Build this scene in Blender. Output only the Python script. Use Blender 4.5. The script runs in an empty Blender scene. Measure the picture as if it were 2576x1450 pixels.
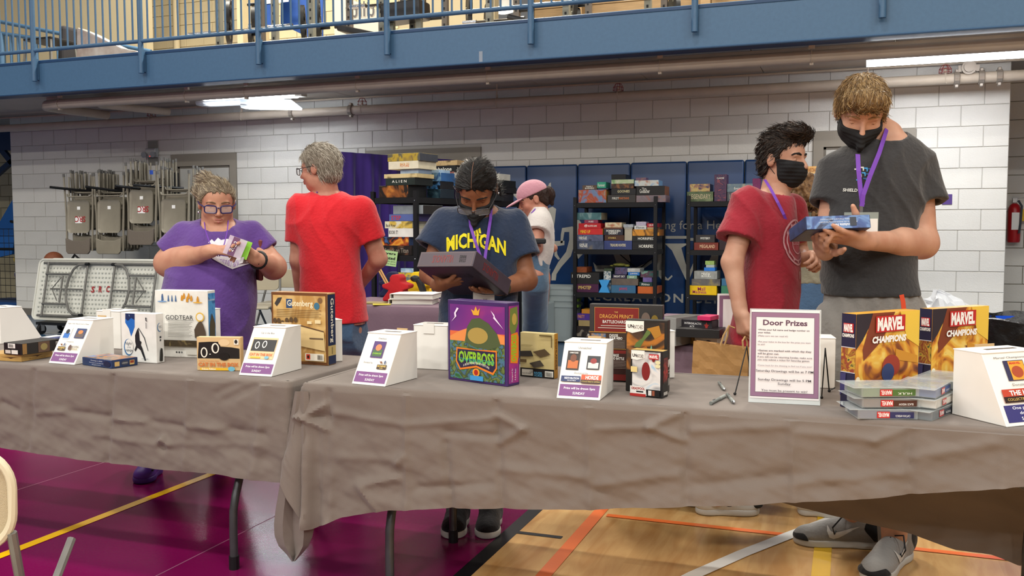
import bpy, bmesh, math, random
import numpy as np
from mathutils import Vector, Matrix
random.seed(7); np.random.seed(7)
SC = bpy.context.scene
COL = SC.collection
# ------------------------------------------------------------------ camera
F, PI_, RO, YA, H = 2306., .0663, -.0021, .3525, 1.26
_cy, _sy, _cp, _sp = math.cos(YA), math.sin(YA), math.cos(PI_), math.sin(PI_)
FW = np.array([-_sy*_cp, _cy*_cp, -_sp]); _r0 = np.array([_cy, _sy, 0.]); _u0 = np.cross(_r0, FW)
RT = math.cos(RO)*_r0 + math.sin(RO)*_u0; UP = -math.sin(RO)*_r0 + math.cos(RO)*_u0
CAM = np.array([0, 0, H])
cd = bpy.data.cameras.new('camera'); cam = bpy.data.objects.new('camera', cd); COL.objects.link(cam)
cd.sensor_width = 36; cd.lens = 36*F/2576; cd.clip_start = .05; cd.clip_end = 200
cam.matrix_world = Matrix(((RT[0], UP[0], -FW[0], CAM[0]), (RT[1], UP[1], -FW[1], CAM[1]), (RT[2], UP[2], -FW[2], CAM[2]), (0, 0, 0, 1)))
SC.camera = cam
# ------------------------------------------------------------------ world, lights, exposure
vs = SC.view_settings
vs.view_transform = 'Standard'; vs.look = 'None'; vs.gamma = 1; vs.use_curve_mapping = False
vs.exposure = 0.0
SC.display_settings.display_device = 'sRGB'
w = bpy.data.worlds.new('gym_air'); SC.world = w; w.use_nodes = True
bg = w.node_tree.nodes['Background']; bg.inputs[0].default_value = (1.0, .97, .93, 1); bg.inputs[1].default_value = .16
def area(name, loc, target, sx, sy, power, col=(1, 1, 1)):
    l = bpy.data.lights.new(name, 'AREA'); l.shape = 'RECTANGLE'; l.size = sx; l.size_y = sy; l.energy = power; l.color = col
    o = bpy.data.objects.new(name, l); COL.objects.link(o); o.location = loc
    o.rotation_euler = (Vector(target)-Vector(loc)).to_track_quat('-Z', 'Y').to_euler(); return o
# rows of high-bay fixtures hanging in the tall gym hall, in front of the balcony
for _y, _p in ((-13, 560), (-7, 380), (-1.5, 240), (3.6, 150)):
    for _x in (-13, -7, -1.5, 4, 9):
        area('gym_high_bay_light', (_x, _y, 8.2), (_x, _y, 0), 1.3, .5, _p, (1, .965, .9))
# upper gym floor lights
for _x in (-9, -4.5, 0):
    area('upper_floor_light', (_x, 10.5, 7.6), (_x, 10.5, 0), 1.2, .6, 480, (1, .93, .8))

# ------------------------------------------------------------------ photo pixel -> place
def ray(u, v): return FW + RT*((u-1288)/F) + UP*((725-v)/F)
def gz(u, v, z=0.):
    d = ray(u, v); return CAM + d*((z-H)/d[2])
def gy(u, v, y):
    d = ray(u, v); return CAM + d*(y/d[1])
def gx(u, v, x):
    d = ray(u, v); return CAM + d*(x/d[0])
def at(u, v, dep): return CAM + ray(u, v)*dep
def gpl(u, v, p, n):
    d = ray(u, v); return CAM + d*(np.dot(np.asarray(p, float)-CAM, n)/np.dot(d, n))
# ------------------------------------------------------------------ materials
def lin(c):
    if isinstance(c, str):
        c = c.lstrip('#'); c = [int(c[i:i+2], 16)/255 for i in (0, 2, 4)]
    return tuple(x/12.92 if x <= .04045 else ((x+.055)/1.055)**2.4 for x in c[:3]) + (1,)
MATS = {}
def mat(name, col, rough=.6, metal=0, var=0, vscale=8, bump=0, bscale=60, spec=.5, col2=None, coords='Object', stretch=None, emit=0, alpha=1, trans=0, sheen=0, sss=0, coat=0, detail=3, ior=1.45):
    if name in MATS: return MATS[name]
    m = bpy.data.materials.new(name); m.use_nodes = True; nt = m.node_tree; b = nt.nodes['Principled BSDF']
    c = lin(col); b.inputs['Base Color'].default_value = c; b.inputs['Roughness'].default_value = rough
    b.inputs['Metallic'].default_value = metal; b.inputs['Specular IOR Level'].default_value = spec; b.inputs['IOR'].default_value = ior
    if trans: b.inputs['Transmission Weight'].default_value = trans
    if sheen: b.inputs['Sheen Weight'].default_value = sheen; b.inputs['Sheen Roughness'].default_value = .5
    if sss: b.inputs['Subsurface Weight'].default_value = sss; b.inputs['Subsurface Radius'].default_value = (.012, .005, .003); b.inputs['Subsurface Scale'].default_value = 1
    if coat: b.inputs['Coat Weight'].default_value = coat; b.inputs['Coat Roughness'].default_value = .12
    if emit: b.inputs['Emission Color'].default_value = c; b.inputs['Emission Strength'].default_value = emit
    if alpha < 1: b.inputs['Alpha'].default_value = alpha
    if var or bump or col2:
        tc = nt.nodes.new('ShaderNodeTexCoord'); out = tc.outputs[coords]
        if stretch:
            mp = nt.nodes.new('ShaderNodeMapping'); mp.inputs['Scale'].default_value = stretch; nt.links.new(out, mp.inputs[0]); out = mp.outputs[0]
        if var or col2:
            n = nt.nodes.new('ShaderNodeTexNoise'); n.inputs['Scale'].default_value = vscale; n.inputs['Detail'].default_value = detail; nt.links.new(out, n.inputs['Vector'])
            r = nt.nodes.new('ShaderNodeValToRGB'); r.color_ramp.elements[0].position = .32; r.color_ramp.elements[1].position = .68
            a = [max(0, x*(1-var)) for x in c[:3]]; d = [min(1, x*(1+var)) for x in c[:3]]
            if col2: a = c[:3]; d = lin(col2)[:3]
            r.color_ramp.elements[0].color = (*a, 1); r.color_ramp.elements[1].color = (*d, 1)
            nt.links.new(n.outputs['Fac'], r.inputs[0]); nt.links.new(r.outputs[0], b.inputs['Base Color'])
        if bump:
            n2 = nt.nodes.new('ShaderNodeTexNoise'); n2.inputs['Scale'].default_value = bscale; n2.inputs['Detail'].default_value = 4; nt.links.new(out, n2.inputs['Vector'])
            bp = nt.nodes.new('ShaderNodeBump'); bp.inputs['Strength'].default_value = bump; bp.inputs['Distance'].default_value = .01
            nt.links.new(n2.outputs['Fac'], bp.inputs['Height']); nt.links.new(bp.outputs[0], b.inputs['Normal'])
    MATS[name] = m; return m
def art(name, cols, scale=9, rough=.35, seed=0, dist=1.5, soft=.0, stretch=(1, 1, 1)):
    """printed box art: patches of the given colours"""
    if name in MATS: return MATS[name]
    m = bpy.data.materials.new(name); m.use_nodes = True; nt = m.node_tree; b = nt.nodes['Principled BSDF']; b.inputs['Roughness'].default_value = rough
    tc = nt.nodes.new('ShaderNodeTexCoord'); mp = nt.nodes.new('ShaderNodeMapping'); mp.inputs['Location'].default_value = (seed*1.7, seed*.9, seed*2.3); mp.inputs['Scale'].default_value = stretch
    n = nt.nodes.new('ShaderNodeTexNoise'); n.inputs['Scale'].default_value = scale; n.inputs['Detail'].default_value = 2.5; n.inputs['Distortion'].default_value = dist
    r = nt.nodes.new('ShaderNodeValToRGB'); cr = r.color_ramp; k = len(cols)
    cr.interpolation = 'LINEAR' if soft else 'EASE'
    pos = [.3+.4*i/(max(1, k-1)) for i in range(k)]
    cr.elements[0].position = pos[0]; cr.elements[0].color = lin(cols[0]); cr.elements[1].position = pos[-1]; cr.elements[1].color = lin(cols[-1])
    for i in range(1, k-1):
        e = cr.elements.new(pos[i]); e.color = lin(cols[i])
    nt.links.new(tc.outputs['Object'], mp.inputs[0]); nt.links.new(mp.outputs[0], n.inputs['Vector']); nt.links.new(n.outputs['Fac'], r.inputs[0]); nt.links.new(r.outputs[0], b.inputs['Base Color'])
    MATS[name] = m; return m
# ------------------------------------------------------------------ mesh helpers
class MB:
    def __init__(s): s.v = []; s.f = []; s.m = []
    def add(s, vs, fs, mi=0):
        o = len(s.v); s.v += [tuple(map(float, p)) for p in vs]
        for f in fs: s.f.append(tuple(i+o for i in f)); s.m.append(mi)
        return s
    def box(s, c, d, mi=0, rz=0, R=None, fm=None):
        """c centre, d full size; fm: per-face material {'-x','+x','-y','+y','-z','+z'}"""
        x, y, z = [k/2 for k in d]; P = [(-x, -y, -z), (x, -y, -z), (x, y, -z), (-x, y, -z), (-x, -y, z), (x, -y, z), (x, y, z), (-x, y, z)]
        if R is None: R = Matrix.Rotation(rz, 3, 'Z')
        vs = [tuple(Vector(c)+R @ Vector(p)) for p in P]
        fs = [(0, 3, 2, 1), (4, 5, 6, 7), (0, 1, 5, 4), (2, 3, 7, 6), (1, 2, 6, 5), (3, 0, 4, 7)]; nm = ['-z', '+z', '-y', '+y', '+x', '-x']
        o = len(s.v); s.v += vs
        for f, k in zip(fs, nm): s.f.append(tuple(i+o for i in f)); s.m.append(fm.get(k, mi) if fm else mi)
        return s
    def box2(s, a, b, mi=0, fm=None):
        return s.box([(a[i]+b[i])/2 for i in range(3)], [abs(b[i]-a[i]) for i in range(3)], mi, fm=fm)
    def ring(s, c, ax, r, n, up=None):
        ax = Vector(ax).normalized(); t = Vector(up) if up is not None else (Vector((0, 0, 1)) if abs(ax.z) < .9 else Vector((1, 0, 0)))
        a = ax.cross(t).normalized(); b = ax.cross(a); r2 = r if isinstance(r, tuple) else (r, r)
        return [tuple(Vector(c)+a*r2[0]*math.cos(2*math.pi*i/n)+b*r2[1]*math.sin(2*math.pi*i/n)) for i in range(n)]
    def loft(s, rings, caps=True, mi=0, closed=False):
        n = len(rings[0]); o = len(s.v)
        for r in rings: s.v += [tuple(map(float, p)) for p in r]
        k = len(rings)
        for i in range(k if closed else k-1):
            a = o+i*n; b = o+((i+1) % k)*n
            for j in range(n):
                s.f.append((a+j, a+(j+1) % n, b+(j+1) % n, b+j)); s.m.append(mi)
        if caps and not closed:
            s.f.append(tuple(o+j for j in reversed(range(n)))); s.m.append(mi)
            s.f.append(tuple(o+(k-1)*n+j for j in range(n))); s.m.append(mi)
        return s
    def cyl(s, p0, p1, r0, r1=None, n=12, mi=0, caps=True):
        r1 = r0 if r1 is None else r1; d = Vector(p1)-Vector(p0)
        return s.loft([s.ring(p0, d, r0, n), s.ring(p1, d, r1, n)], caps, mi)
    def tube(s, path, r, n=8, mi=0, closed=False, caps=True):
        P = [Vector(p) for p in path]; k = len(P); rings = []; up = None
        for i in range(k):
            if closed: d = (P[(i+1) % k]-P[i-1])
            else: d = (P[min(i+1, k-1)]-P[max(i-1, 0)])
            d.normalize()
            if up is None: up = Vector((0, 0, 1)) if abs(d.z) < .9 else Vector((1, 0, 0))
            a = d.cross(up).normalized(); up = a.cross(d).normalized()
            rr = r[i] if isinstance(r, (list, tuple)) else r
            rings.append([tuple(P[i]+a*rr*math.cos(2*math.pi*j/n)+up*rr*math.sin(2*math.pi*j/n)) for j in range(n)])
        return s.loft(rings, caps, mi, closed)
    def prism(s, poly, o, ax, ay, t, mi=0):
        """flat outline poly (2D) placed at o with axes ax, ay, thickness t along ax x ay"""
        ax, ay, o = Vector(ax), Vector(ay), Vector(o); nz = ax.cross(ay).normalized(); n = len(poly)
        fr = [tuple(o+ax*x+ay*y+nz*t) for x, y in poly]; bk = [tuple(o+ax*x+ay*y) for x, y in poly]
        k = len(s.v); s.v += fr+bk; s.f.append(tuple(k+i for i in range(n))); s.m.append(mi); s.f.append(tuple(k+n+i for i in reversed(range(n)))); s.m.append(mi)
        for i in range(n):
            j = (i+1) % n; s.f.append((k+i, k+n+i, k+n+j, k+j)); s.m.append(mi)
        return s
    def lathe(s, prof, c, n=24, mi=0, caps=True):
        return s.loft([[(c[0]+r*math.cos(2*math.pi*i/n), c[1]+r*math.sin(2*math.pi*i/n), c[2]+z) for i in range(n)] for r, z in prof], caps, mi)
    def ball(s, c, r, n=12, mi=0, sc=(1, 1, 1)):
        pr = [(max(1e-4, math.sin(math.pi*i/n)), -math.cos(math.pi*i/n)) for i in range(n+1)]
        return s.loft([[(c[0]+r*sc[0]*q*math.cos(2*math.pi*i/(2*n)), c[1]+r*sc[1]*q*math.sin(2*math.pi*i/(2*n)), c[2]+r*sc[2]*z) for i in range(2*n)] for q, z in pr], True, mi)
    def mesh(s, name, bevel=0, segs=1, smooth=False):
        me = bpy.data.meshes.new(name); me.from_pydata(s.v, [], s.f); me.polygons.foreach_set('material_index', s.m)
        if bevel:
            bm = bmesh.new(); bm.from_mesh(me); bmesh.ops.remove_doubles(bm, verts=bm.verts, dist=1e-6)
            es = [e for e in bm.edges if len(e.link_faces) == 2 and e.calc_face_angle() > .5]
            bmesh.ops.bevel(bm, geom=es, offset=bevel, segments=segs, affect='EDGES', profile=.5, clamp_overlap=True); bm.to_mesh(me); bm.free()
        if smooth:
            me.polygons.foreach_set('use_smooth', [True]*len(me.polygons))
            try: me.set_sharp_from_angle(angle=math.radians(38))
            except Exception: pass
        me.update(); return me
    def obj(s, name, mats, parent=None, loc=None, rz=0, bevel=0, segs=1, smooth=False, **tags):
        return link(name, s.mesh(name, bevel, segs, smooth), mats, parent, loc, rz, **tags)
def tag(o, label=None, cat=None, group=None, kind=None):
    if label: o['label'] = label
    if cat: o['category'] = cat
    if group: o['group'] = group
    if kind: o['kind'] = kind
    return o
def link(name, me, mats, parent=None, loc=None, rz=0, **tags):
    o = bpy.data.objects.new(name, me); COL.objects.link(o)
    if me is not None and len(me.materials) == 0:
        for m in (mats if isinstance(mats, (list, tuple)) else [mats]): me.materials.append(m)
    if parent is not None: o.parent = parent
    if loc is not None: o.location = loc
    if rz: o.rotation_euler = (0, 0, rz)
    return tag(o, **tags)
def empty(name, loc, rz=0, **tags):
    o = bpy.data.objects.new(name, None); COL.objects.link(o); o.location = loc; o.rotation_euler = (0, 0, rz); o.empty_display_size = .1
    return tag(o, **tags)
def copy_tree(o, parent=None, **tags):
    c = o.copy(); COL.objects.link(c); c.parent = parent
    for ch in list(o.children): copy_tree(ch, c)
    return tag(c, **tags)
_TX = {}
def text_geo(s, bold=0, shear=0, space=1.0):
    k = (s, bold, shear, space)
    if k in _TX: return _TX[k]
    cu = bpy.data.curves.new('t', 'FONT'); cu.body = s; cu.size = 1; cu.resolution_u = 2; cu.offset = bold; cu.shear = shear; cu.space_character = space
    ob = bpy.data.objects.new('t', cu); COL.objects.link(ob)
    dg = bpy.context.evaluated_depsgraph_get(); me = bpy.data.meshes.new_from_object(ob.evaluated_get(dg))
    V = np.array([v.co[:2] for v in me.vertices]) if len(me.vertices) else np.zeros((0, 2)); Fc = [tuple(p.vertices) for p in me.polygons]
    bpy.data.objects.remove(ob); bpy.data.curves.remove(cu); bpy.data.meshes.remove(me)
    _TX[k] = (V, Fc); return _TX[k]
def lettering(items, parent, o, ax, ay, lift=.0008, name='lettering', label=None):
    """items: (text, x, y, height, width|None, material, opts) in the frame o, ax, ay (parent space); x,y = centre of the line"""
    ax, ay, o = np.array(ax, float), np.array(ay, float), np.array(o, float); nz = np.cross(ax, ay); nz /= np.linalg.norm(nz)
    mb = MB(); ms = []
    for it in items:
        s, x, y, h, wd, m = it[:6]; op = it[6] if len(it) > 6 else {}
        V, Fc = text_geo(s, op.get('bold', 0), op.get('shear', 0), op.get('space', 1.0))
        if not len(V): continue
        V = V.copy(); mn, mx = V.min(0), V.max(0)
        sc = h/max(1e-6, (mx[1]-mn[1])) if not op.get('cap') else h/.73
        sx = wd/(mx[0]-mn[0]) if wd else sc
        al = op.get('align', 'c'); x0 = {'c': (mn[0]+mx[0])/2, 'l': mn[0], 'r': mx[0]}[al]
        V[:, 0] = (V[:, 0]-x0)*sx; V[:, 1] = (V[:, 1]-(mn[1]+mx[1])/2)*sc if not op.get('cap') else (V[:, 1]-.36)*sc
        if op.get('arc'):      # arch upward in the middle
            V[:, 1] += op['arc']*(1-(V[:, 0]/(.5*(wd or 1)))**2)
        if op.get('rot'):
            c, s_ = math.cos(op['rot']), math.sin(op['rot']); V = V @ np.array([[c, s_], [-s_, c]])
        if op.get('flip'): V[:, 0] *= -1; Fc = [tuple(reversed(f)) for f in Fc]
        V = V+np.array([x, y])
        if m not in ms: ms.append(m)
        mb.add([tuple(o+ax*a+ay*b+nz*(lift+op.get('up', 0))) for a, b in V], Fc, ms.index(m))
    if not mb.v: return None
    ob = mb.obj(name, ms, parent)
    if label: ob['label'] = label
    return ob
def decal(polys, parent, o, ax, ay, lift=.0005, name='printed_panel', label=None):
    """polys: (list of 2D points, material[, extra lift]) flat print on a surface"""
    ax, ay, o = np.array(ax, float), np.array(ay, float), np.array(o, float); nz = np.cross(ax, ay); nz /= np.linalg.norm(nz)
    mb = MB(); ms = []
    for it in polys:
        p, m = it[0], it[1]; e = it[2] if len(it) > 2 else 0
        if m not in ms: ms.append(m)
        mb.add([tuple(o+ax*a+ay*b+nz*(lift+e)) for a, b in p], [tuple(range(len(p)))], ms.index(m))
    ob = mb.obj(name, ms, parent)
    if label: ob['label'] = label
    return ob
def rect(x0, y0, x1, y1): return [(x0, y0), (x1, y0), (x1, y1), (x0, y1)]
def oval(cx, cy, rx, ry, n=20, a0=0, a1=2*math.pi): return [(cx+rx*math.cos(a0+(a1-a0)*i/n), cy+ry*math.sin(a0+(a1-a0)*i/n)) for i in range(n)]
# common materials
M_white = mat('white_card', '#e6e3dc', .65, var=.03, vscale=5)
M_black = mat('black_ink', '#151517', .5)
M_ink = mat('grey_ink', '#4a4a4e', .6)
M_wht = mat('white_ink', '#f0efec', .5)
M_purple = mat('purple_ink', '#7a3f80', .55)
M_blackmetal = mat('black_metal', '#131315', .45, spec=.4)
M_chrome = mat('chrome', '#b8bbc0', .25, metal=1)
M_greysteel = mat('grey_painted_steel', '#76746f', .4, metal=.3, var=.08, vscale=20)
# ================================================================== ROOM
M_block = mat('painted_block', '#d2cfc8', .55, var=.035, vscale=3, bump=.25, bscale=90)
M_mortar = mat('painted_mortar', '#bdbab3', .7, bump=.2, bscale=80)
M_beige = mat('beige_block', '#c9bc9b', .7, var=.04, vscale=3, bump=.2, bscale=80)
M_beigej = mat('beige_joint', '#aa9f83', .8)
M_ceil = mat('ceiling_paint', '#b5aa9d', .85, var=.05, vscale=1.5, bump=.1, bscale=40)
M_blue = mat('balcony_blue', '#456888', .42, var=.04, vscale=30, bump=.08, bscale=200)
M_bluedk = mat('beam_edge_blue', '#1d3f66', .4)
M_frame = mat('door_frame_grey', '#8d8579', .5)
M_door = mat('door_grey', '#a39c91', .5, var=.03)
M_pipe = mat('pipe_paint', '#b7aa99', .5, var=.06, vscale=6)
WX0, WX1, WY = -11.405, 1.425, 10.03
CH, BW = .2032, .4064
X0 = -10.99                                                     # joint lattice origin
wall = MB().box2((WX0, WY+.006, 0), (WX1, WY+.25, 2.95)).obj('wall_back', M_mortar, kind='structure')
# openings and pads that cover blocks
doors = [(-8.54, -7.50, 2.235), (-5.6, -4.07, 2.2), (-.37, .60, 2.235)]
def covered(x0, x1, z0, z1):
    for a, b, h in doors:
        if x0 >= a-.02 and x1 <= b+.02 and z1 <= h+.02: return True
    if x0 >= -3.95 and x1 <= -.42 and z1 <= 1.97: return True
    if z0 > 2.86: return True
    if x0 > -10.2 and x1 < -8.6 and z1 < .8: return True
    return False
_bm = {}
def block_mesh(wd):
    k = round(wd, 3)
    if k not in _bm:
        _bm[k] = MB().box((0, 0, 0), (wd-.006, .03, CH-.006)).mesh('block', bevel=.003); _bm[k].materials.append(M_block)
    return _bm[k]
nb = 0
for r in range(14):
    off = 0 if r % 2 == 0 else .5                              # row 12-13 has joints on the lattice
    xs = [WX0]+[X0+BW*(i+off) for i in range(-2, 33) if WX0+.06 < X0+BW*(i+off) < WX1-.06]+[WX1]
    for a, b in zip(xs, xs[1:]):
        segs = [(a, b)]
        for da, db, dh in doors:                               # trim blocks at door frames
            if CH*(r+.5) < dh:
                ns = []
                for p, q in segs:
                    if q <= da or p >= db: ns.append((p, q)); continue
                    if p < da: ns.append((p, da))
                    if q > db: ns.append((db, q))
                segs = ns
        for p, q in segs:
            if q-p < .03 or covered(p, q, CH*r, CH*(r+1)): continue
            o = link('block', block_mesh(q-p), M_block, wall, ((p+q)/2, WY+.012+random.uniform(-.0006, .0006), CH*(r+.5))); nb += 1
print('blocks', nb)
MB().box2((WX0, WY-.012, 0), (-8.62, WY+.006, .1)).obj('baseboard_back', mat('cove_base', '#6d675f', .6), kind='structure')
# right end of the wall and the recess beyond it with beige blocks
wr = MB().box2((WX1-.02, 11.6, 0), (4.6, 11.75, 3.0)).obj('wall_recess_right', mat('recess_paint', '#a89c82', .7, var=.04, vscale=2), kind='structure')
for r in range(15):
    for i in range(5):
        a = 1.42+.4064*(i+(r % 2)*.5-.5)
        if r % 1 == 0 and 1.3 < a < 3.2: link('block', block_mesh(BW), M_block, wr, (a+.2, 11.592, CH*(r+.5))).data.materials
MB().box2((1.425, WY+.25, 0), (1.44, 11.6, 3.0)).obj('wall_return_right', mat('recess_paint', '#a89c82'), kind='structure')
# left: stairwell wall behind
ws = MB().box2((-16, 12.4, 0), (WX0+.4, 12.55, 6.2)).obj('wall_stairwell', M_beigej, kind='structure')
_sb = MB().box((0, 0, 0), (.3964, .03, .1942)).mesh('block', bevel=.004); _sb.materials.append(M_beige)
for r in range(4, 13):
    for i in range(4):
        link('block', _sb, M_beige, ws, (-14.35+.4064*(i+.5*(r % 2)), 12.39, CH*(r+.5)))
MB().box2((WX0-.02, WY+.02, 0), (WX0, 12.4, 2.95)).obj('wall_return_left', M_block, kind='structure')
# ---- floor
def floor_piece(name, x0, x1, y0, y1, m, parent=None, z=0.0, kind=None):
    o = MB().add([(x0, y0, z), (x1, y0, z), (x1, y1, z), (x0, y1, z)], [(0, 1, 2, 3)]).obj(name, m, parent)
    if kind: o['kind'] = kind
    return o
def vinyl(name, col, rough, bump, bs, var=.03, coat=0):
    return mat(name, col, rough, var=var, vscale=2.5, bump=bump, bscale=bs, spec=.5, coat=coat)
M_maroon = vinyl('maroon_sport_floor', '#700a46', .16, .035, 170, .06)
M_bluefl = vinyl('blue_sport_floor', '#3c5c7c', .2, .03, 150)
def wood_floor():
    m = bpy.data.materials.new('maple_floor'); m.use_nodes = True; nt = m.node_tree; b = nt.nodes['Principled BSDF']; b.inputs['Roughness'].default_value = .24
    tc = nt.nodes.new('ShaderNodeTexCoord'); mp = nt.nodes.new('ShaderNodeMapping'); mp.inputs['Scale'].default_value = (7, 1.1, 1)
    n = nt.nodes.new('ShaderNodeTexNoise'); n.inputs['Scale'].default_value = 2.4; n.inputs['Detail'].default_value = 6; n.inputs['Distortion'].default_value = .8
    r = nt.nodes.new('ShaderNodeValToRGB'); r.color_ramp.elements[0].position = .3; r.color_ramp.elements[1].position = .72
    r.color_ramp.elements[0].color = lin('#c4935a'); r.color_ramp.elements[1].color = lin('#dfb67a')
    br = nt.nodes.new('ShaderNodeTexBrick'); br.inputs['Scale'].default_value = 1; br.inputs['Brick Width'].default_value = 1.1; br.inputs['Row Height'].default_value = .11; br.inputs['Mortar Size'].default_value = .0
    br.inputs['Color1'].default_value = (1, 1, 1, 1); br.inputs['Color2'].default_value = (.86, .84, .8, 1); br.offset = .37
    m2 = nt.nodes.new('ShaderNodeMapping'); m2.inputs['Rotation'].default_value = (0, 0, math.pi/2)
    mx = nt.nodes.new('ShaderNodeMixRGB'); mx.blend_type = 'MULTIPLY'; mx.inputs[0].default_value = .8
    L = nt.links.new; L(tc.outputs['Object'], mp.inputs[0]); L(mp.outputs[0], n.inputs['Vector']); L(n.outputs['Fac'], r.inputs[0]); L(tc.outputs['Object'], m2.inputs[0]); L(m2.outputs[0], br.inputs['Vector'])
    L(r.outputs[0], mx.inputs[1]); L(br.outputs[0], mx.inputs[2]); L(mx.outputs[0], b.inputs['Base Color'])
    return m
floor = floor_piece('floor', -40, 30, -30, 30, M_bluefl, kind='structure')
floor['label'] = 'glossy sports floor of blue vinyl with maroon and maple zones'
floor_piece('maroon_zone', -14, -1.32, -8, 4.85, M_maroon, floor, .001)
floor_piece('maple_zone', -1.26, 20, -8, 6.6, wood_floor(), floor, .001)
LN = [('#17171a', -1.32, -1.26, -8, 6.6), ('#17171a', -1.26, -1.07, 3.475, 3.505), ('#d98a2b', -3.065, -3.015, -8, 4.85),
      ('#e8743a', -1.04, -.985, -8, 6.6), ('#e8743a', -.97, 12, 3.812, 3.85), ('#dcae14', -.105, -.04, -8, 6.6)]
for i, (c, a, b, y0, y1) in enumerate(LN):
    if i == 2: c = '#e8b400'
    floor_piece('painted_line', a, b, y0, y1, mat('line'+c, c, .3), floor, .002+.0004*i)
# white curved line
pts = [(.32, 4.75), (.14, 4.42), (-.06, 4.08), (-.22, 3.8), (-.36, 3.55), (-.5, 3.27), (-.62, 2.98), (-.72, 2.6), (-.8, 2.2), (-.85, 1.7)]
mb = MB(); L_, R_ = [], []
for i, p in enumerate(pts):
    q0, q1 = pts[max(i-1, 0)], pts[min(i+1, len(pts)-1)]; d = Vector((q1[0]-q0[0], q1[1]-q0[1])).normalized(); n_ = Vector((-d.y, d.x))*.029
    L_.append((p[0]+n_.x, p[1]+n_.y, .0045)); R_.append((p[0]-n_.x, p[1]-n_.y, .0045))
mb.add(L_+R_, [(i, i+1, len(pts)+i+1, len(pts)+i) for i in range(len(pts)-1)]); mb.obj('painted_line', mat('white_line', '#e9e7e2', .3), floor)
floor_piece('painted_line', -14, -4.6, 8.33, 8.37, mat('white_line', '#e9e7e2'), floor, .002)
for x in (-3.74, -2.335):                                       # welded seams of the sheet floor
    floor_piece('floor_seam', x, x+.006, -3, 4.85, mat('seam', '#8d5a72', .4), floor, .0015)
# ---- balcony: slab, fascia beam, ceiling panels
CZ = 2.862
slab = MB().box2((-16, 8.36, CZ+.02), (5, 14.5, 3.13)).obj('balcony_slab', M_ceil, kind='structure')
x = -16+.35
pm = MB().box((0, 0, 0), (1.213, 1.63, .02)).mesh('ceiling_panel', bevel=.004); pm.materials.append(M_ceil)
for i in range(17):
    link('ceiling_panel', pm, M_ceil, slab, (-14.9+1.2192*i, 9.2, CZ+.01))
fas = MB().box2((-16, 8.2, 2.825), (5, 8.36, 3.19)).box2((-16, 8.185, 2.812), (5, 8.38, 2.83), 1).box2((-16, 8.192, 3.16), (5, 8.36, 3.196), 1)
fb = fas.obj('balcony_beam', [M_blue, M_bluedk], bevel=.006, kind='structure')
MB().box2((-3.345, 8.1985, 2.825), (-3.31, 8.2, 2.93)).obj('tape_strip', mat('old_tape', '#8c96a3', .5), fb)
# ---- railing
rail = empty('balcony_railing', (-4, 8.1, 3.19), label='blue steel railing with round balusters along the balcony edge', cat='railing')
RL = (-4, 8.1, 3.19)
px = [gy(u, v, 8.15)[0] for u, v in ((88, 185), (357, 168), (652, 150), (975, 128), (1336, 100), (1748, 65), (2220, 22))]
st = (px[-1]-px[0])/6; px = [px[0]-st]+px+[px[-1]+st]
mbp = MB().cyl((0, 0, -.24), (0, 0, 1.05), .029, n=14).box((0, .03, -.1), (.03, .05, .24)).mesh('post', smooth=True); mbp.materials.append(M_blue)
mbb = MB().cyl((0, 0, .1), (0, 0, 1.05), .0105, n=8).mesh('baluster', smooth=True); mbb.materials.append(M_blue)
for i, p in enumerate(px):
    link('post', mbp, M_blue, rail, (p+4, .04, 0))
    if i < len(px)-1:
        for k in range(1, 15): link('baluster', mbb, M_blue, rail, (p+4+(px[i+1]-p)*k/15, .04, 0))
for z, r in ((.105, .022), (1.05, .024)):
    MB().cyl((px[0]+4, .04, z), (px[-1]+4, .04, z), r, n=12).obj('bottom_rail' if z < 1 else 'top_rail', M_blue, rail, smooth=True)
# ---- doors (frames set in the wall)
def door(n, x0, x1, h, leaf=True, label=None):
    fr = MB().box2((x0, WY-.02, 0), (x0+.1, WY+.05, h-.16)).box2((x1-.1, WY-.02, 0), (x1, WY+.05, h-.16)).box2((x0, WY-.02, h-.16), (x1, WY+.05, h))
    o = fr.obj('door_%d' % n, M_frame, kind='structure')
    if label: o['label'] = label
    st_ = MB().box2((x0+.1, WY+.0, 0), (x0+.125, WY+.03, h-.16)).box2((x1-.125, WY+.0, 0), (x1-.1, WY+.03, h-.16)).box2((x0+.1, WY, h-.185), (x1-.1, WY+.03, h-.16))
    st_.obj('door_stop', mat('door_stop', '#6f685e', .5), o)
    lf = MB().box2((x0+.12, WY+.015, .01), (x1-.12, WY+.06, h-.18)).obj('door_leaf', M_door, o, bevel=.003)
    return o
door(1, *doors[0], label='grey steel door and frame behind the woman in purple')
door(2, *doors[1], label='wide grey door frame behind the purple drape')
door(3, *doors[2], label='grey door and frame between the masked men')
# ---- wall pads
M_pad = mat('navy_vinyl_pad', '#123766', .33, var=.05, vscale=3, bump=.05, bscale=200, spec=.45)
pe = [-3.904-.2, -3.49, -2.884, -2.28, -1.661, -1.056, -.45]
PADS = []
for i in range(6):
    a, b = pe[i]+.004, pe[i+1]-.004
    if i == 0: a = -4.09+.004
    o = MB().box2((a, 9.965, .1), (b, WY-.003, 1.965)).obj('wall_pad', M_pad, bevel=.022, segs=3, smooth=True, label=['navy vinyl wall pad, first beside the purple drape', 'navy vinyl wall pad behind the person in the pink cap', 'navy vinyl wall pad showing the white running figure and first letters', 'navy vinyl wall pad at the middle of the mural, behind the left black rack', 'navy vinyl wall pad with the large white V between the two racks', 'navy vinyl wall pad nearest the masked man in the maroon shirt'][i], cat='wall pad', group='navy wall pads under the balcony')
    PADS.append(o)
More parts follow.
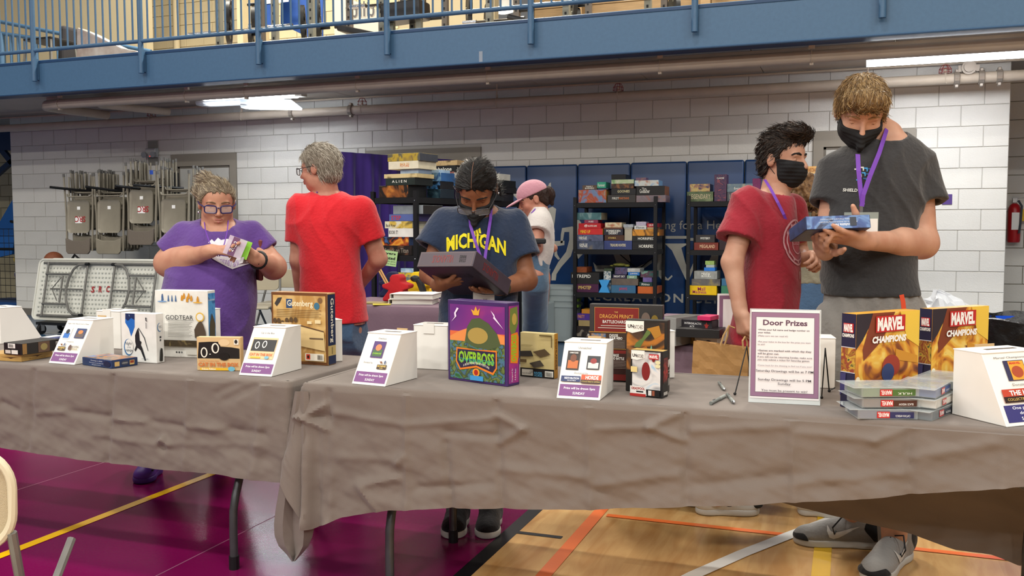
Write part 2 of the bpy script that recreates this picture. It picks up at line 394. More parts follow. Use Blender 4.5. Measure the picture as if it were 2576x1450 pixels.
# mural painted across the pads
M_mur = mat('mural_white', '#b5b3a8', .5)
def PP(*pts): return [gy(u, v, 9.963) for u, v in pts]
mural = MB()
def mpoly(*pts):
    P = [gy(u, v, 9.9625) for u, v in pts]; mural.add(P, [tuple(range(len(P)))])
mpoly((1672, 613), (1726, 613), (1726, 617), (1714, 624), (1732, 690), (1748, 652), (1753, 655), (1733, 706), (1726, 706), (1690, 630))   # V
mpoly((1672, 594), (1727, 594), (1727, 601), (1672, 601)); mpoly((1736, 599), (1785, 600), (1785, 607), (1736, 606))
mpoly((1648, 628), (1668, 628), (1668, 690), (1680, 702), (1690, 692), (1692, 696), (1682, 706), (1664, 704), (1652, 690))
mpoly((1597, 675), (1640, 655), (1640, 662), (1600, 690))
mpoly((1783, 660), (1792, 636), (1816, 632), (1808, 640), (1802, 690), (1786, 690))
mpoly((1540, 632), (1580, 632), (1586, 655), (1580, 690), (1562, 690))
mpoly((1552, 668), (1566, 690), (1500, 690), (1492, 660), (1500, 668))
# running figure and horned head in white silhouette
for P in [[(1288, 466), (1294, 466), (1300, 482), (1312, 492), (1325, 508), (1330, 530), (1342, 560), (1318, 560), (1316, 540), (1306, 506), (1292, 492)],
          [(1374, 484), (1381, 462), (1386, 459), (1386, 470), (1377, 486)],
          [(1378, 525), (1390, 520), (1399, 526), (1397, 545), (1394, 570), (1388, 590), (1378, 580)],
          [(1388, 592), (1396, 607), (1420, 606), (1420, 617), (1400, 620), (1402, 640), (1409, 652), (1404, 654), (1395, 644), (1394, 622), (1382, 620)],
          [(1410, 612), (1411, 590), (1414, 574), (1440, 570), (1450, 580), (1446, 612), (1436, 645), (1412, 672), (1400, 690), (1398, 706), (1387, 706), (1388, 690), (1404, 660), (1424, 634), (1432, 604), (1432, 584), (1420, 584), (1415, 612)],
          [(1444, 560), (1452, 548), (1462, 560), (1468, 600), (1466, 640), (1454, 652), (1448, 620)],
          [(1384, 716), (1446, 722), (1500, 732), (1500, 742), (1440, 740), (1382, 730)]]:
    mpoly(*P)
mob = mural.obj('mural_figure', M_mur, PADS[2])
mob['label'] = 'white silhouettes and large letters painted on the navy pads'
def wall_text(s, u0, v0, u1, hpx, m=M_mur, **op):
    a, b = gy(u0, v0, 9.962), gy(u1, v0, 9.962); h = hpx/F*np.dot(a-CAM, FW)
    lettering([(s, (b[0]-a[0])/2, 0, h, b[0]-a[0], m, op)], PADS[3], a, (1, 0, 0), (0, 0, 1), 0.0)
wall_text('“Striving for a Healthy', 1598, 570, 1876, 28)
wall_text('RECREATION CENTER', 1470, 745, 1905, 22, bold=.02, space=1.25)
# ---- pipes
def pipe(name, pts, r, label):
    o = MB().tube(pts, r, 14).obj(name, M_pipe, smooth=True, label=label, cat='pipe'); return o
p1 = pipe('sprinkler_pipe', [(-13, 9.7, 2.655), (5, 9.7, 2.655)], .05, 'painted sprinkler pipe running along the block wall')
p2 = pipe('drain_pipe', [(-9.15, 9.55, 2.735), (-9.22, 8.85, 2.735), (-9.2, 8.62, 2.735), (-9.08, 8.52, 2.735), (-8.8, 8.5, 2.735), (5, 8.5, 2.735)], .056, 'painted pipe hung just behind the balcony beam, elbowed at its end')
pipe('branch_pipe', [(-8.2, 9.6, 2.74), (-8.42, 8.9, 2.74), (-8.45, 8.72, 2.735), (-8.35, 8.6, 2.735), (-8.1, 8.56, 2.735)], .045, 'short painted branch pipe beside the elbow under the balcony')
pipe('conduit', [(-12.5, 9.9, 2.83), (5, 9.9, 2.83)], .012, 'thin conduit along the top of the block wall')
for u in (150, 470, 620, 900, 1228, 1660, 2040):
    q = gy(u, 230, 8.5)[0]
    MB().tube([(q, 8.5+.058*math.cos(a), 2.735+.058*math.sin(a)) for a in np.linspace(0, 2*math.pi, 14)[:-1]], .006, 6, closed=True).box((q, 8.5, 2.828), (.05, .03, .05)).box((q, 8.5, 2.672), (.03, .04, .02)).obj('pipe_hanger', M_pipe, p2)
for u in (607, 1250, 2182):
    q = gy(u, 250, 9.7)[0]
    MB().cyl((q, 9.7, 2.7), (q, 9.7, 2.865), .006).box((q, 9.7, 2.72), (.02, .02, .04)).tube([(q, 9.7+.053*math.cos(a), 2.655+.053*math.sin(a)) for a in np.linspace(0, 2*math.pi, 14)[:-1]], .005, 6, closed=True).obj('pipe_hanger', M_pipe, p1)
for u in (735, 883, 2405, 2467, 2512):
    q = gy(u, 250, 9.7)[0]
    MB().cyl((q-.025, 9.7, 2.655), (q+.025, 9.7, 2.655), .066, n=14).box((q, 9.7, 2.655), (.03, .05, .17)).obj('pipe_coupling', mat('coupling', '#8f857a', .4, metal=.3), p1, bevel=.004)
# sprinkler heads in red wire cages
M_redcage = mat('red_wire', '#8e2f28', .5)
for k, (u, lb) in enumerate(((380, 'red wire sprinkler cage above the emergency light'), (911, 'red wire sprinkler cage above the purple drape'), (1555, 'red wire sprinkler cage above the navy pads'), (2376, 'red wire sprinkler cage beside the bright right fixture'))):
    q = gy(u, 250, 9.7)[0]; e = empty('sprinkler_cage', (q, 9.7, 2.70), label=lb, cat='sprinkler', group='sprinkler cages on the pipe')
    c = MB()
    for j in range(6):
        a = math.pi*2*j/6; c.tube([(.055*math.cos(a), .055*math.sin(a), .015), (.052*math.cos(a), .052*math.sin(a), .05), (.03*math.cos(a), .03*math.sin(a), .085), (0, 0, .092)], .0028, 5)
    for z, r in ((.015, .056), (.05, .053)): c.tube([(r*math.cos(a), r*math.sin(a), z) for a in np.linspace(0, 2*math.pi, 17)[:-1]], .0028, 5, closed=True)
    c.obj('cage', M_redcage, e)
    MB().cyl((0, 0, -.02), (0, 0, .03), .012).cyl((0, 0, .03), (0, 0, .06), .008, .016).tube([(0, -.052, 0), (0, -.05, -.05), (.01, -.045, -.09)], .004, 5).obj('sprinkler_head', M_pipe, e)
# round cap fitting on the right part of the pipe
q = gy(2436, 180, 9.7)[0]
MB().cyl((q, 9.64, 2.745), (q, 9.70, 2.745), .065, n=20).cyl((q, 9.62, 2.745), (q, 9.64, 2.745), .045, n=20).box((q-.075, 9.68, 2.74), (.03, .04, .06)).box((q+.075, 9.68, 2.74), (.03, .04, .06)).cyl((q, 9.7, 2.69), (q, 9.7, 2.74), .05).obj('round_fitting', mat('coupling', '#8f857a'), p1, smooth=True)
# ---- fluorescent fixtures
M_tube = mat('fluorescent_lens', '#f4f8ff', .4, emit=16)
M_lens = mat('frosted_lens', '#e9eef2', .3, emit=0, trans=.5, alpha=.9)
def fixture(x0, x1, y, label, broken=False):
    e = empty('fluorescent_fixture', ((x0+x1)/2, y, 2.862), label=label, cat='light fixture', group='fluorescent fixtures under the balcony')
    Lh = (x1-x0)/2
    MB().box2((-Lh, -.09, -.09), (Lh, .09, -.002)).obj('housing', mat('fixture_white', '#d9d4c8', .5), e, bevel=.006)
    if broken:
        MB().box2((-Lh+.05, -.06, -.115), (Lh-.04, .06, -.092)).obj('lit_lens', M_tube, e, bevel=.01, segs=2)
        n = 8; prof = [(-.115, -.11), (-.12, -.13), (-.105, -.155), (.0, -.16), (.105, -.155), (.12, -.13)]
        lm = MB().loft([[(x_, a, b) for a, b in prof] for x_ in (-Lh-.02, -Lh+.05, .05)], False); lm.obj('hanging_lens', M_lens, e, smooth=True)
        lm = MB().loft([[(x_, a*.9-.02, b-.06-.04*(x_/Lh)) for a, b in [(-.13, -.06)]+prof] for x_ in (-.05, .3, Lh-.08, Lh-.02)], False); lm.obj('hanging_lens', M_lens, e, smooth=True)
        MB().box((Lh+.02, 0, -.06), (.09, .12, .1)).cyl((Lh+.066, -.02, -.05), (Lh+.07, -.02, -.05), .022).obj('end_box', mat('fixture_white', '#d9d4c8'), e, bevel=.005)
    else:
        prof = [(-.12, -.085), (-.125, -.12), (-.1, -.155), (0, -.165), (.1, -.155), (.125, -.12), (.12, -.085)]
        MB().loft([[(x_, a, b) for a, b in prof] for x_ in (-Lh+.03, Lh-.03)]).obj('lit_lens', M_tube, e, smooth=True)
        for s_ in (-1, 1): MB().loft([[(x_, a*1.01, b) for a, b in prof] for x_ in (s_*Lh, s_*(Lh-.03))]).obj('end_cap', M_lens, e)
    l = bpy.data.lights.new('fluorescent_lamp', 'AREA'); l.shape = 'RECTANGLE'; l.size = x1-x0-.1; l.size_y = .2; l.energy = 26; l.color = (.92, .96, 1)
    lo = bpy.data.objects.new('fluorescent_lamp', l); COL.objects.link(lo); lo.location = ((x0+x1)/2, y, 2.68 if not broken else 2.655)
    return e
fixture(-7.26, -5.93, 9.1, 'broken fluorescent fixture with a dangling frosted lens above the doors', True)
fixture(.11, 1.45, 8.95, 'bright fluorescent strip fixture above the tall man')
# long strip raceways seen behind the pipe
MB().box2((-9.3, 8.72, 2.80), (5, 8.78, 2.86)).obj('ceiling_raceway', M_pipe, label='long painted raceway fixed to the balcony underside', cat='raceway')
# ---- emergency light on the wall
e = empty('emergency_light', (gy(383, 385, 10.0)[0], 9.99, gy(383, 385, 10.0)[2]), label='twin-head emergency light box on the block wall above stacked chairs', cat='emergency light')
MB().box((0, 0, 0), (.17, .07, .12)).obj('housing', mat('emlight', '#a7a7a8', .5), e, bevel=.008)
for z_ in (-.11, .11): MB().box((.0, .025, z_), (.16, .01, .1)).obj('back_plate', mat('emplate', '#8a8780', .35, metal=.4), e)
for s_ in (-1, 1): MB().cyl((s_*.075, -.035, -.025), (s_*.075, -.075, -.03), .033, .04, n=18).obj('lamp_head', mat('emhead', '#8d9094', .3), e, smooth=True)
MB().ball((0, -.037, -.048), .006, 6).obj('indicator', mat('redled', '#ff2a20', .4, emit=2), e)
# ================================================================== BACKGROUND THINGS
# ---- black wire racks
def rack(name, o, ax, L, wd, dp, levels, top, label, brace=False):
    ax = Vector((*ax, 0)).normalized(); L = Vector((*L, 0)).normalized(); o = Vector(o)
    e = empty(name, o, label=label, cat='shelf rack', group='black metal shelf racks')
    rz = math.atan2(ax.y, ax.x); e.rotation_euler = (0, 0, rz)
    for x in (0, wd):
        for y in (0, dp):
            sx = 1 if x == 0 else -1; sy = 1 if y == 0 else -1
            MB().box2((x-.018*sx, y-.018*sy, 0), (x+.018*sx, y-.013*sy, top)).box2((x-.018*sx, y-.013*sy, 0), (x-.013*sx, y+.018*sy, top)).box2((x-.016*sx, y-.016*sy, 0), (x+.016*sx, y+.016*sy, top-.004)).obj('post', M_blackmetal, e)
    for z in levels:
        s = MB().box2((.012, -.012, z-.05), (wd-.012, -.002, z-.002)).box2((.012, dp+.002, z-.05), (wd-.012, dp+.012, z-.002)).box2((-.006, .012, z-.05), (.004, dp-.012, z-.002)).box2((wd-.004, .012, z-.05), (wd+.006, dp-.012, z-.002)).box2((.0, .0, z-.012), (wd, dp, z))
        s.obj('shelf', M_blackmetal, e)
        for x in (0, wd): MB().ball((x, -.021, z-.03), .006, 5).obj('rivet', M_chrome, e)
    if brace:
        a, b = levels[1], levels[2]
        MB().cyl((.3, dp+.02, a), (wd, dp+.02, b), .006).obj('brace', M_blackmetal, e); MB().cyl((wd, dp+.02, a+.0), (.3, dp+.02, b), .006).obj('brace', M_blackmetal, e)
    return dict(o=np.array(o), ax=np.array(ax), L=np.array(L), lv=levels, boxes=[], wd=wd, dp=dp, rz=rz)
LV = [.09, .565, 1.022, 1.515]
b1 = gz(1046, 494, 1.522); Ld = np.array([.163, .985]); Ad = np.array([.985, -.163])
RK = {}
o1 = np.array([b1[0], b1[1], 0])-np.array([*Ad, 0])*.45
RK['A'] = rack('shelf_rack', o1, Ad, Ld, .45, .90, LV, 1.57, 'black shelf rack of games standing end-on before the purple drape')
RK['A2'] = rack('shelf_rack', o1+np.array([*Ld, 0])*.92, Ad, Ld, .45, .87, LV, 1.57, 'black shelf rack end-on behind the woman in the navy shirt')
RK['B'] = rack('shelf_rack', (-2.74, 9.4, 0), (1, 0), (0, 1), .86, .44, LV, 1.575, 'black shelf rack of games against the running-figure mural', True)
RK['C'] = rack('shelf_rack', (-1.54, 9.4, 0), (1, 0), (0, 1), .86, .44, LV, 1.575, 'black shelf rack with a tall purple game box on top')
RK['D'] = rack('shelf_rack', (-.56, 9.3, 0), (1, 0), (0, 1), .86, .44, LV, 1.575, 'black shelf rack half hidden behind the curly-haired woman')
RN = {'A': 'rack beside the drape', 'A2': 'rack behind the navy-shirted woman', 'B': 'rack before the mural', 'C': 'rack beside the painted V', 'D': 'rack behind the curly-haired woman'}
BOXN = [0]
def boxobj(name, w_, d_, h_, cols, text=None, tc='#f0efe8', seed=0, side=None, top=None, scale=None, bold=.01, th=.5, loc=None, rz=0, bevel=.0015, **tags):
    """a game box: centre of its base at loc, front face at -y; art on the front, plain colours elsewhere"""
    BOXN[0] += 1; n = BOXN[0]
    c = cols.split(',') if isinstance(cols, str) else cols
    fa = art('box_art_%d' % n, c, scale or 2.2/max(w_, .05), seed=n) if len(c) > 1 else mat('box_col_%d' % n, c[0], .4, var=.06, vscale=20)
    sd = mat('box_side_%d' % n, side or c[0], .4, var=.12, vscale=14); tp = mat('box_top_%d' % n, top or side or c[0], .4, var=.1, vscale=14)
    o = MB().box((0, 0, h_/2), (w_, d_, h_), fm={'-y': 0, '+y': 1, '-x': 1, '+x': 1, '+z': 2, '-z': 1}).obj(name, [fa, sd, tp], loc=loc, rz=rz, bevel=bevel, **tags)
    seam = None
    if text:
        m = mat('ink'+tc, tc, .5); T = text if isinstance(text, list) else [text]
        it = []
        for k, t in enumerate(T):
            if isinstance(t, tuple): it.append((t[0], t[1]*w_/2, h_/2+t[2]*h_/2, t[3]*h_, t[4]*w_, mat('ink'+(t[5] if len(t) > 5 else tc), t[5] if len(t) > 5 else tc, .5), {'bold': bold}))
            else: it.append((t, 0, h_*(.5+(.5-(k+.5)/len(T))*.8), h_*th/len(T), min(w_*.8, len(t)*h_*th/len(T)*.75), m, {'bold': bold}))
        lettering(it, o, (0, -d_/2, 0), (1, 0, 0), (0, 0, 1))
    return o
def shelf_game(rk, lv, u0, v0, u1, v1, desc, cols, text=None, tc='#efece0', dp=.26, dy=.02, rot=0, **kw):
    R_ = RK[rk]; p = R_['o']+R_['L']*dy
    A = gpl(u0, v1, p, R_['L']); B = gpl(u1, v0, p, R_['L'])
    s0, s1 = np.dot(A-R_['o'], R_['ax']), np.dot(B-R_['o'], R_['ax']); z0, z1 = A[2], B[2]; h = z1-z0
    base = R_['lv'][lv]
    sup = base
    for (a, b, c, d, t) in R_['boxes']:
        if a < s1-.01 and b > s0+.01 and c < dy+dp-.01 and d > dy+.01 and t <= z0+.06 and t > sup: sup = t
    zb = sup+.0006; h = max(.012, z1-zb)
    R_['boxes'].append((s0, s1, dy, dy+dp, zb+h))
    ctr = R_['o']+R_['ax']*((s0+s1)/2)+R_['L']*(dy+dp/2); sh = ['bottom', 'lower', 'middle', 'top'][lv]
    return boxobj('game_box', s1-s0, dp, h, cols, text, tc, loc=(ctr[0], ctr[1], zb), rz=R_['rz']+rot, label='%s game box on the %s shelf, %s' % (desc, sh, RN[rk]), cat='board game', group='games on the black racks', **kw)
SG = shelf_game
# rack A, top shelf, near stack
SG('A', 3, 954, 466, 1026, 489, 'black and gold fighters', '#1a1613,#231a14,#8a4f22,#c27a30', None, dp=.28, side='#191715')
SG('A', 3, 970, 447, 1043, 466.5, 'dark green with spaced white letters', '#1d2622,#24302a', [('A L I E N', -.05, .1, .36, .5), ('A L I E N', 2, 0, .01, .01)], dp=.27, side='#161d1a')
SG('A', 3, 966, 436, 1048, 448.5, 'cream with archer pictures', '#d9c795,#d3bf8a,#6b5233', None, dp=.26, side='#cbb785')
SG('A', 3, 1007, 425, 1052, 437, 'small pale blue', '#8fa6bf,#a6bacd', None, dp=.2, dy=.05, side='#8ea3ba')
SG('A', 3, 977, 404, 1052, 424.5, 'cream white with orange slanted logo', '#e0d8bd', [('BACK TO', .1, .25, .28, .3, '#d98c1f'), ('FUTURE', .1, -.2, .28, .3, '#d96d1f')], dp=.27, side='#dcd3b6')
SG('A', 3, 975, 384, 1056, 404.5, 'orange and grey animal-picture', '#4a4d57,#5c5a4a,#b59a35,#6f5a44', None, dp=.27, side='#3f424b')
# rack A, top shelf, second column
SG('A', 3, 1074, 476, 1108, 494, 'dark teal glittering', '#1b2a35,#27404c,#48636b', None, dp=.22, dy=.36)
SG('A', 3, 1071, 456, 1107, 475.5, 'black with blue and orange', '#15161c,#17212f,#3f78ad,#b5763a', None, dp=.22, dy=.36)
SG('A', 3, 1066, 434, 1109, 455.5, 'blue with white panel', '#2f5f97,#7aa6c9,#dfe6e8', ['MY', 'DARE'], '#2a3040', dp=.22, dy=.36)
SG('A', 3, 1083, 427, 1104, 433.5, 'thin pale blue', '#a9c3d6', None, dp=.18, dy=.38)
SG('A', 3, 1110, 469, 1147, 495, 'dark violet space', '#241d2b,#352b42,#3d5a80', None, dp=.22, dy=.62)
SG('A', 3, 1114, 449, 1140, 468.5, 'plain mid blue', '#3573b3,#4a86c2', None, dp=.2, dy=.62)
SG('A', 3, 1108, 432, 1142, 448.5, 'comic strip in red and white', '#d5cfc4,#a33a2e,#6c6a66', None, dp=.2, dy=.62, scale=30)
SG('A', 3, 1081, 416, 1146, 431.5, 'black with rounded white letters', '#17181a', [('abalone', .1, -.1, .6, .6)], dp=.22, dy=.62)
SG('A', 3, 1094, 403, 1150, 416, 'tan with dark hooded figure', '#a98d63,#b99d70,#3a2b1d', None, dp=.22, dy=.62)
# rack A2, far end of the top shelf
SG('A2', 3, 1240, 486, 1262, 503, 'dark grey lowest', '#24262d,#3b3a45', None, dp=.24, dy=.6)
SG('A2', 3, 1240, 470, 1262, 486, 'black with grey block letters', '#16171c', None, dp=.3, dy=.56)
SG('A2', 3, 1240, 453, 1260, 470, 'plain black', '#121317', None, dp=.3, dy=.56)
SG('A2', 3, 1235, 437, 1256, 452.5, 'white scribbled', '#c9c6bb,#cdcabf,#55534e', None, dp=.22, dy=.58, scale=40)
SG('A2', 3, 1222, 453, 1241, 503, 'tall dark patterned', '#24282b,#2f3538,#a9a791', None, dp=.2, dy=.3, scale=40)
# rack A, second shelf
SG('A', 2, 960, 619, 1035, 641, 'black with bare fighter picture', '#191513,#241b17,#6b4632', ['Attack on Titan'], '#8d8274', dp=.28)
SG('A', 2, 953, 597, 1028, 618, 'orange fantasy scene', '#c8701f,#e09a35,#a0431c,#1f1b1b,#3e5f96', None, dp=.28, side='#33456b')
SG('A', 2, 977, 575, 1040, 597, 'white with coloured panels', '#e4e0d6', [('BOOK IT!', -.58, .1, .42, .36, '#1d1b1b')], dp=.26, side='#d8d3c8')
SG('A', 2, 968, 557, 1037, 574, 'cream river landscape', '#dcd6b8,#d3b24e,#49482f', [('Back River', -.55, -.15, .4, .36, '#26241f')], dp=.26, side='#cfcbae')
SG('A', 2, 979, 539, 1050, 556, 'blue violet with red logo', '#55649c', [('STEP', -.5, 0, .62, .34, '#c92a26')], dp=.24, side='#3c3466')
SG('A', 2, 989, 516, 1064, 537.5, 'silver grey', '#7f868a,#8b9296', None, dp=.3, side='#2a2624', top='#737a7e')
SG('A', 1, 996, 687, 1048, 708, 'teal and yellow', '#2f6f80,#d8b52d,#2a5a78', None, dp=.24)
SG('A', 1, 1008, 676, 1045, 687, 'pale blue flat', '#8fb4cc,#c9d9df', None, dp=.2)
# panels on the white box
# rack B, top shelf
SG('B', 3, 1455, 477, 1525, 505, 'bright adventure picture', '#c9a23a,#6f8fb5,#b5522c,#a39a86', None)
SG('B', 3, 1465, 466, 1501.5, 477.5, 'brown with white letters', '#5a4434,#66503f', ['FAMILY', 'BUSINESS'], dp=.2, th=.7)
SG('B', 3, 1503, 473.5, 1530, 478, 'thin dark blue', '#22334a', None, dp=.2)
SG('B', 3, 1502, 458, 1524, 473.5, 'small mint green', '#2f9e7c,#35ab87', ['Forever'], dp=.2)
SG('B', 3, 1528, 490, 1599, 506, 'grey with orange and white letters', '#3c3937', [('FIRST', -.42, .1, .3, .24), ('MARTIANS', .18, .1, .3, .36, '#d97a3a')], side='#7a4a33')
SG('B', 3, 1538, 474, 1599.5, 489.5, 'black with cream comic letters', '#232325', [('GOONIES', 0, .1, .4, .5, '#e8dca6')])
SG('B', 3, 1537.5, 462, 1594, 473, 'dark brown with gold picture', '#2f211a,#3c2a20,#8a5a33', None)
SG('B', 3, 1538, 451.5, 1594.5, 462, 'green and white', '#7aa86f,#b9c99c,#dcd5c9', None, dp=.22)
SG('B', 3, 1538, 438.5, 1574, 451.5, 'plain black upper', '#0c0c0d', None, dp=.2)
SG('B', 3, 1600.5, 491, 1674, 505, 'pinkish grey swirl', '#9c8286,#7f7479,#b0674c', None)
SG('B', 3, 1600.5, 467.5, 1672, 491, 'black with old-style letters', '#1b1a19', [('The', -.45, .45, .22, .16), ('Godfather', -.4, -.1, .42, .36)], side='#8f5c34')
SG('B', 3, 1596, 453, 1657, 468, 'light blue pets picture', '#7ba7cf,#d5d8d0,#b56a4a', None, dp=.22)
SG('B', 3, 1599.5, 447, 1625, 453, 'tiny purple', '#6a4a6b,#8c6b62', None, dp=.12)
# rack B, middle shelf
SG('B', 2, 1451, 607.5, 1518.5, 624, 'slate blue lower castle', '#3a4256,#4a5369,#7b705d', [('GAME OF', -.5, .2, .25, .3), ('THRONES', -.5, -.25, .25, .3)])
SG('B', 2, 1449.5, 591, 1517, 607.5, 'slate blue upper castle', '#4a5068,#5d627c,#2d3140', [('GAME OF', -.5, .2, .25, .3), ('THRONES', -.5, -.25, .25, .3)])
SG('B', 2, 1454, 575.5, 1516, 590.7, 'red with yellow letters', '#c32c2b', [('MIND UP', -.4, 0, .5, .4, '#f0c71e')], side='#d8b52d')
SG('B', 2, 1455.4, 562, 1511.4, 575, 'red with white numeral', '#b31d22', [('49', -.35, 0, .55, .14), ('KLUSTER GAME', .25, 0, .3, .4)])
SG('B', 2, 1470, 553.7, 1504, 561.5, 'small pink', '#8f3550', ['HUES'], dp=.18)
SG('B', 2, 1451, 535, 1512.5, 553, 'teal with small ships', '#3c5f63,#4a7376,#8fa7a4', None, side='#a89c84')
SG('B', 2, 1519.6, 606, 1589.7, 624, 'indigo treasure-hunt', '#343f6e,#3b4778', [('TREASURE HUNTERS', 0, 0, .3, .56, '#e5d8a8')])
SG('B', 2, 1520.7, 592, 1569.6, 605.5, 'brown with gold plaque', '#4a2f22', [('ISTANBUL', -.2, 0, .3, .4, '#d8b866')])
SG('B', 2, 1519, 576.5, 1567, 591.7, 'charcoal with pale letters', '#2a2b36', ['FORBIDDEN', 'DESERT'], th=.7)
SG('B', 2, 1518.5, 572.7, 1566, 576, 'thin brown', '#6a4433', None)
SG('B', 2, 1522, 560, 1563.6, 572.5, 'cream and tan', '#cfc3a2,#b5835f', [('Dominion', -.3, 0, .45, .4, '#a0402c')], dp=.2)
SG('B', 2, 1571, 576.5, 1590, 606, 'white columns', '#a89f8c', None, dp=.2)
SG('B', 2, 1570, 572.5, 1591, 576.2, 'thin pale', '#9a978f', None, dp=.18)
SG('B', 2, 1568, 564.5, 1593, 572.3, 'small grey', '#8b9096,#a5a9ac', None, dp=.16)
SG('B', 2, 1590.7, 609, 1654, 624.5, 'black monster with magenta splash', '#1c1c1e', [('HORRIFIED', .15, -.1, .4, .62)])
SG('B', 2, 1591, 594, 1654, 608.6, 'black monster with plain letters', '#1f201f', [('HORRIFIED', .1, .1, .42, .66)])
SG('B', 2, 1591, 577.6, 1658, 593.5, 'amber orange with plants', '#c07a24,#cf8c30,#5f3f22', None)
SG('B', 2, 1595.6, 568, 1626, 577, 'small white', '#c5c6c2', ['Planet'], '#39404a', dp=.2)
SG('B', 2, 1600, 558, 1625, 567.7, 'pale lilac', '#a79bb0,#b8b0bd', None, dp=.16)
SG('B', 2, 1628, 572, 1651, 577.3, 'thin tan', '#b59466', None, dp=.2)
SG('B', 2, 1627, 562, 1655, 571.8, 'bright red', '#a9202b', ['QUEST'], dp=.2)
# rack B, lower shelf
SG('B', 1, 1443, 715.5, 1505.4, 732.4, 'maroon with gold letters', '#4a2140', [('IMHOTEP', -.1, .15, .42, .52, '#e0c06a')], side='#2e3c6e')
SG('B', 1, 1436, 686.7, 1507, 714.8, 'large black with wide white letters', '#232221', [('INTREPID', -.25, .35, .28, .66)])
SG('B', 1, 1444.5, 673, 1476, 686, 'orange brown', '#7a3a1c,#8c4a24', None, dp=.22)
SG('B', 1, 1537.5, 718.8, 1599, 735, 'blue with red letters', '#3f6a86,#35658c', [('JAWS', -.02, 0, .45, .34, '#c9284a')], side='#27408c')
SG('B', 1, 1538, 702, 1605.4, 718.6, 'grey brown with red emblem', '#5f544b,#6e6156', None)
SG('B', 1, 1540.8, 691, 1575.5, 702, 'dark plum', '#302a40', ['NIGHT SKY'], dp=.2)
SG('B', 1, 1546.7, 673.7, 1577, 691, 'blue moon picture', '#34507a,#5d4a66,#2a3350', None, dp=.2)
SG('B', 1, 1577, 693.8, 1602, 703, 'pale green', '#7d9f84', ['SHOP'], dp=.2)
SG('B', 1, 1580, 685.5, 1608.7, 693.6, 'narrow blue', '#2a6fb5', ['JUMPIN'], dp=.2)
SG('B', 1, 1578, 676, 1610, 685.3, 'white grey', '#a3a39e,#c2c2bd', None, dp=.2)
SG('B', 1, 1604, 722, 1653, 737.5, 'plain orange', '#c8642c', None)
SG('B', 1, 1607.6, 710.6, 1641, 721.6, 'dark green', '#1f3a35', ['Rhino'], dp=.22)
SG('B', 1, 1617, 699, 1640, 710, 'violet', '#6a5a94,#7d6ea6', None, dp=.2)
SG('B', 1, 1611, 683, 1646.7, 698.5, 'teal and maroon', '#2f5f58,#5a3046,#77a08f', None, dp=.22)
SG('B', 1, 1518.5, 683, 1537, 702.4, 'teal bag-shaped', '#2a5568,#d9d6cb', None, dp=.16, dy=.08)
SG('B', 1, 1519.6, 676, 1540, 683, 'small dark green', '#2c3a2a,#45523a', None, dp=.16, dy=.08)
# hourglass shaped light blue box
A, B_ = gy(1506, 733, 9.42), gy(1533.7, 702, 9.42); wd_, hh = B_[0]-A[0], B_[2]-A[2]
MB().prism([(0, 0), (wd_, 0), (wd_*.74, hh/2), (wd_, hh), (0, hh), (wd_*.26, hh/2)], (A[0], 9.42, LV[1]+.001), (1, 0, 0), (0, 0, 1), -.2).obj('game_box', mat('sky_card', '#3f98d8', .4), label='light blue hourglass shaped game box on the lower shelf of the rack before the mural', cat='board game', group='games on the black racks')
# plush toy and toy plane on the lower shelf
q = gy(1555, 669, 9.45); e = empty('plush_toy', (q[0], 9.52, gy(1560, 674, 9.42)[2]+.004), label='olive green plush turtle lying on the lower shelf games', cat='plush toy')
MB().ball((0, 0, .022), .075, 10, sc=(1, .8, .28)).obj('shell', mat('olive_plush', '#6b6a2c', .9, var=.3, vscale=30), e, smooth=True)
MB().ball((.085, -.02, .016), .03, 8, sc=(1, .8, .5)).ball((-.08, 0, .012), .02, 6, sc=(1.4, .6, .5)).obj('limbs', mat('olive_plush', '#6b6a2c'), e, smooth=True)
# rack B, bottom shelf
SG('B', 0, 1442, 822, 1492, 841, 'dark photo', '#1a1716,#2b2320,#8d8474', None)
SG('B', 0, 1455, 807, 1492, 822, 'cream banded', '#a08a5c', None, dp=.22)
SG('B', 0, 1452, 790, 1486, 807, 'purple with yellow logo', '#4a2f86', [('PARTY', -.4, .1, .5, .5, '#e0952a')], dp=.22)
SG('B', 0, 1463, 779, 1485, 790, 'small amber', '#b8842a,#c8741f', None, dp=.18)
# rack C
SG('C', 3, 1728, 482, 1794, 503, 'green jungle', '#4a5a3c,#5f6f4c,#7f8c66', ['LEGENDARY'], '#c8b896')
SG('C', 3, 1735, 462.6, 1786, 482, 'violet heroes picture', '#4a4660,#a3785f,#c9b06a,#6d7f9c', None)
SG('C', 3, 1796.4, 438.6, 1828, 502, 'tall purple arcade', '#4d2f48,#5f3a52,#3a2f4f,#8d4a52', [('GAME', 0, .72, .06, .6)], dp=.16)
SG('C', 3, 1829, 482.5, 1892, 503, 'grey line-drawn', '#4a4f55,#5c6166', ['LEGENDARY'], '#b5ab92')
SG('C', 3, 1829, 462, 1894, 482.2, 'grey blue with cream letters', '#5f6f77,#72858c,#b5a98c', [('Encounters', .1, -.1, .3, .55)])
SG('C', 3, 1893, 449, 1912, 462, 'small magenta', '#6e1f52,#7d2a5f', None, dp=.15)
SG('C', 2, 1746, 610.7, 1807, 626.5, 'rust brown with carved letters', '#6e2c22,#7d3527', [('MEGALAND', .1, 0, .45, .62, '#d9b590')])
SG('C', 2, 1750, 591.4, 1798, 610.5, 'charcoal flat', '#332f2e', [('MYSTERY!', 0, .1, .28, .5)], side='#232121')
SG('C', 2, 1809, 597, 1846, 626, 'dark plum upright', '#2f2226', None)
SG('C', 2, 1813, 580, 1843, 597, 'grey with bold white letters', '#8b8794', ['MARVEL', 'UNITED'], th=.7, dp=.2)
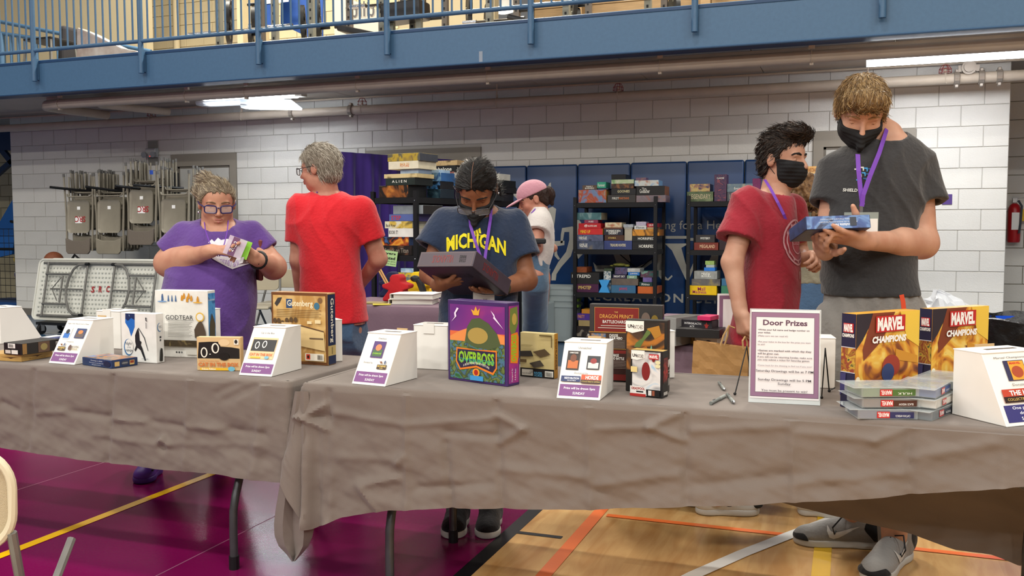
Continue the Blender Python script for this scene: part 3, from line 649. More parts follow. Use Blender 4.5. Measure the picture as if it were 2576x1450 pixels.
SG('C', 1, 1733.7, 720, 1803, 742.5, 'yellow with magenta letters', '#e3b90f', [('Mall', -.1, .3, .4, .28, '#a0245f'), ('Madness', -.25, -.35, .35, .5, '#a0245f')])
SG('C', 1, 1739.5, 703.4, 1812, 719.5, 'grey with little figures', '#54504d,#66625e,#8d7f55', None)
SG('C', 1, 1746, 683, 1804, 703, 'silver grey city', '#8a8a84,#9c9c95', [('MENTAL', .05, .3, .3, .4), ('BLOCKS', .05, -.2, .3, .4)])
SG('C', 1, 1771, 674, 1798.4, 683, 'small blue', '#2a74c9', None, dp=.16)
SG('C', 1, 1776, 667, 1797, 674, 'small white', '#a9b3b0', None, dp=.14)
SG('C', 1, 1774, 657, 1796.5, 667, 'small lime green', '#8fae5a,#a6bd75', None, dp=.14)
SG('C', 1, 1814, 720, 1848, 742, 'green round-emblem', '#3d7a5c', None)
SG('C', 1, 1815, 702, 1846, 719.5, 'steel blue', '#3a6a8a', None)
# rack D top (between the two masked men)
SG('D', 3, 2030, 470, 2078, 502, 'grey lower', '#6a6c6e', None)
SG('D', 3, 2028, 437, 2074, 470, 'blue and white stack-top', '#4a6a92,#c9cdd0', None)
SG('D', 3, 2026, 418, 2069, 437, 'cream orange rounded', '#dca25a,#e3b97a', ['ANECRAFTERS'], '#8d4a1f')
# ---- purple drape on its pipe
dr = empty('drape_backdrop', (-5.0, 9.2, 0), label='deep purple fabric drape hung on an upright pipe frame', cat='drape')
P0 = gz(846, 380, 2.2); P1 = np.array([-4.0, 9.75, 2.2])
P0 = gy(846, 381, 8.6); P1 = gy(1150, 403, 9.75); hz0 = P0[2]
nx = 130; nz_ = 14; V = []
dvec = (P1-P0); dvec[2] = 0; Lx = np.linalg.norm(dvec); dh = dvec/Lx; nh = np.array([-dh[1], dh[0], 0])
for j in range(nz_+1):
    for i in range(nx+1):
        s = i/nx*Lx; t = j/nz_; z = .02+(P0[2]-.02)*(1-t)+(P1[2]-P0[2])*(i/nx)*(1-t)
        off = .028*math.sin(s*26+1.2*math.sin(s*5))+.014*math.sin(s*61+t*2)
        if t < .08: off *= .35
        V.append(tuple(P0[:2]*1+dh[:2]*s+nh[:2]*off)+(z,))
Vd = [(a-(-5.0), b-9.2, c) for a, b, c in V]
M_drape = mat('purple_drape', '#2f1466', .85, var=.15, vscale=4, sheen=.3, bump=.1, bscale=150)
MB().add(Vd, [(j*(nx+1)+i, j*(nx+1)+i+1, (j+1)*(nx+1)+i+1, (j+1)*(nx+1)+i) for j in range(nz_) for i in range(nx)]).obj('drape', M_drape, dr, smooth=True)
for p in (P0, P1): MB().cyl((p[0]+5+nh[0]*.06, p[1]-9.2+nh[1]*.06, 0), (p[0]+5+nh[0]*.06, p[1]-9.2+nh[1]*.06, p[2]-.02), .022).obj('upright', M_chrome, dr, smooth=True)
# ---- folding chairs on a cart
M_chairm = mat('chair_beige', '#8f8878', .42, metal=.15, var=.05, vscale=10)
M_cush = mat('chair_tweed', '#6f665c', .9, var=.12, vscale=200)
M_stencil = mat('red_stencil', '#a3272a', .6)
def rrect(w_, h_, r, n=5):
    P = []
    for cx, cy_, a in ((w_/2-r, h_/2-r, 0), (-w_/2+r, h_/2-r, 90), (-w_/2+r, -h_/2+r, 180), (w_/2-r, -h_/2+r, 270)):
        for k in range(n+1): t = math.radians(a+90*k/n); P.append((cx+r*math.cos(t), cy_+r*math.sin(t)))
    return P
def folded_chair(src=False, cushion=True):
    """hung upside down, local x across, z up, front to -y; z=0 lowest edge (backrest), feet at z~1.0"""
    e = empty('folding_chair', (0, 0, 0), cat='chair')
    for s in (-1, 1):
        MB().tube([(s*.205, .012, .04), (s*.215, .012, .5), (s*.235, -.01, 1.0)], .0115, 8).obj('front_leg', M_chairm, e, smooth=True)
        MB().tube([(s*.18, .03, .3), (s*.19, .035, .6), (s*.2, .04, .98)], .0105, 8).obj('rear_leg', M_chairm, e, smooth=True)
        MB().cyl((s*.234, -.008, .975), (s*.236, -.012, 1.015), .015).obj('foot_cap', mat('grey_rubber', '#6e6c68', .8), e)
    MB().tube([(-.2, .008, .76), (-.19, .004, .735), (-.16, .0, .725), (.16, .0, .725), (.19, .004, .735), (.2, .008, .76)], .009, 8).obj('crossbar', M_chairm, e, smooth=True)
    p = rrect(.36, .41, .05); pi = [(x*.9, y*.91) for x, y in p]
    pan = MB(); n = len(p)
    v = [(x, -.01, .47+y) for x, y in p]+[(x*.97, .012, .47+y*.97) for x, y in p]+[(x, .004, .47+y) for x, y in pi]
    pan.add(v, [(i, (i+1) % n, n+(i+1) % n, n+i) for i in range(n)]+[(i, 2*n+i, 2*n+(i+1) % n, (i+1) % n) for i in range(n)]+[tuple(2*n+i for i in reversed(range(n)))])
    pan.obj('seat_pan', M_chairm, e, smooth=True)
    bp = [(-.2, .2), (-.19, .03), (-.16, .0), (.16, .0), (.19, .03), (.2, .2), (.1, .17), (-.1, .17)]
    MB().prism(bp, (0, .0, .0), (1, 0, 0), (0, 0, 1), .026).obj('backrest', M_cush if cushion else M_chairm, e, bevel=.008, segs=2)
    if src:
        lettering([('SRC', .02, 0, .075, .17, M_stencil, {'rot': math.pi, 'bold': .02})], e, (0, .003, .44), (1, 0, 0), (0, 0, 1), .0015, 'stencil', 'red stencilled letters, upside down')
    decal([(rect(-.03, .09, .02, .13), M_wht)]+([(rect(-.06, -.08, .05, .0), M_wht)] if src else []), e, (0, .003, .47), (1, 0, 0), (0, 0, 1), .001, 'sticker')
    return e
ch_s, ch_p = folded_chair(True), folded_chair(False, False)
def cols_px(u, v): return gy(u, v, 9.0)
chair_n = 0
for ci, (uL, uR, vb, cush, srcf, depthn) in enumerate(((160, 232, 640, True, True, 7), (231, 308, 641, False, False, 7), (314, 392, 617, True, True, 7), (395, 470, 640, True, False, 5))):
    a, b = gy(uL, 500, 9.0), gy(uR, 500, 9.0); xc = (a[0]+b[0])/2; zb = gy(uL, vb, 9.0)[2]
    for k in range(depthn):
        base = (ch_s if srcf and k == 0 else ch_p)
        if k == 0 and ci in (0, 1): o = base
        else: o = copy_tree(base)
        o.location = (xc+.012*random.uniform(-1, 1), 9.0+.05*k+(.05 if k else 0), zb+(.05 if k else 0)+random.uniform(-.01, .012)); o.rotation_euler = (math.radians(-2), 0, 0)
        nmc = ['stencilled chair hanging in the outermost column of the chair cart', 'plain beige chair with a single sticker in the second column', 'stencilled chair hung highest on the chair cart, with blue tape', 'beige folding chair at the door end of the chair cart'][ci] if k == 0 else 'beige folding chair packed behind the front ones in the %s column of the cart' % ['outermost', 'second', 'third', 'last'][ci]
        tag(o, label=nmc, cat='chair', group='folding chairs on the cart'); chair_n += 1
MB().box((gy(383, 434, 8.98)[0], 8.965, gy(383, 434, 8.98)[2]), (.026, .03, .05)).obj('tape_wrap', mat('blue_tape', '#2a4fb0', .5), None, label='blue tape wrapped on the highest folding chair leg', cat='tape')
cart = empty('chair_cart', (-8.6, 9.25, 0), label='black steel cart with long arms holding hanging folding chairs', cat='cart')
for i, (u0, v0, u1, v1) in enumerate(((125, 471, 250, 484), (215, 470, 335, 486), (290, 468, 400, 480), (335, 466, 462, 474))):
    p, q = gy(u0, v0, 8.85), gy(u1, v1, 9.35); MB().tube([(p[0]+8.6, p[1]-9.25, p[2]), (q[0]+8.6, q[1]-9.25, q[2])], .016, 8).obj('arm', M_blackmetal, cart, smooth=True)
a = gy(428, 470, 9.3)[0]+8.6; b = gy(165, 470, 9.3)[0]+8.6
MB().box2((b, .1, 1.72), (a, .16, 1.78)).obj('top_beam', M_blackmetal, cart); MB().box2((a-.05, .08, .1), (a+.03, .18, 1.95)).obj('mast', M_blackmetal, cart); MB().box2((b, .05, .1), (a, .2, .18)).obj('base', M_blackmetal, cart)
for x_ in (b, a): MB().cyl((x_-.03, .12, .06), (x_+.03, .12, .06), .055, n=16).obj('caster', M_blackmetal, cart, smooth=True)
MB().box((a, .07, gy(430, 503, 9.3)[2]), (.05, .01, .12)).obj('tag', mat('orange_tag', '#d8452a', .5), cart)
# ---- white folding tables standing on a cart
M_plast = mat('white_blow_moulded', '#d7d6cb', .5, var=.03)
A = gy(76, 806, 8.35); TW = 2.0
wt = empty('folding_table', (A[0], 8.36, .15), cat='table', label='white plastic folding table stood on edge, steel legs folded against its underside')
lean = .4/.76
Yv = Vector((0, .16, .745)).normalized(); Xv = Vector((1, .02, 0)).normalized(); Nv = Xv.cross(Yv)   # Nv points to the camera side
def TP(x, y, n=0): return tuple(Xv*x+Yv*y+Nv*n)
tb = MB(); pr_ = [(x+TW/2, y+.38) for x, y in rrect(TW, .76, .07)]; tb.prism(pr_, (0, 0, 0), Xv, Yv, -.045); tb.obj('tabletop', M_plast, wt, bevel=.006)
rim = MB().tube([TP(x, y, .004) for x, y in [(x+TW/2, y+.38) for x, y in rrect(TW-.03, .73, .065)]], .012, 6, closed=True).obj('rim', M_plast, wt, smooth=True)
dm = MB()
for i in range(34):
    for j in range(13):
        dm.box(Vector(TP(.09+i*.05+(j % 2)*.012, .06+j*.053, .004)), (.022, .01, .016), R=Matrix((Xv, Nv, Yv)).transposed().to_3x3())
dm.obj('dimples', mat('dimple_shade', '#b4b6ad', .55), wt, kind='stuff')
def ttube(pts, r=.014): return MB().tube([TP(*p) for p in pts], r, 8)
for y_ in (.06, .70): ttube([(.12, y_, .03), (TW-.12, y_, .03)], .016).obj('side_rail', M_greysteel, wt, smooth=True)
for x_ in (.2, .8, 1.2, 1.8): ttube([(x_, .05, .045), (x_, .71, .045)], .013).obj('cross_rail', M_greysteel, wt, smooth=True)
for m_ in (0, 1):
    f = lambda x: x if m_ == 0 else TW-x
    for y_ in (.2, .56): ttube([(f(.2), y_, .06), (f(.57), y_, .06)], .014).obj('leg_spreader', M_greysteel, wt, smooth=True)
    ttube([(f(.8), .075, .062), (f(.68), .085, .062), (f(.61), .14, .062), (f(.56), .24, .062), (f(.535), .38, .062), (f(.56), .52, .062), (f(.61), .62, .062), (f(.68), .675, .062), (f(.8), .685, .062)], .015).obj('leg', M_greysteel, wt, smooth=True)
    for y_ in (.075, .685): ttube([(f(.78), y_, .062), (f(.83), y_, .062)], .018).obj('foot_cap', M_blackmetal, wt)
    ttube([(f(.46), .22, .062), (f(.46), .54, .062)], .012).obj('strut', M_greysteel, wt, smooth=True)
    ttube([(f(.3), .38, .06), (f(.78), .38, .06)], .01).obj('strut', M_greysteel, wt, smooth=True)
    ttube([(f(.32), .38, .062), (f(.44), .52, .062)], .006).obj('brace', M_greysteel, wt); ttube([(f(.32), .38, .062), (f(.42), .24, .062)], .006).obj('brace', M_greysteel, wt)
lettering([('S', .89, .39, .075, .05, M_stencil, {'bold': .03}), ('R', 1.0, .395, .075, .05, M_stencil, {'bold': .03}), ('C', 1.11, .4, .075, .05, M_stencil, {'bold': .03})], wt, (0, 0, 0), Xv, Yv, .012, 'stencil', 'red stencilled letters')
t2 = MB().prism(pr_, (0, 0, 0), Xv, Yv, -.045).obj('folding_table', M_plast, loc=(A[0]+.02, 8.36+.13, .15), bevel=.006, label='second white folding table standing behind the first on its cart', cat='table')
tcart = empty('table_cart', (A[0], 8.45, 0), label='low black wheeled cart carrying white folding tables', cat='cart')
MB().box2((.22, -.22, .115), (1.7, .22, .148)).obj('deck', M_blackmetal, tcart)
MB().tube([(.2, .2, .13), (.2, .3, .8), (.3, .32, .93), (.42, .3, .86)], .014).obj('handle', M_blackmetal, tcart, smooth=True)
for x_, y_ in ((.28, -.2), (.18, .2), (1.6, -.2), (1.6, .2)):
    MB().cyl((x_-.018, y_, .058), (x_+.018, y_, .058), .058, n=20).obj('caster_wheel', mat('rubber', '#19191b', .6), tcart, smooth=True)
    MB().box((x_-.024, y_, .085), (.006, .05, .09)).box((x_+.024, y_, .085), (.006, .05, .09)).obj('caster_fork', M_chrome, tcart)
bb = gy(143, 640, 8.95); MB().ball((bb[0], 8.9, bb[2]-.085), .12, 12).obj('basketball', mat('basketball', '#7a4226', .6, bump=.3, bscale=200), smooth=True, label='brown basketball showing behind the white folding table', cat='ball')
# ---- ball cage and stair at the far left
cg = empty('ball_cage', (-11.75, 10.2, 0), label='tall black wire ball cage on a blue wheeled base', cat='cage')
gm = MB()
for i in range(13): gm.cyl((-.75+.1*i, 0, .2), (-.75+.1*i, 0, 1.25), .004, n=4)
for j in range(11): gm.cyl((-.75, 0, .2+.105*j), (.45, 0, .2+.105*j), .004, n=4)
gm.obj('wire_mesh', M_blackmetal, cg, kind='stuff')
MB().box2((-.8, -.05, .06), (.5, .7, .16)).obj('base', mat('cage_blue', '#1b3f73', .5), cg, bevel=.01)
MB().tube([(.45, 0, .2), (.45, 0, 1.2), (.38, 0, 1.32), (.1, 0, 1.36)], .02).tube([(.45, 0, .95), (-.8, 0, .95)], .02).obj('frame', M_blackmetal, cg, smooth=True)
for k, (x_, z_, c) in enumerate(((.25, .83, '#22407f'), (.02, .72, '#c9572b'), (.3, .55, '#4d7fb5'), (.12, .48, '#c9a52a'), (-.1, .5, '#b8402a'), (.3, .33, '#b56a94'), (.1, .27, '#c23b2b'), (-.1, .3, '#d0a52a'), (-.25, .72, '#d0b03a'))):
    MB().ball((cg.location.x+x_, 10.42+.03*k, z_+.06), .105, 12).obj('play_ball', art('ball_%d' % k, [c, c, '#d8b53a' if k % 2 else '#2a4a8a', '#e8e2d0'], 6, seed=k), smooth=True, label=['navy and white', 'orange and yellow', 'light blue', 'yellow', 'red', 'pink', 'red lower', 'golden', 'gold upper'][k]+' play ball inside the wire cage', cat='ball', group='balls in the cage')
stair = empty('stair', (-13, 11.2, 0), label='blue steel stair stringers rising to the balcony', cat='stair')
def sp(u, v, y=11.2): p = gy(u, v, y); return (p[0]+13, p[1]-11.2, p[2])
for pts in ([(-60, 470), (28, 398), (28, 412), (-60, 490)], [(-60, 380), (28, 378), (28, 300), (-60, 300)], [(0, 385), (28, 420), (28, 400), (10, 378), (-60, 378)]):
    P = [sp(*p) for p in pts]; m_ = MB(); m_.add(P+[(a, b+.06, c) for a, b, c in P], [(3, 2, 1, 0), (4, 5, 6, 7)] if len(P) == 4 else [(4, 3, 2, 1, 0), (5, 6, 7, 8, 9)]); n_ = len(P)
    m_.add(P+[(a, b+.06, c) for a, b, c in P], [(i, (i+1) % n_, n_+(i+1) % n_, n_+i) for i in range(n_)]); m_.obj('stringer', mat('stair_blue', '#16365f', .4), stair)
P = [sp(*p) for p in ((-60, 660), (33, 500), (36, 602), (30, 640))]; MB().add(P+[(a, b+.05, c) for a, b, c in P], [(0, 1, 2, 3), (7, 6, 5, 4), (0, 4, 5, 1), (1, 5, 6, 2), (2, 6, 7, 3), (3, 7, 4, 0)]).obj('panel', mat('stair_cloth', '#1f5fa8', .6), stair)
# ---- stacked storage bins
for k in range(4):
    z = .02+.065*k; e = empty('storage_bin', (-2.98, 9.62, z), label='translucent grey plastic bin, %s of the nested stack by the mural' % ['lowest', 'second', 'third', 'topmost'][k], cat='storage bin', group='nested bins by the racks')
    M_bin = mat('frosted_bin', '#a9b3b3', .35, alpha=.72)
    R0 = [(x, y, 0) for x, y in rrect(.36, .3, .04)]; R1 = [(x*1.16, y*1.16, .40) for x, y in rrect(.36, .3, .04)]; R2 = [(x*1.24, y*1.24, .405) for x, y in rrect(.36, .3, .04)]; R3 = [(x*1.24, y*1.24, .375) for x, y in rrect(.36, .3, .04)]
    MB().loft([R0, R1, R2, R3], False).add(R0, [tuple(reversed(range(len(R0))))]).obj('tub', M_bin, e, smooth=True)
    for s_ in (-1, 1): MB().box((.0+s_*.232, -.05, .385), (.02, .1, .03)).obj('latch', mat('lime_latch', '#6d8f2a', .5), e)
for k in range(3):
    z = .47+.1*k
    e = empty('shoe_bin', (-3.16, 9.3, z), label='small clear bin with dark handle hole, %s of three by the pink cap' % ['lowest', 'middle', 'topmost'][k], cat='storage bin', group='small bins by the racks')
    R0 = [(x, y, 0) for x, y in rrect(.26, .2, .03)]; R1 = [(x*1.15, y*1.15, .14) for x, y in rrect(.26, .2, .03)]
    MB().loft([R0, R1], False).add(R0, [tuple(reversed(range(len(R0))))]).obj('tub', mat('frosted_bin', '#a9b3b3'), e, smooth=True)
    MB().box((.04, -.113, .09), (.1, .006, .04)).obj('handle_hole', mat('dark_hole', '#1d2733', .6), e, bevel=.002)
MB().box((-3.16, 9.3, .235), (.36, .3, .46)).obj('bin_crate', mat('frosted_bin', '#a9b3b3'), bevel=.02, segs=2, label='large frosted crate under the small clear bins', cat='storage bin')
# ---- bins at the right, extinguisher, wall plate
M_bag = mat('black_bag', '#101012', .35, bump=.6, bscale=25)
def trash(name, x, y, r, h, m, label, bag=True):
    e = empty(name, (x, y, 0), label=label, cat='trash can')
    MB().lathe([(r*.8, 0), (r*.95, h*.78), (r*.96, h*.8), (r*1.05, h*.8), (r*1.06, h*.84), (r*1.0, h*.85), (r*1.02, h), (r*.94, h), (r*.9, h*.6), (r*.7, .03)], (0, 0, 0), 32).obj('can', m, e, smooth=True)
    if bag:
        prof = [(r*1.045, h*.87), (r*1.07, h*.93), (r*1.05, h*1.015), (r*.98, h*1.02), (r*.9, h*.97), (r*.85, h*.8)]
        MB().loft([[((q+.008*math.sin(7*t+zz*40)+.005*math.sin(19*t))*math.cos(t), (q+.008*math.sin(7*t+zz*40))*math.sin(t), zz+.008*math.sin(5*t)) for t in np.linspace(0, 2*math.pi, 49)[:-1]] for q, zz in prof], False).obj('liner', M_bag, e, smooth=True)
    for s_ in (-1, 1): MB().box((s_*r*1.12, 0, h*.78), (.06, .12, .06)).obj('handle', m, e, bevel=.01)
    return e
tq = gz(2395, 735, .82)
bt = trash('trash_can', gy(2388, 740, 5.15)[0], 5.15, .195, .80, mat('grey_can', '#3a3d40', .5), 'trash can with a black liner and a white bag on top')
tb_ = trash('recycling_can', gy(2578, 735, 4.6)[0], 4.6, .235, .84, mat('blue_can', '#0f4fd0', .4), 'bright blue recycling can with a black liner')
decal([(rect(-.012, -.02, .012, .02), M_wht)], tb_, (-.17, -.19, .7), (.78, -.62, 0), (0, 0, 1), .01, 'sticker')
# recycling arrows and text
th = -.9
lettering([('RECYCLE', 0, -.06, .018, .09, M_wht, {})], tb_, (.205*math.cos(th), .215*math.sin(th), .5), (-math.sin(th), math.cos(th), 0), (0, 0, 1), .012)
decal([([(.05*math.cos(a)+.012*math.cos(a), .05*math.sin(a)+.012*math.sin(a)) for a in np.linspace(k*2.094+.2, k*2.094+1.6, 8)]+[(.04*math.cos(a), .04*math.sin(a)) for a in np.linspace(k*2.094+1.6, k*2.094+.2, 8)], M_wht) for k in range(3)], tb_, (.205*math.cos(th), .215*math.sin(th), .56), (-math.sin(th), math.cos(th), 0), (0, 0, 1), .014, 'recycling_symbol')
# white plastic bag resting on the black can
bx_, by_, bz_ = bt.location.x+.02, 5.15, .815
rg = np.random.RandomState(3); mbag = MB()
rings = []
for j, (rr, zz) in enumerate(((.11, 0), (.115, .015), (.09, .04), (.06, .07), (.035, .09), (.012, .115))):
    rings.append([(bx_+(rr+.012*rg.randn())*math.cos(t)*(1.1)-.015*j, by_+(rr+.01*rg.randn())*math.sin(t), bz_+zz+.007*rg.randn()*(j > 0)) for t in np.linspace(0, 2*math.pi, 23)[:-1]])
mbag.loft(rings).obj('plastic_bag', mat('white_film', '#d5d8dd', .3, alpha=.85), label='crumpled white plastic bag lying on the black-lined can', cat='plastic bag')
fe = empty('fire_extinguisher', (gy(2551, 560, 11.5)[0], 11.5, gy(2551, 610, 11.5)[2]), label='red fire extinguisher with a black hose hung on the recessed wall', cat='fire extinguisher')
M_red = mat('extinguisher_red', '#a8121c', .35)
MB().lathe([(.06, 0), (.066, .02), (.066, .36), (.05, .41), (.025, .43)], (0, 0, 0), 24).obj('cylinder', M_red, fe, smooth=True)
MB().box((0, 0, .46), (.05, .04, .05)).box((.03, -.01, .49), (.12, .02, .015)).obj('valve', M_chrome, fe, bevel=.004)
MB().tube([(.03, -.04, .46), (.06, -.07, .4), (.05, -.08, .2), (.04, -.08, .1)], .012).obj('hose', mat('hose', '#3d434b', .5), fe, smooth=True)
decal([(rect(-.035, .14, .04, .33), M_wht)], fe, (0, -.068, 0), (1, 0, 0), (0, 0, 1), .002, 'label_plate'); MB().box((.1, -.02, .3), (.06, .02, .13)).obj('tag', mat('yellow_tag', '#d8b21f', .5), fe)
pp = gy(2374, 502, WY-.004); MB().box((pp[0]+.03, WY-.006, pp[2]), (.09, .012, .1)).obj('wall_plate', mat('plate_purple', '#4d3478', .5), label='small square purple plate on the block wall', cat='wall plate')
# ---- rear tables with purple cloths
M_plum = mat('plum_cloth', '#735d69', .85, var=.06, vscale=3, bump=.12, bscale=60)
def cloth_box(name, x0, x1, y0, y1, z, hem, m, parent, seed=0):
    """draped cloth over a rectangular top: top grid plus hanging sides with soft folds"""
    rg = np.random.RandomState(seed); per = []
    n = 26
    def side(a, b, k): return [(a[0]+(b[0]-a[0])*i/k, a[1]+(b[1]-a[1])*i/k) for i in range(k)]
    kx = int((x1-x0)/.06); ky = int((y1-y0)/.06)
    per = side((x0, y0), (x1, y0), kx)+side((x1, y0), (x1, y1), ky)+side((x1, y1), (x0, y1), kx)+side((x0, y1), (x0, y0), ky); N = len(per)
    cx_, cy2 = (x0+x1)/2, (y0+y1)/2; ph = rg.rand(6)*6
    rings = []
    for t, dz in ((-.04, 0), (0, -.002), (.012, -.014), (.018, -.06), (.02, -.2), (.026, -.4), (.03, -hem)):
        R_ = []
        for i, (x, y) in enumerate(per):
            ox = (1 if x > x1-1e-6 else -1 if x < x0+1e-6 else 0); oy = (1 if y > y1-1e-6 else -1 if y < y0+1e-6 else 0)
            a = i/N*2*math.pi; w_ = t+(abs(dz)/hem)*.012*(math.sin(a*19+ph[0])+.6*math.sin(a*37+ph[1])) if t > 0 else t
            R_.append((x+ox*w_, y+oy*w_, z+dz))
        rings.append(R_)
    mb = MB().loft(rings, False); o_ = len(mb.v); mb.add([(x0+.04, y0+.04, z), (x1-.04, y0+.04, z), (x1-.04, y1-.04, z), (x0+.04, y1-.04, z)], [(0, 1, 2, 3)])
    return mb.obj(name, m, parent, smooth=True)
def table_frame(e, x0, x1, y0, y1, z, feet=True, m=None):
    m = m or M_greysteel
    MB().box2((x0+.01, y0+.01, z-.045), (x1-.01, y1-.01, z-.006)).obj('tabletop', M_plast, e, bevel=.008)
    ym = (y0+y1)/2
    for xe, d in ((x0+.3, 1), (x1-.3, -1)):
        for s_ in (-1, 1):
            w_ = (y1-y0)/2-.05
            MB().tube([(xe, ym+s_*.08, z-.05), (xe, ym+s_*.1, z-.1), (xe, ym+s_*w_*.7, .42), (xe, ym+s_*w_*.94, .27), (xe, ym+s_*w_*.99, .22), (xe, ym+s_*w_, .15), (xe, ym+s_*w_, .03)], .0155, 10).obj('leg', m, e, smooth=True)
            MB().cyl((xe, ym+s_*w_, 0), (xe, ym+s_*w_, .05), .019, n=12).obj('foot_cap', M_blackmetal, e)
        MB().cyl((xe, ym-w_*.6, z-.26), (xe, ym+w_*.6, z-.26), .012).obj('crossbar', m, e, smooth=True)
        MB().cyl((xe, ym, z-.26), (xe+d*.42, ym, z-.06), .011).obj('brace', m, e, smooth=True)
ta = empty('cloth_table', (0, 0, 0), label='side table under a plum cloth in front of the drape', cat='table'); table_frame(ta, -3.38, -2.33, 5.42, 6.1, .735)
tac = cloth_box('tablecloth', -3.38, -2.33, 5.42, 6.1, .74, .62, M_plum, None, 2); tag(tac, 'plum cloth draped over the table holding binders', 'tablecloth')
tb2 = empty('cloth_table', (0, 0, 0), label='side table under a plum cloth behind the paper bag', cat='table'); table_frame(tb2, -1.03, -.6, 4.03, 5.5, .735)
tbc = cloth_box('tablecloth', -1.03, -.6, 4.03, 5.5, .74, .62, M_plum, None, 5); tag(tbc, 'plum cloth draped over the table behind the paper bag', 'tablecloth')

# open folding chairs standing behind the woman in purple
def open_chair(u, v, rz, label):
    q = gz(u, v); e = empty('folding_chair', tuple(q), rz, label=label, cat='chair', group='open folding chairs by the wall'); M_b = mat('chair_cream', '#b3a88f', .45)
    bk = [(x, .0, .70+y) for x, y in rrect(.42, .2, .05)]; n = len(bk)
    MB().add(bk+[(x, .02, z) for x, y, z in bk], [tuple(range(n)), tuple(reversed(range(n, 2*n)))]+[(i, n+i, n+(i+1) % n, (i+1) % n) for i in range(n)]).obj('backrest', M_b, e, bevel=.004)
    MB().box((0, -.2, .44), (.4, .38, .03)).obj('seat', M_b, e, bevel=.012, segs=2)
    for s_ in (-1, 1):
        MB().tube([(s_*.22, .02, .82), (s_*.22, .0, .6), (s_*.22, -.42, .01)], .012).obj('leg', M_greysteel, e, smooth=True); MB().tube([(s_*.2, -.3, .45), (s_*.2, .1, .01)], .012).obj('leg', M_greysteel, e, smooth=True)
    for y_, z_ in ((-.3, .2), (.05, .12)): MB().cyl((-.2, y_, z_), (.2, y_, z_), .01).obj('crossbar', M_chrome, e, smooth=True)
open_chair(655, 872, .35, 'cream folding chair standing open between the purple and red shirts'); open_chair(720, 860, .2, 'cream folding chair standing open behind the red shirt')
# ================================================================== FRONT TABLES
TT = .727
M_cloth = mat('taupe_cloth', '#6c6159', .8, var=.035, vscale=3, bump=.12, bscale=350, sheen=.15)
def hemf(samples, y):
    P = [gy(u, v, y) for u, v in samples]; X = np.array([p[0] for p in P]); Z = np.array([p[2] for p in P]); k = np.argsort(X); return lambda x: float(np.interp(x, X[k], Z[k]))
def seg_ridge(x, z, segs):
    d = np.zeros_like(x)
    for (x0, z0, x1, z1, amp, wd) in segs:
        dx, dz = x1-x0, z1-z0; wd = max(wd, .013); q = np.clip(((x-x0)*dx+(z-z0)*dz)/(dx*dx+dz*dz), 0, 1)
        d += 1.5*amp*np.exp(-((x-x0-q*dx)**2+(z-z0-q*dz)**2)/(wd*wd))
    return d
def vnoise(x, y, s):
    return (np.sin(x*7.1+s+1.3*np.sin(y*5.3+s))*np.sin(y*9.7+s*2+.9*np.sin(x*4.1))+.5*np.sin(x*17.3+y*11+s*3+np.sin(y*23))+.35*np.sin(x*31+2*np.sin(y*13+s)))/1.85
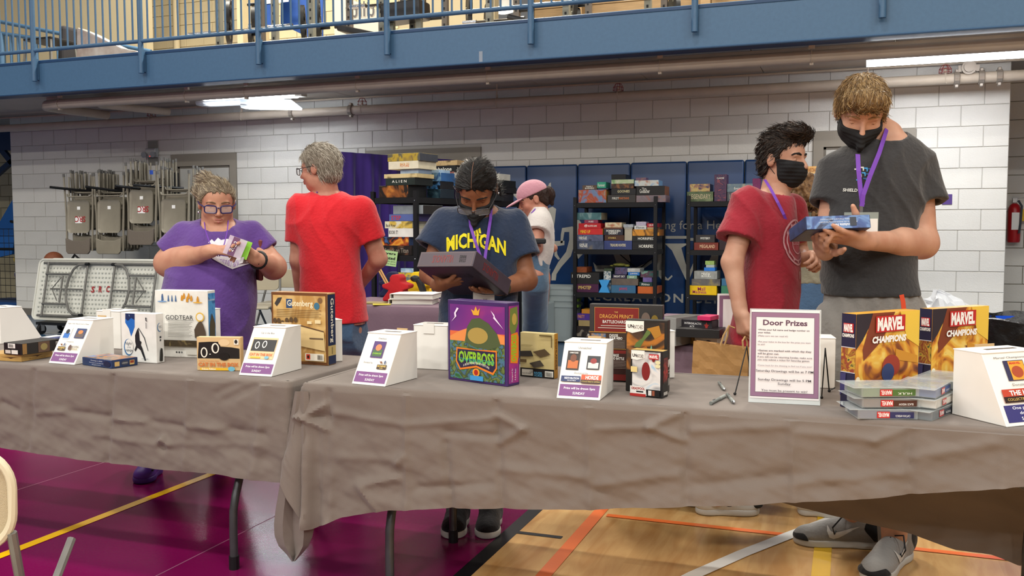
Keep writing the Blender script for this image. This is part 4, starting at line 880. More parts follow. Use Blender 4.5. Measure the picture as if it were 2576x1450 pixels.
def drape(name, x0, x1, y0, y1, z, hf, hb, hl, hr, segs, seed, label, corner=None):
    """table cloth: top plus four hanging flaps; h*(x or y) gives the hem height"""
    mb = MB(); nt_ = 56; per = []; st_ = .009; r = .02
    def arc(cx, cy_, a0, hz0, hz1, n=6):
        for k in range(n+1):
            a = math.radians(a0+90*k/n); per.append((cx+r*math.cos(a), cy_+r*math.sin(a), math.cos(a), math.sin(a), hz0+(hz1-hz0)*k/n))
    n = int((x1-x0)/st_); m = int((y1-y0)/.02)
    for i in range(n+1): x = x0+r+(x1-x0-2*r)*i/n; per.append((x, y0, 0, -1, hf(x)))
    arc(x1-r, y0+r, -90, hf(x1), hr(y0))
    for i in range(m+1): y = y0+r+(y1-y0-2*r)*i/m; per.append((x1, y, 1, 0, hr(y)))
    arc(x1-r, y1-r, 0, hr(y1), hb(x1))
    for i in range(n//3+1): x = x1-r-(x1-x0-2*r)*i/(n//3); per.append((x, y1, 0, 1, hb(x)))
    arc(x0+r, y1-r, 90, hb(x0), hl(y1))
    for i in range(m+1): y = y1-r-(y1-y0-2*r)*i/m; per.append((x0, y, -1, 0, hl(y)))
    arc(x0+r, y0+r, 180, hl(y0), hf(x0))
    A = np.array(per); X, Y, NX, NY, HZ = A.T; rings = []; sv = np.where(np.abs(NY) > np.abs(NX), X, Y+5); idx = np.arange(len(A))
    rings.append(np.stack([X-NX*.03, Y-NY*.03, 0*X+z+.0006], 1))
    for k in range(4): a = k/3*math.pi/2; o_ = -.012+.012*math.sin(a); rings.append(np.stack([X+NX*o_, Y+NY*o_, 0*X+z-.012+.012*math.cos(a)], 1))
    for j in range(nt_):
        k = (j+1)/nt_; pz = z-.012+(HZ-z+.012)*k; out = .004+.02*k+.012*k**.6*vnoise(sv*1.1, pz*2.4, seed)+.0035*k**.5*vnoise(sv*4+1, pz*6, seed+2)
        out = out+np.where(NY < -.5, seg_ridge(X, pz, segs), 0); px_ = X
        if corner:
            wq = np.clip(1-np.hypot(X-corner[0], Y-corner[1])/corner[2], 0, 1); out = out+k*wq*(corner[3]+corner[4]*np.sin(idx*.68+.5)); px_ = X+np.where(NY <= 0, k*wq*.02, 0)
        rings.append(np.stack([px_+NX*out, Y+NY*out, pz], 1))
    mb.loft([[tuple(q) for q in R_] for R_ in rings], False)
    gx_, gy_ = int((x1-x0)/.05), int((y1-y0)/.05); XX = np.linspace(x0+.012, x1-.012, gx_+1); YY = np.linspace(y0+.012, y1-.012, gy_+1)
    mb.add([(a, b, z+.0006*float(vnoise(a*2, b*3, seed))) for b in YY for a in XX], [(j*(gx_+1)+i, j*(gx_+1)+i+1, (j+1)*(gx_+1)+i+1, (j+1)*(gx_+1)+i) for j in range(gy_) for i in range(gx_)])
    return mb.obj(name, M_cloth, None, smooth=True, label=label, cat='tablecloth', group='taupe cloths on the prize tables')
def S(y, *pl):
    out = []
    for u0, v0, u1, v1, amp, wd in pl:
        a, b = gy(u0, v0, y), gy(u1, v1, y); out.append((a[0], a[2], b[0], b[2], amp, wd))
    return out
YF, YB = 2.685, 3.345
LX0, LX1, RX0, RX1 = -4.35, -1.81, -1.765, .86
tl = empty('folding_table', (0, 0, 0), label='folding table under the taupe cloth, nearer the white chair', cat='table', group='front prize tables')
M_leg = mat('dark_leg', '#4a4c4e', .35, metal=.5, var=.1, vscale=20)
table_frame(tl, LX0, LX1, YF+.02, YB-.0, TT-.004, m=M_leg)
tr = empty('folding_table', (0, 0, 0), label='folding table under the taupe cloth that carries the door sign', cat='table', group='front prize tables')
table_frame(tr, RX0, RX1, YF+.02, YB-.0, TT-.004, m=M_leg)
hL = hemf([(0, 1128), (250, 1162), (420, 1183), (560, 1195), (690, 1213), (760, 1216)], YF-.02)
segL = S(YF-.02, (275, 935, 272, 1160, -.006, .006), (470, 950, 465, 1190, .005, .006), (75, 930, 72, 1130, -.005, .006), (90, 1040, 170, 1036, .006, .014), (170, 1036, 270, 1052, -.006, .012), (275, 1055, 370, 1062, .007, .012), (370, 1062, 465, 1077, -.006, .012), (470, 1074, 560, 1082, .006, .012), (560, 1082, 660, 1092, -.005, .012),
         (395, 1118, 410, 1105, .008, .008), (410, 1105, 425, 1120, .008, .008), (395, 1118, 412, 1130, -.008, .008), (240, 1095, 400, 1118, .004, .008), (430, 1118, 660, 1120, .003, .006), (0, 1015, 40, 1035, -.008, .014), (660, 960, 640, 1200, .008, .02), (640, 970, 560, 1010, -.004, .014), (600, 960, 540, 990, -.004, .012))
drape('tablecloth', LX0, LX1, YF, YB, TT, hL, lambda x: .42, lambda y: .4, lambda y: .36, segL, 1.3, 'taupe cloth on the table with the cat game, hem even')
hR = hemf([(690, 1290), (790, 1325), (860, 1302), (980, 1284), (1170, 1279), (1400, 1281), (1500, 1283), (1800, 1273), (1960, 1265), (2150, 1257), (2330, 1240), (2576, 1225)], YF-.02)
hB = hemf([(1400, 1210), (1960, 1262), (2110, 1300), (2300, 1345), (2400, 1382), (2500, 1395), (2562, 1422), (2700, 1440)], YB+.03)
segR = S(YF-.02, (820, 970, 822, 1300, -.007, .006), (1018, 990, 1023, 1280, .006, .006), (1118, 1120, 1135, 1282, -.008, .006), (1242, 1000, 1265, 1280, -.006, .006), (1475, 1010, 1488, 1280, .006, .006), (1718, 1020, 1728, 1270, -.006, .006), (1990, 1040, 1998, 1260, .006, .006), (2285, 1060, 2290, 1245, -.006, .006), (2528, 1075, 2524, 1230, .005, .006),
         (760, 1052, 815, 1020, .009, .01), (760, 1052, 820, 1082, .009, .01), (770, 1050, 822, 1052, -.006, .008), (1245, 1045, 1315, 1080, .008, .01), (1315, 1080, 1255, 1115, .008, .01), (1632, 1075, 1700, 1045, .008, .01), (1632, 1075, 1718, 1108, .008, .01),
         (840, 1040, 1010, 1070, .006, .014), (1030, 1070, 1240, 1055, .006, .014), (1120, 1090, 1240, 1100, -.006, .012), (1500, 1080, 1640, 1078, .005, .012), (1740, 1085, 1980, 1075, .005, .014), (2010, 1090, 2200, 1110, .005, .014), (2200, 1110, 2300, 1075, .005, .012), (900, 1220, 1000, 1205, .007, .012), (1000, 1170, 1010, 1150, .008, .006), (912, 1230, 950, 1285, .009, .012), (1260, 1180, 1470, 1200, .006, .016), (1500, 1220, 1700, 1195, .006, .016), (1740, 1225, 1980, 1200, -.006, .018), (2010, 1215, 2280, 1190, .006, .016), (1050, 1230, 1230, 1220, -.006, .014), (850, 1150, 1000, 1160, .005, .016), (2300, 1150, 2500, 1120, .005, .016))
drape('tablecloth', RX0, RX1, YF, YB, TT, hR, hB, lambda y: max(.1, .52-.0*(y-YF)), lambda y: .42, segR, 2.1, 'taupe cloth hung askew with a pointed corner, under the door sign', corner=(RX0, YF, .17, .045, .035))
# pointed corner tail of the askew cloth
rows_ = [(985, (742, 748, 756, 764, 776)), (1050, (731, 741, 752, 764, 780)), (1120, (720, 734, 748, 764, 784)), (1200, (707, 724, 744, 764, 787)), (1285, (693, 714, 738, 764, 790)), (1322, (689, 711, 737, 765, 792)), (1350, (691, 712, 738, 764, 786)), (1375, (701, 717, 741, 762, 776)), (1397, (722, 730, 743, 751, 757)), (1413, (734, 736, 738, 740, 742))]
offy = (-.006, -.038, -.01, -.042, -.004); cr = []; tcl = bpy.data.objects['tablecloth.003']
for v, us in rows_:
    f_ = min(1, (v-960)/260); X5 = [gy(u, v, YF+o*f_-.012) for u, o in zip(us, offy)]; A5 = np.array(X5); tt_ = np.linspace(0, 4, 25); w5 = [(lambda i, fr: (1-(3*fr**2-2*fr**3))*A5[i]+(3*fr**2-2*fr**3)*A5[min(i+1, 4)])(min(int(q), 3), q-min(int(q), 3)) for q in tt_]
    cr.append(np.array(w5))
cr2 = []
for i in range(len(cr)-1):
    for k in range(5): cr2.append(cr[i]+(cr[i+1]-cr[i])*k/5)
cr2.append(cr[-1]); n_ = 25
MB().add([tuple(q) for r_ in cr2 for q in r_], [(j*n_+i, j*n_+i+1, (j+1)*n_+i+1, (j+1)*n_+i) for j in range(len(cr2)-1) for i in range(n_-1)]).obj('corner_fold', M_cloth, tcl, smooth=True)
# ---- helpers for things on the table
def dep_of(P): return float(np.dot(np.asarray(P)-CAM, FW))
def tbox(name, fl, fr, bk, vtop, cols, label, side='r', d=None, z=TT, cat='board game', zoff=0, group=None, **kw):
    zb = z+.001+zoff; A, B, K = gz(*fl, zb), gz(*fr, zb), (gz(*bk, zb) if bk else None)
    ax = B-A; w_ = np.linalg.norm(ax[:2]); ax = ax/w_; dv = np.array([-ax[1], ax[0], 0])
    C_ = B if side == 'r' else A
    if d is None: d = abs(float(np.dot(K-C_, dv)))
    uc = fr[0] if side == 'r' else fl[0]
    h_ = at(uc, vtop, dep_of(C_))[2]-zb
    ctr = (A+B)/2+dv*d/2
    o = boxobj(name, w_, d, h_, cols, loc=(ctr[0], ctr[1], zb), rz=math.atan2(ax[1], ax[0]), label=label, cat=cat, bevel=.0012, **kw)
    if group: o['group'] = group
    o['_w'] = w_; o['_d'] = d; o['_h'] = h_
    return o
def face(o, f):
    w_, d, h_ = o['_w'], o['_d'], o['_h']
    if f == 'f': return (-w_/2, -d/2, 0), (1, 0, 0), (0, 0, 1), w_, h_
    if f == 'r': return (w_/2, -d/2, 0), (0, 1, 0), (0, 0, 1), d, h_
    if f == 'l': return (-w_/2, d/2, 0), (0, -1, 0), (0, 0, 1), d, h_
    if f == 't': return (-w_/2, -d/2, h_), (1, 0, 0), (0, 1, 0), w_, d
def prt(o, f, items, fr=None, name='printed_art'):
    O, ax, ay, W, Hh = fr or face(o, f); dl = []; tx = []; k = 0
    for it in items:
        k += 1; t = it[0]; lift = .00035*k
        if t == 'r': dl.append((rect(it[1]*W, it[2]*Hh, it[3]*W, it[4]*Hh), pm_(it[5]), lift))
        elif t == 'o': dl.append((oval(it[1]*W, it[2]*Hh, it[3]*W, it[4]*Hh), pm_(it[5]), lift))
        elif t == 'p': dl.append(([(x*W, y*Hh) for x, y in it[1]], pm_(it[2]), lift))
        elif t == 't':
            op = dict(it[7]) if len(it) > 7 else {}; op['up'] = lift
            if op.get('vert'): op['rot'] = op['vert']
            tx.append((it[1], it[2]*W, it[3]*Hh, it[4]*Hh if not op.get('vert') else it[4]*W, (it[5]*W if not op.get('vert') else it[5]*Hh) if it[5] else None, pm_(it[6]), op))
    if dl: decal(dl, o, O, ax, ay, .0003, name)
    if tx: lettering(tx, o, O, ax, ay, .0004)
def pm_(c):
    if not isinstance(c, str): return c
    return mat('print'+c, c, .4)
for k_ in ('_w', '_d', '_h'): pass
# ---- ticket boxes: white card, sloping front, slot in the lid
_A, _B, _K = gz(884, 966, TT), gz(968.2, 973.8, TT), gz(1047.6, 954.2, TT)
TBW = float(np.linalg.norm(_B-_A)); TBD = .20; TBH = .165; TBT = .10
def ticket_box(fl, fr, label, prints=None, back=False, tabc=True, W=TBW, D=TBD, Hh=TBH, Tt=TBT, scale=1):
    A, B = gz(*fl, TT+.001), gz(*fr, TT+.001); ax = (B-A); ax = ax/np.linalg.norm(ax); dv = np.array([-ax[1], ax[0], 0])
    e = empty('ticket_box', tuple(A), math.atan2(ax[1], ax[0]), label=label, cat='ticket box', group='white card ticket boxes')
    if back:      # local frame turned half round: the sloping face points away from the camera
        e.location = tuple(B+dv*0); e.rotation_euler = (0, 0, math.atan2(ax[1], ax[0])+math.pi); y0 = -D
    else: y0 = 0
    prof = [(y0, 0), (y0+D, 0), (y0+D, Hh), (y0+D-Tt, Hh)]
    mb = MB(); n = 4
    mb.add([(0, y, z) for y, z in prof]+[(W, y, z) for y, z in prof], [(0, 1, 2, 3), (7, 6, 5, 4), (0, 4, 5, 1), (1, 5, 6, 2), (3, 7, 4, 0)])
    mb.obj('body', M_white, e, bevel=.0015)
    lid = MB().box2((-.001, y0+D-Tt-.003, Hh-.001), (W+.001, y0+D+.002, Hh+.0025)); lid.obj('lid', M_white, e, bevel=.001)
    MB().box2((W*.3, y0+D-Tt*.62, Hh+.0022), (W*.78, y0+D-Tt*.5, Hh+.0032)).obj('slot', mat('slot_dark', '#4a3a2c', .9), e)
    if tabc: MB().box2((W*.38, y0+D+.001, Hh-.03), (W*.7, y0+D+.004, Hh+.009)).obj('tab', mat('kraft_edge', '#b09268', .8) if not back else M_white, e)
    L_ = math.hypot(D-Tt, Hh)
    if prints: prt(e, None, prints, fr=((0, y0, 0), (1, 0, 0), (0, (D-Tt)/L_, Hh/L_), W, L_), name='label_print')
    return e
PUR = '#74407a'
def sun(extra): return [('r', .04, .05, .96, .25, PUR), ('t', 'Prize will be drawn 5pm', .5, .18, .05, .72, '#f0edf0', {'bold': .01}), ('t', 'SUNDAY', .5, .1, .045, .28, '#f0edf0', {'bold': .01})]+extra
MINI = lambda x0, y0, x1, y1, c1, c2, c3: [('r', x0, y0, x1, y1, c1), ('r', x0+(x1-x0)*.1, y0+(y1-y0)*.08, x1-(x1-x0)*.1, y0+(y1-y0)*.5, c2), ('o', (x0+x1)/2, y0+(y1-y0)*.62, (x1-x0)*.25, (y1-y0)*.2, c3)]
BW_LOGO = lambda x, y: [('r', x-.14, y-.05, x+.14, y+.035, '#3a2416'), ('t', 'BROTHERWISE', x, y+.005, .035, .24, '#e8c76a', {'bold': .02}), ('t', 'GAMES', x, y-.033, .02, .1, '#e8c76a'), ('p', [(x-.1, y+.1), (x-.05, y+.05), (x+.0, y+.06), (x-.03, y+.1), (x-.06, y+.09)], '#7a4a2a'), ('o', x+.07, y+.08, .03, .035, '#55607a')]
ticket_box((121.5, 914), (192.4, 919.4), 'white ticket box with a sloping label for two games, beside the blue game', sun([('t', 'Night of the Ninja & Gods of Metal', .5, .9, .035, .82, '#4a4a4a')]+MINI(.1, .55, .38, .82, '#e4e2dc', '#1f63b0', '#141518')+MINI(.56, .58, .93, .8, '#2a3a66', '#5a4a44', '#c27a3a')+[('t', 'Donated by', .5, .49, .04, .28, '#55504c')]+BW_LOGO(.28, .34)+[('o', .6, .36, .06, .06, '#5a3d33'), ('t', 'LAUGHING', .8, .385, .04, .26, '#5a4a1f', {'bold': .02}), ('t', 'ROGUE', .8, .33, .04, .22, '#8d7a2a', {'bold': .02})]))
ticket_box((600.1, 944.2), (690.3, 949.5), 'white ticket box showing the black cat game on its label', sun([('t', 'Cat in the Box', .5, .88, .035, .42, '#4a4a4a')]+[('r', .12, .34, .88, .78, '#d9b98a'), ('r', .14, .5, .86, .74, '#1a1715'), ('o', .3, .62, .07, .075, '#efe9dc'), ('o', .3, .62, .045, .055, '#1a1715'), ('o', .52, .64, .07, .075, '#efe9dc'), ('o', .52, .64, .045, .055, '#1a1715'), ('t', 'CAT IN THE BOX', .5, .43, .055, .7, '#c9713a', {'bold': .03}), ('r', .2, .35, .5, .38, '#e0b02a'), ('o', .7, .37, .07, .03, '#6fa8bd')]))
ticket_box((884, 966), (968.2, 973.8), 'white ticket box with a small purple box picture, alone at the table corner', sun([('t', 'Overboss', .5, .9, .035, .24, '#4a4a4a'), ('t', 'Donated by', .3, .42, .04, .27, '#55504c')]+MINI(.3, .52, .66, .84, '#4a2a6a', '#3f5a3a', '#d87a4a')+[('t', 'OVERBOSS', .48, .6, .03, .26, '#8fc23a', {'bold': .03})]+BW_LOGO(.74, .36)))
ticket_box((1399.6, 1002.4), (1510.8, 1008.9), 'white ticket box picturing two dark games, before the black boxes', sun([('t', 'Unmatched', .5, .9, .04, .3, '#4a4a4a')]+MINI(.12, .5, .42, .84, '#2a1f1a', '#b5622a', '#6a3a22')+MINI(.6, .52, .9, .76, '#2a2a2e', '#c9c5c0', '#8a2a26')+[('t', 'UNMATCHED', .27, .8, .025, .2, '#efece6', {'bold': .02}), ('t', 'Donated by', .5, .44, .045, .32, '#55504c'), ('r', .05, .29, .5, .39, '#27345f'), ('t', 'RESTORATION', .3, .35, .035, .34, '#e6e8ee', {'bold': .02}), ('t', 'GAMES', .3, .31, .02, .2, '#e6e8ee'), ('r', .52, .27, .98, .42, '#c9502a'), ('r', .52, .27, .98, .33, '#2a1a14'), ('t', 'HORDE', .77, .37, .065, .3, '#f3efe6', {'bold': .03}), ('t', 'COLLECTIBLES & GAMING', .75, .3, .025, .42, '#d8b866')]))
# boxes seen from behind (their slopes face the other side of the table)
ticket_box((1042.3, 927.5), (1126, 932), 'white ticket box turned away, between the slope-front box and the purple game', back=True)
ticket_box((226, 874), (304, 879), 'white ticket box turned away, behind the white ninja game', back=True)
ticket_box((826, 912), (862, 909), 'white ticket box turned away, behind the printing-press game', back=True)
ticket_box((520, 872), (556, 868), 'white ticket box turned away, behind the miniatures game', back=True)
ticket_box((1622, 954), (1697, 951), 'white ticket box turned away, behind the tall black game', back=True)
ticket_box((2030, 976), (2100, 978), 'white ticket box turned away, behind the framed door sign', back=True)
ticket_box((-58, 858), (2, 866), 'white ticket box turned away at the chair end of the table', back=True)
# the Saturday box, turned sideways at the right end
Af, Ab = gz(2533, 1075.9, TT+.001), gz(2394.3, 1042, TT+.001); dvx = Ab-Af; Dn = np.linalg.norm(dvx[:2]); dvx /= Dn; axx = np.array([dvx[1], -dvx[0], 0])
e = empty('ticket_box', tuple(Af), math.atan2(axx[1], axx[0]), label='large white ticket box with a Saturday label at the table end', cat='ticket box', group='white card ticket boxes')
W_, D_, H_, T_ = .2, Dn, .185, Dn*.52
prof = [(0, 0), (D_, 0), (D_, H_), (D_-T_, H_)]
MB().add([(0, y, z) for y, z in prof]+[(W_, y, z) for y, z in prof], [(0, 1, 2, 3), (7, 6, 5, 4), (0, 4, 5, 1), (1, 5, 6, 2), (3, 7, 4, 0)]).obj('body', M_white, e, bevel=.0015)
MB().box2((-.001, D_-T_-.003, H_-.001), (W_+.001, D_+.002, H_+.0025)).obj('lid', M_white, e, bevel=.001)
MB().box2((W_*.3, D_-T_*.6, H_+.0022), (W_*.85, D_-T_*.45, H_+.0032)).obj('slot', mat('slot_dark', '#4a3a2c'), e)
MB().box2((W_*.4, D_+.001, H_-.02), (W_*.75, D_+.004, H_+.01)).obj('tab', mat('kraft_edge', '#b09268'), e)
L_ = math.hypot(D_-T_, H_)
prt(e, None, [('r', .06, .05, .94, .28, '#38356e'), ('t', 'One prize will be', .5, .235, .05, .6, '#efeef4', {'bold': .01}), ('t', 'drawn 7pm', .5, .165, .05, .4, '#efeef4', {'bold': .01}), ('t', 'SATURDAY', .5, .095, .045, .4, '#efeef4', {'bold': .01}), ('t', 'Marvel Champions Set', .5, .92, .035, .66, '#4a4a4a'), ('r', .3, .6, .66, .88, '#33304f'), ('r', .38, .61, .65, .87, '#d99a35'), ('t', 'MARVEL', .5, .84, .03, .2, '#c9302a', {'bold': .03}), ('o', .5, .72, .1, .08, '#a3482a'), ('t', 'Donated by', .5, .54, .045, .34, '#55504c'), ('r', .1, .31, .9, .49, '#b5402a'), ('r', .1, .31, .9, .39, '#2a1a14'), ('t', 'THE HORDE', .52, .435, .07, .6, '#f3efe6', {'bold': .03}), ('t', 'COLLECTIBLES & GAMING', .5, .35, .035, .7, '#d8b866')], fr=((0, 0, 0), (1, 0, 0), (0, (D_-T_)/L_, H_/L_), W_, L_), name='label_print')
# ---- games on the left table
lo = tbox('game_box', (-40, 906), (53.8, 911), (136, 897.5), 893, '#b58f4e,#bd985a', 'tan flat game box with winged emblems under the black one', side='r')
prt(lo, 'r', [('r', .0, .94, 1, 1, '#8f6f38'), ('p', [(.3, .6), (.45, .5), (.5, .35), (.55, .5), (.7, .62), (.55, .6), (.45, .6)], '#5a3a1f'), ('t', 'BLOOD FORCE', .5, .25, .16, .5, '#8a6a35')]); prt(lo, 'f', [('p', [(.45, .6), (.65, .5), (.72, .35), (.79, .5), (.95, .62), (.79, .6), (.65, .6)], '#5a3a1f')])
up = tbox('game_box', (10, 893-2), (55, 894.5), (136, 879.5), 865, '#191615', 'black flat game box with a barcode and a white strip of letters', z=TT+lo['_h'], zoff=.001)
prt(up, 'f', [('r', .25, .55, .65, .95, '#e8e5de')]+[('r', .3+.025*i, .62, .3+.025*i+(.008 if i % 3 else .014), .9, '#1c1c1c') for i in range(12)]+[('r', .15, .1, .45, .4, '#c7bfb4'), ('r', .5, .08, .85, .42, '#dad6cc')])
prt(up, 'r', [('r', .02, .05, .13, .95, '#8d6a3a'), ('r', .42, .05, .72, .95, '#5a4232'), ('o', .57, .5, .09, .3, '#8a7a4a'), ('t', 'STAR', .93, .7, .2, .1, '#e4e0d8', {'bold': .02}), ('t', 'WARS', .93, .45, .2, .1, '#e4e0d8', {'bold': .02})])
bw = tbox('game_box', (100, 871), (137, 873), (168, 866), 851, '#2c3a70', 'flat blue and white game behind the black flat box'); prt(bw, 't', [('r', .02, .02, .6, .98, '#d8d6d2')])
bl = tbox('game_box', (207.4, 918.5), (280.4, 928.3), (352.2, 919.4), 907.5, '#223458,#263d69', 'small flat dark blue game box lying before the ninja game', top='#4a5064')
prt(bl, 'f', [('t', 'Coming in 2022', .5, .72, .16, .4, '#e6e8ee'), ('t', 'The Sequel to the Award-Winning', .55, .45, .12, .6, '#e6e8ee'), ('t', 'Kingdomino!', .5, .22, .12, .3, '#e6e8ee'), ('o', .86, .5, .12, .36, '#1b2440')])
prt(bl, 'r', [('r', .12, .2, .3, .75, '#c9a86a'), ('o', .5, .5, .15, .3, '#3b4152'), ('t', 'LEGENDS', .5, .5, .16, .2, '#d5d2c4'), ('r', .68, .2, .86, .75, '#c9a86a'), ('r', .7, .4, .84, .7, '#8a3a2a')])
prt(bl, 't', [('r', .02, .02, .98, .98, art('gods_top', ['#3a4664', '#5d5a58', '#b5763a', '#4a78b0'], 14, seed=3))])
nj = tbox('game_box', (308, 909.6), (394.8, 914.8), (419, 911.2), 789.5, '#dcdbd6', 'white upright game box with a blue night sky and brush lettering', side='r')
prt(nj, 'f', [('p', [(.13, .99), (.4, .99), (.39, .72), (.34, .62), (.28, .52), (.22, .68), (.12, .8)], '#1f63b5'), ('p', [(.13, .99), (.4, .99), (.395, .86), (.3, .9), (.2, .84), (.13, .88)], '#1a2a55'), ('p', [(.23, .97), (.25, .96), (.255, .92), (.24, .95)], '#9fc0d8'),
    ('p', [(.4, .55), (.46, .66), (.5, .7), (.52, .6), (.53, .45), (.58, .42), (.56, .36), (.6, .3), (.7, .05), (.66, .04), (.55, .25), (.46, .3), (.4, .22), (.37, .25), (.42, .34), (.4, .42)], '#191b20'), ('p', [(.5, .7), (.66, .5), (.76, .24), (.77, .25), (.68, .51), (.51, .71)], '#33363c'),
    ('o', .2, .3, .13, .17, '#3f6f9f'), ('o', .22, .31, .12, .155, '#dcdbd6'), ('t', 'Night', .21, .37, .08, .2, '#44505c', {'shear': .3}), ('t', 'OF THE', .22, .3, .03, .1, '#6f7f8f'), ('t', 'NINJA', .23, .23, .06, .2, '#3a4652'), ('p', [(.72, .92), (.76, .92), (.75, .88), (.77, .84), (.73, .85)], '#23262a'), ('r', .735, .7, .75, .82, '#3c3f44'), ('t', 'A STRATEGY GAME', .68, .08, .025, .2, '#55606a')])
prt(nj, 'r', [('o', .45, .72, .3, .09, '#3f6f9f'), ('o', .5, .725, .27, .08, '#dcdbd6'), ('t', 'NIGHT', .5, .74, .025, .4, '#44505c'), ('t', 'NINJA', .52, .71, .02, .36, '#44505c'), ('r', .4, .5, .6, .54, '#2b2e33'), ('r', .42, .44, .55, .48, '#2b2e33'), ('p', [(.3, .05), (.4, .25), (.5, .3), (.7, .28), (.75, .15), (.7, .03), (.4, .03)], '#23241f'), ('r', .98, 0, 1, .98, '#2c2a26')])
gt = tbox('game_box', (393.6, 897.2), (526, 901.5), (553.8, 897), 731.5, '#dfddd6', 'white upright miniatures game box with a band of tiny figures', side='r')
FIGB = [('p', [(x-.018, .835), (x-.012, .88), (x-.006, .925), (x+.004, .93), (x+.012, .885), (x+.02, .835)], '#4d6a94') for x in (.14, .26, .33, .4)]
FIGO = [('p', [(x-.022, y), (x-.02, y+.04), (x-.004, y+.085), (x+.012, y+.08), (x+.024, y+.03), (x+.02, y)], '#c78a2c') for x, y in ((.52, .85), (.56, .88), (.62, .83), (.65, .88), (.7, .845), (.82, .835))]
prt(gt, 'f', [('p', [(.13, .85), (.125, .9), (.135, .94), (.155, .95), (.165, .9), (.17, .85)], '#3f5c86')]+FIGB+FIGO+[('o', .15, .834, .09, .01, '#6f95c2'), ('o', .82, .825, .09, .01, '#d8a43a'), ('t', 'GODTEAR', .47, .6, .065, .52, '#26262a', {'bold': .0}), ('r', .22, .555, .74, .56, '#26262a'), ('o', .86, .61, .08, .07, '#d9b04a'), ('o', .86, .61, .06, .05, '#dfddd6'),
    ('p', [(.75, .42), (.8, .5), (.84, .54), (.88, .55), (.92, .5), (.96, .4), (.97, .3), (.76, .3)], '#4d4033')]+[('r', .26, .53-.022*i, .72-.03*(i % 3), .534-.022*i+.003, '#8d8b86') for i in range(11)]+[('r', .0, .165, .99, .26, art('godtear_land', ['#5a4a32', '#3d3222', '#7a6a44'], 20, seed=5)), ('o', .42, .08, .018, .014, '#3a3a3a'), ('o', .47, .08, .018, .014, '#3a3a3a'), ('o', .52, .08, .018, .014, '#6a6a6a'), ('r', .6, .05, .8, .12, '#c9c6bd')])
prt(gt, 'r', [('r', .04, .25, .96, .96, art('godtear_side', ['#2f6fb0', '#4a93c9', '#24508a'], 18, seed=8)), ('t', 'GODTEAR', .5, .86, .025, .8, '#dfe6ea'), ('p', [(.1, .25), (.15, .5), (.35, .6), (.5, .66), (.7, .58), (.9, .5), (.85, .25)], '#4a4430')])
ct = tbox('game_box', (496.4, 932), (606, 933.5), (617, 930.5), 848.5, '#cfae7c', 'cream game box with two pale rings on a black band, bold orange lettering', side='r')
prt(ct, 'f', [('r', .01, .34, .99, .98, '#d2b384'), ('p', [(.02, .36), (.98, .36), (.98, .66), (.8, .7), (.55, .72), (.5, .86), (.3, .86), (.05, .84)], '#1c1917'), ('o', .63, .84, .13, .1, '#dcc096'), ('o', .17, .54, .078, .155, '#ece5d6'), ('o', .17, .54, .05, .118, '#1c1917'), ('o', .43, .67, .088, .155, '#ece5d6'), ('o', .435, .67, .055, .118, '#1c1917'), ('o', .31, .49, .02, .012, '#ece5d6'), ('o', .63, .42, .12, .11, '#15120f'), ('r', .86, .78, .97, .94, '#e6e0d2'), ('o', .91, .87, .035, .06, '#2a2622'),
    ('t', 'Quantum Trick-taking Game', .28, .29, .045, .46, '#c9713a', {'bold': .01}), ('t', 'CAT IN THE BOX', .5, .185, .12, .92, '#c9713a', {'bold': .04}), ('r', .08, .01, .86, .085, '#e3b32c'), ('t', 'Deluxe Edition', .28, .05, .055, .32, '#fbf4df', {'bold': .02}), ('o', .8, .06, .08, .07, '#6fb0c4')])
gu = tbox('game_box', (686, 911.5), (825.5, 920.5), (854.5, 916), 738, '#a3763c,#b98f52,#c9a468', 'parchment-brown upright game box with a navy spine and blackletter title', side='r')
prt(gu, 'f', [('r', .0, .0, 1, 1, '#6b4324'), ('r', .03, .04, .97, .96, art('gut_parch', ['#c39a58', '#d2b074', '#b4884a', '#dcc08c'], 7, seed=2)), ('r', .27, .78, .38, .91, '#2f4a72'), ('t', 'Gutenberg', .52, .84, .11, .46, '#f1e4c4', {'bold': .015}), ('p', [(.06, .84), (.12, .92), (.2, .93), (.16, .86), (.1, .8)], '#3d3b3a'), ('o', .82, .82, .05, .05, '#3f6f88'), ('o', .88, .9, .04, .04, '#7a5a3a')]+[('r', .1, .755-.024*i, .9-.04*(i % 2), .76-.024*i, '#6b5332') for i in range(5)]+[('o', x, y, .033, .036, '#5a4630') for x, y in ((.07, .6), (.14, .6), (.21, .57), (.29, .61), (.37, .62), (.45, .62))]+[('r', .06, .48, .3, .53, '#8a5a34'), ('p', [(.5, .56), (.95, .48), (.97, .2), (.5, .26)], '#d9be88'), ('p', [(.5, .56), (.95, .48), (.955, .46), (.5, .54)], '#5f4630'), ('r', .66, .57, .74, .61, '#e6d3a6'), ('r', .8, .58, .9, .63, '#e6d3a6'), ('r', .7, .36, .94, .38, '#6d5a44'), ('r', .62, .06, .95, .16, '#e9e2d2'), ('r', .64, .075, .71, .15, '#c9402c'), ('o', .675, .112, .02, .022, '#2b1a16')]+[('r', .84+.009*i, .08, .844+.009*i, .145, '#1f1f1f') for i in range(11)])
prt(gu, 'r', [('r', .04, .27, .96, .98, '#1f2b4a'), ('r', .04, .13, .96, .27, '#bda468'), ('r', .04, .01, .96, .13, '#1f2b4a'), ('t', 'Gutenberg', .5, .62, .5, .62, '#efe6d0', {'vert': -math.pi/2, 'bold': .015}), ('t', 'GRANNA', .5, .2, .14, .1, '#2b2a26', {'vert': -math.pi/2})])
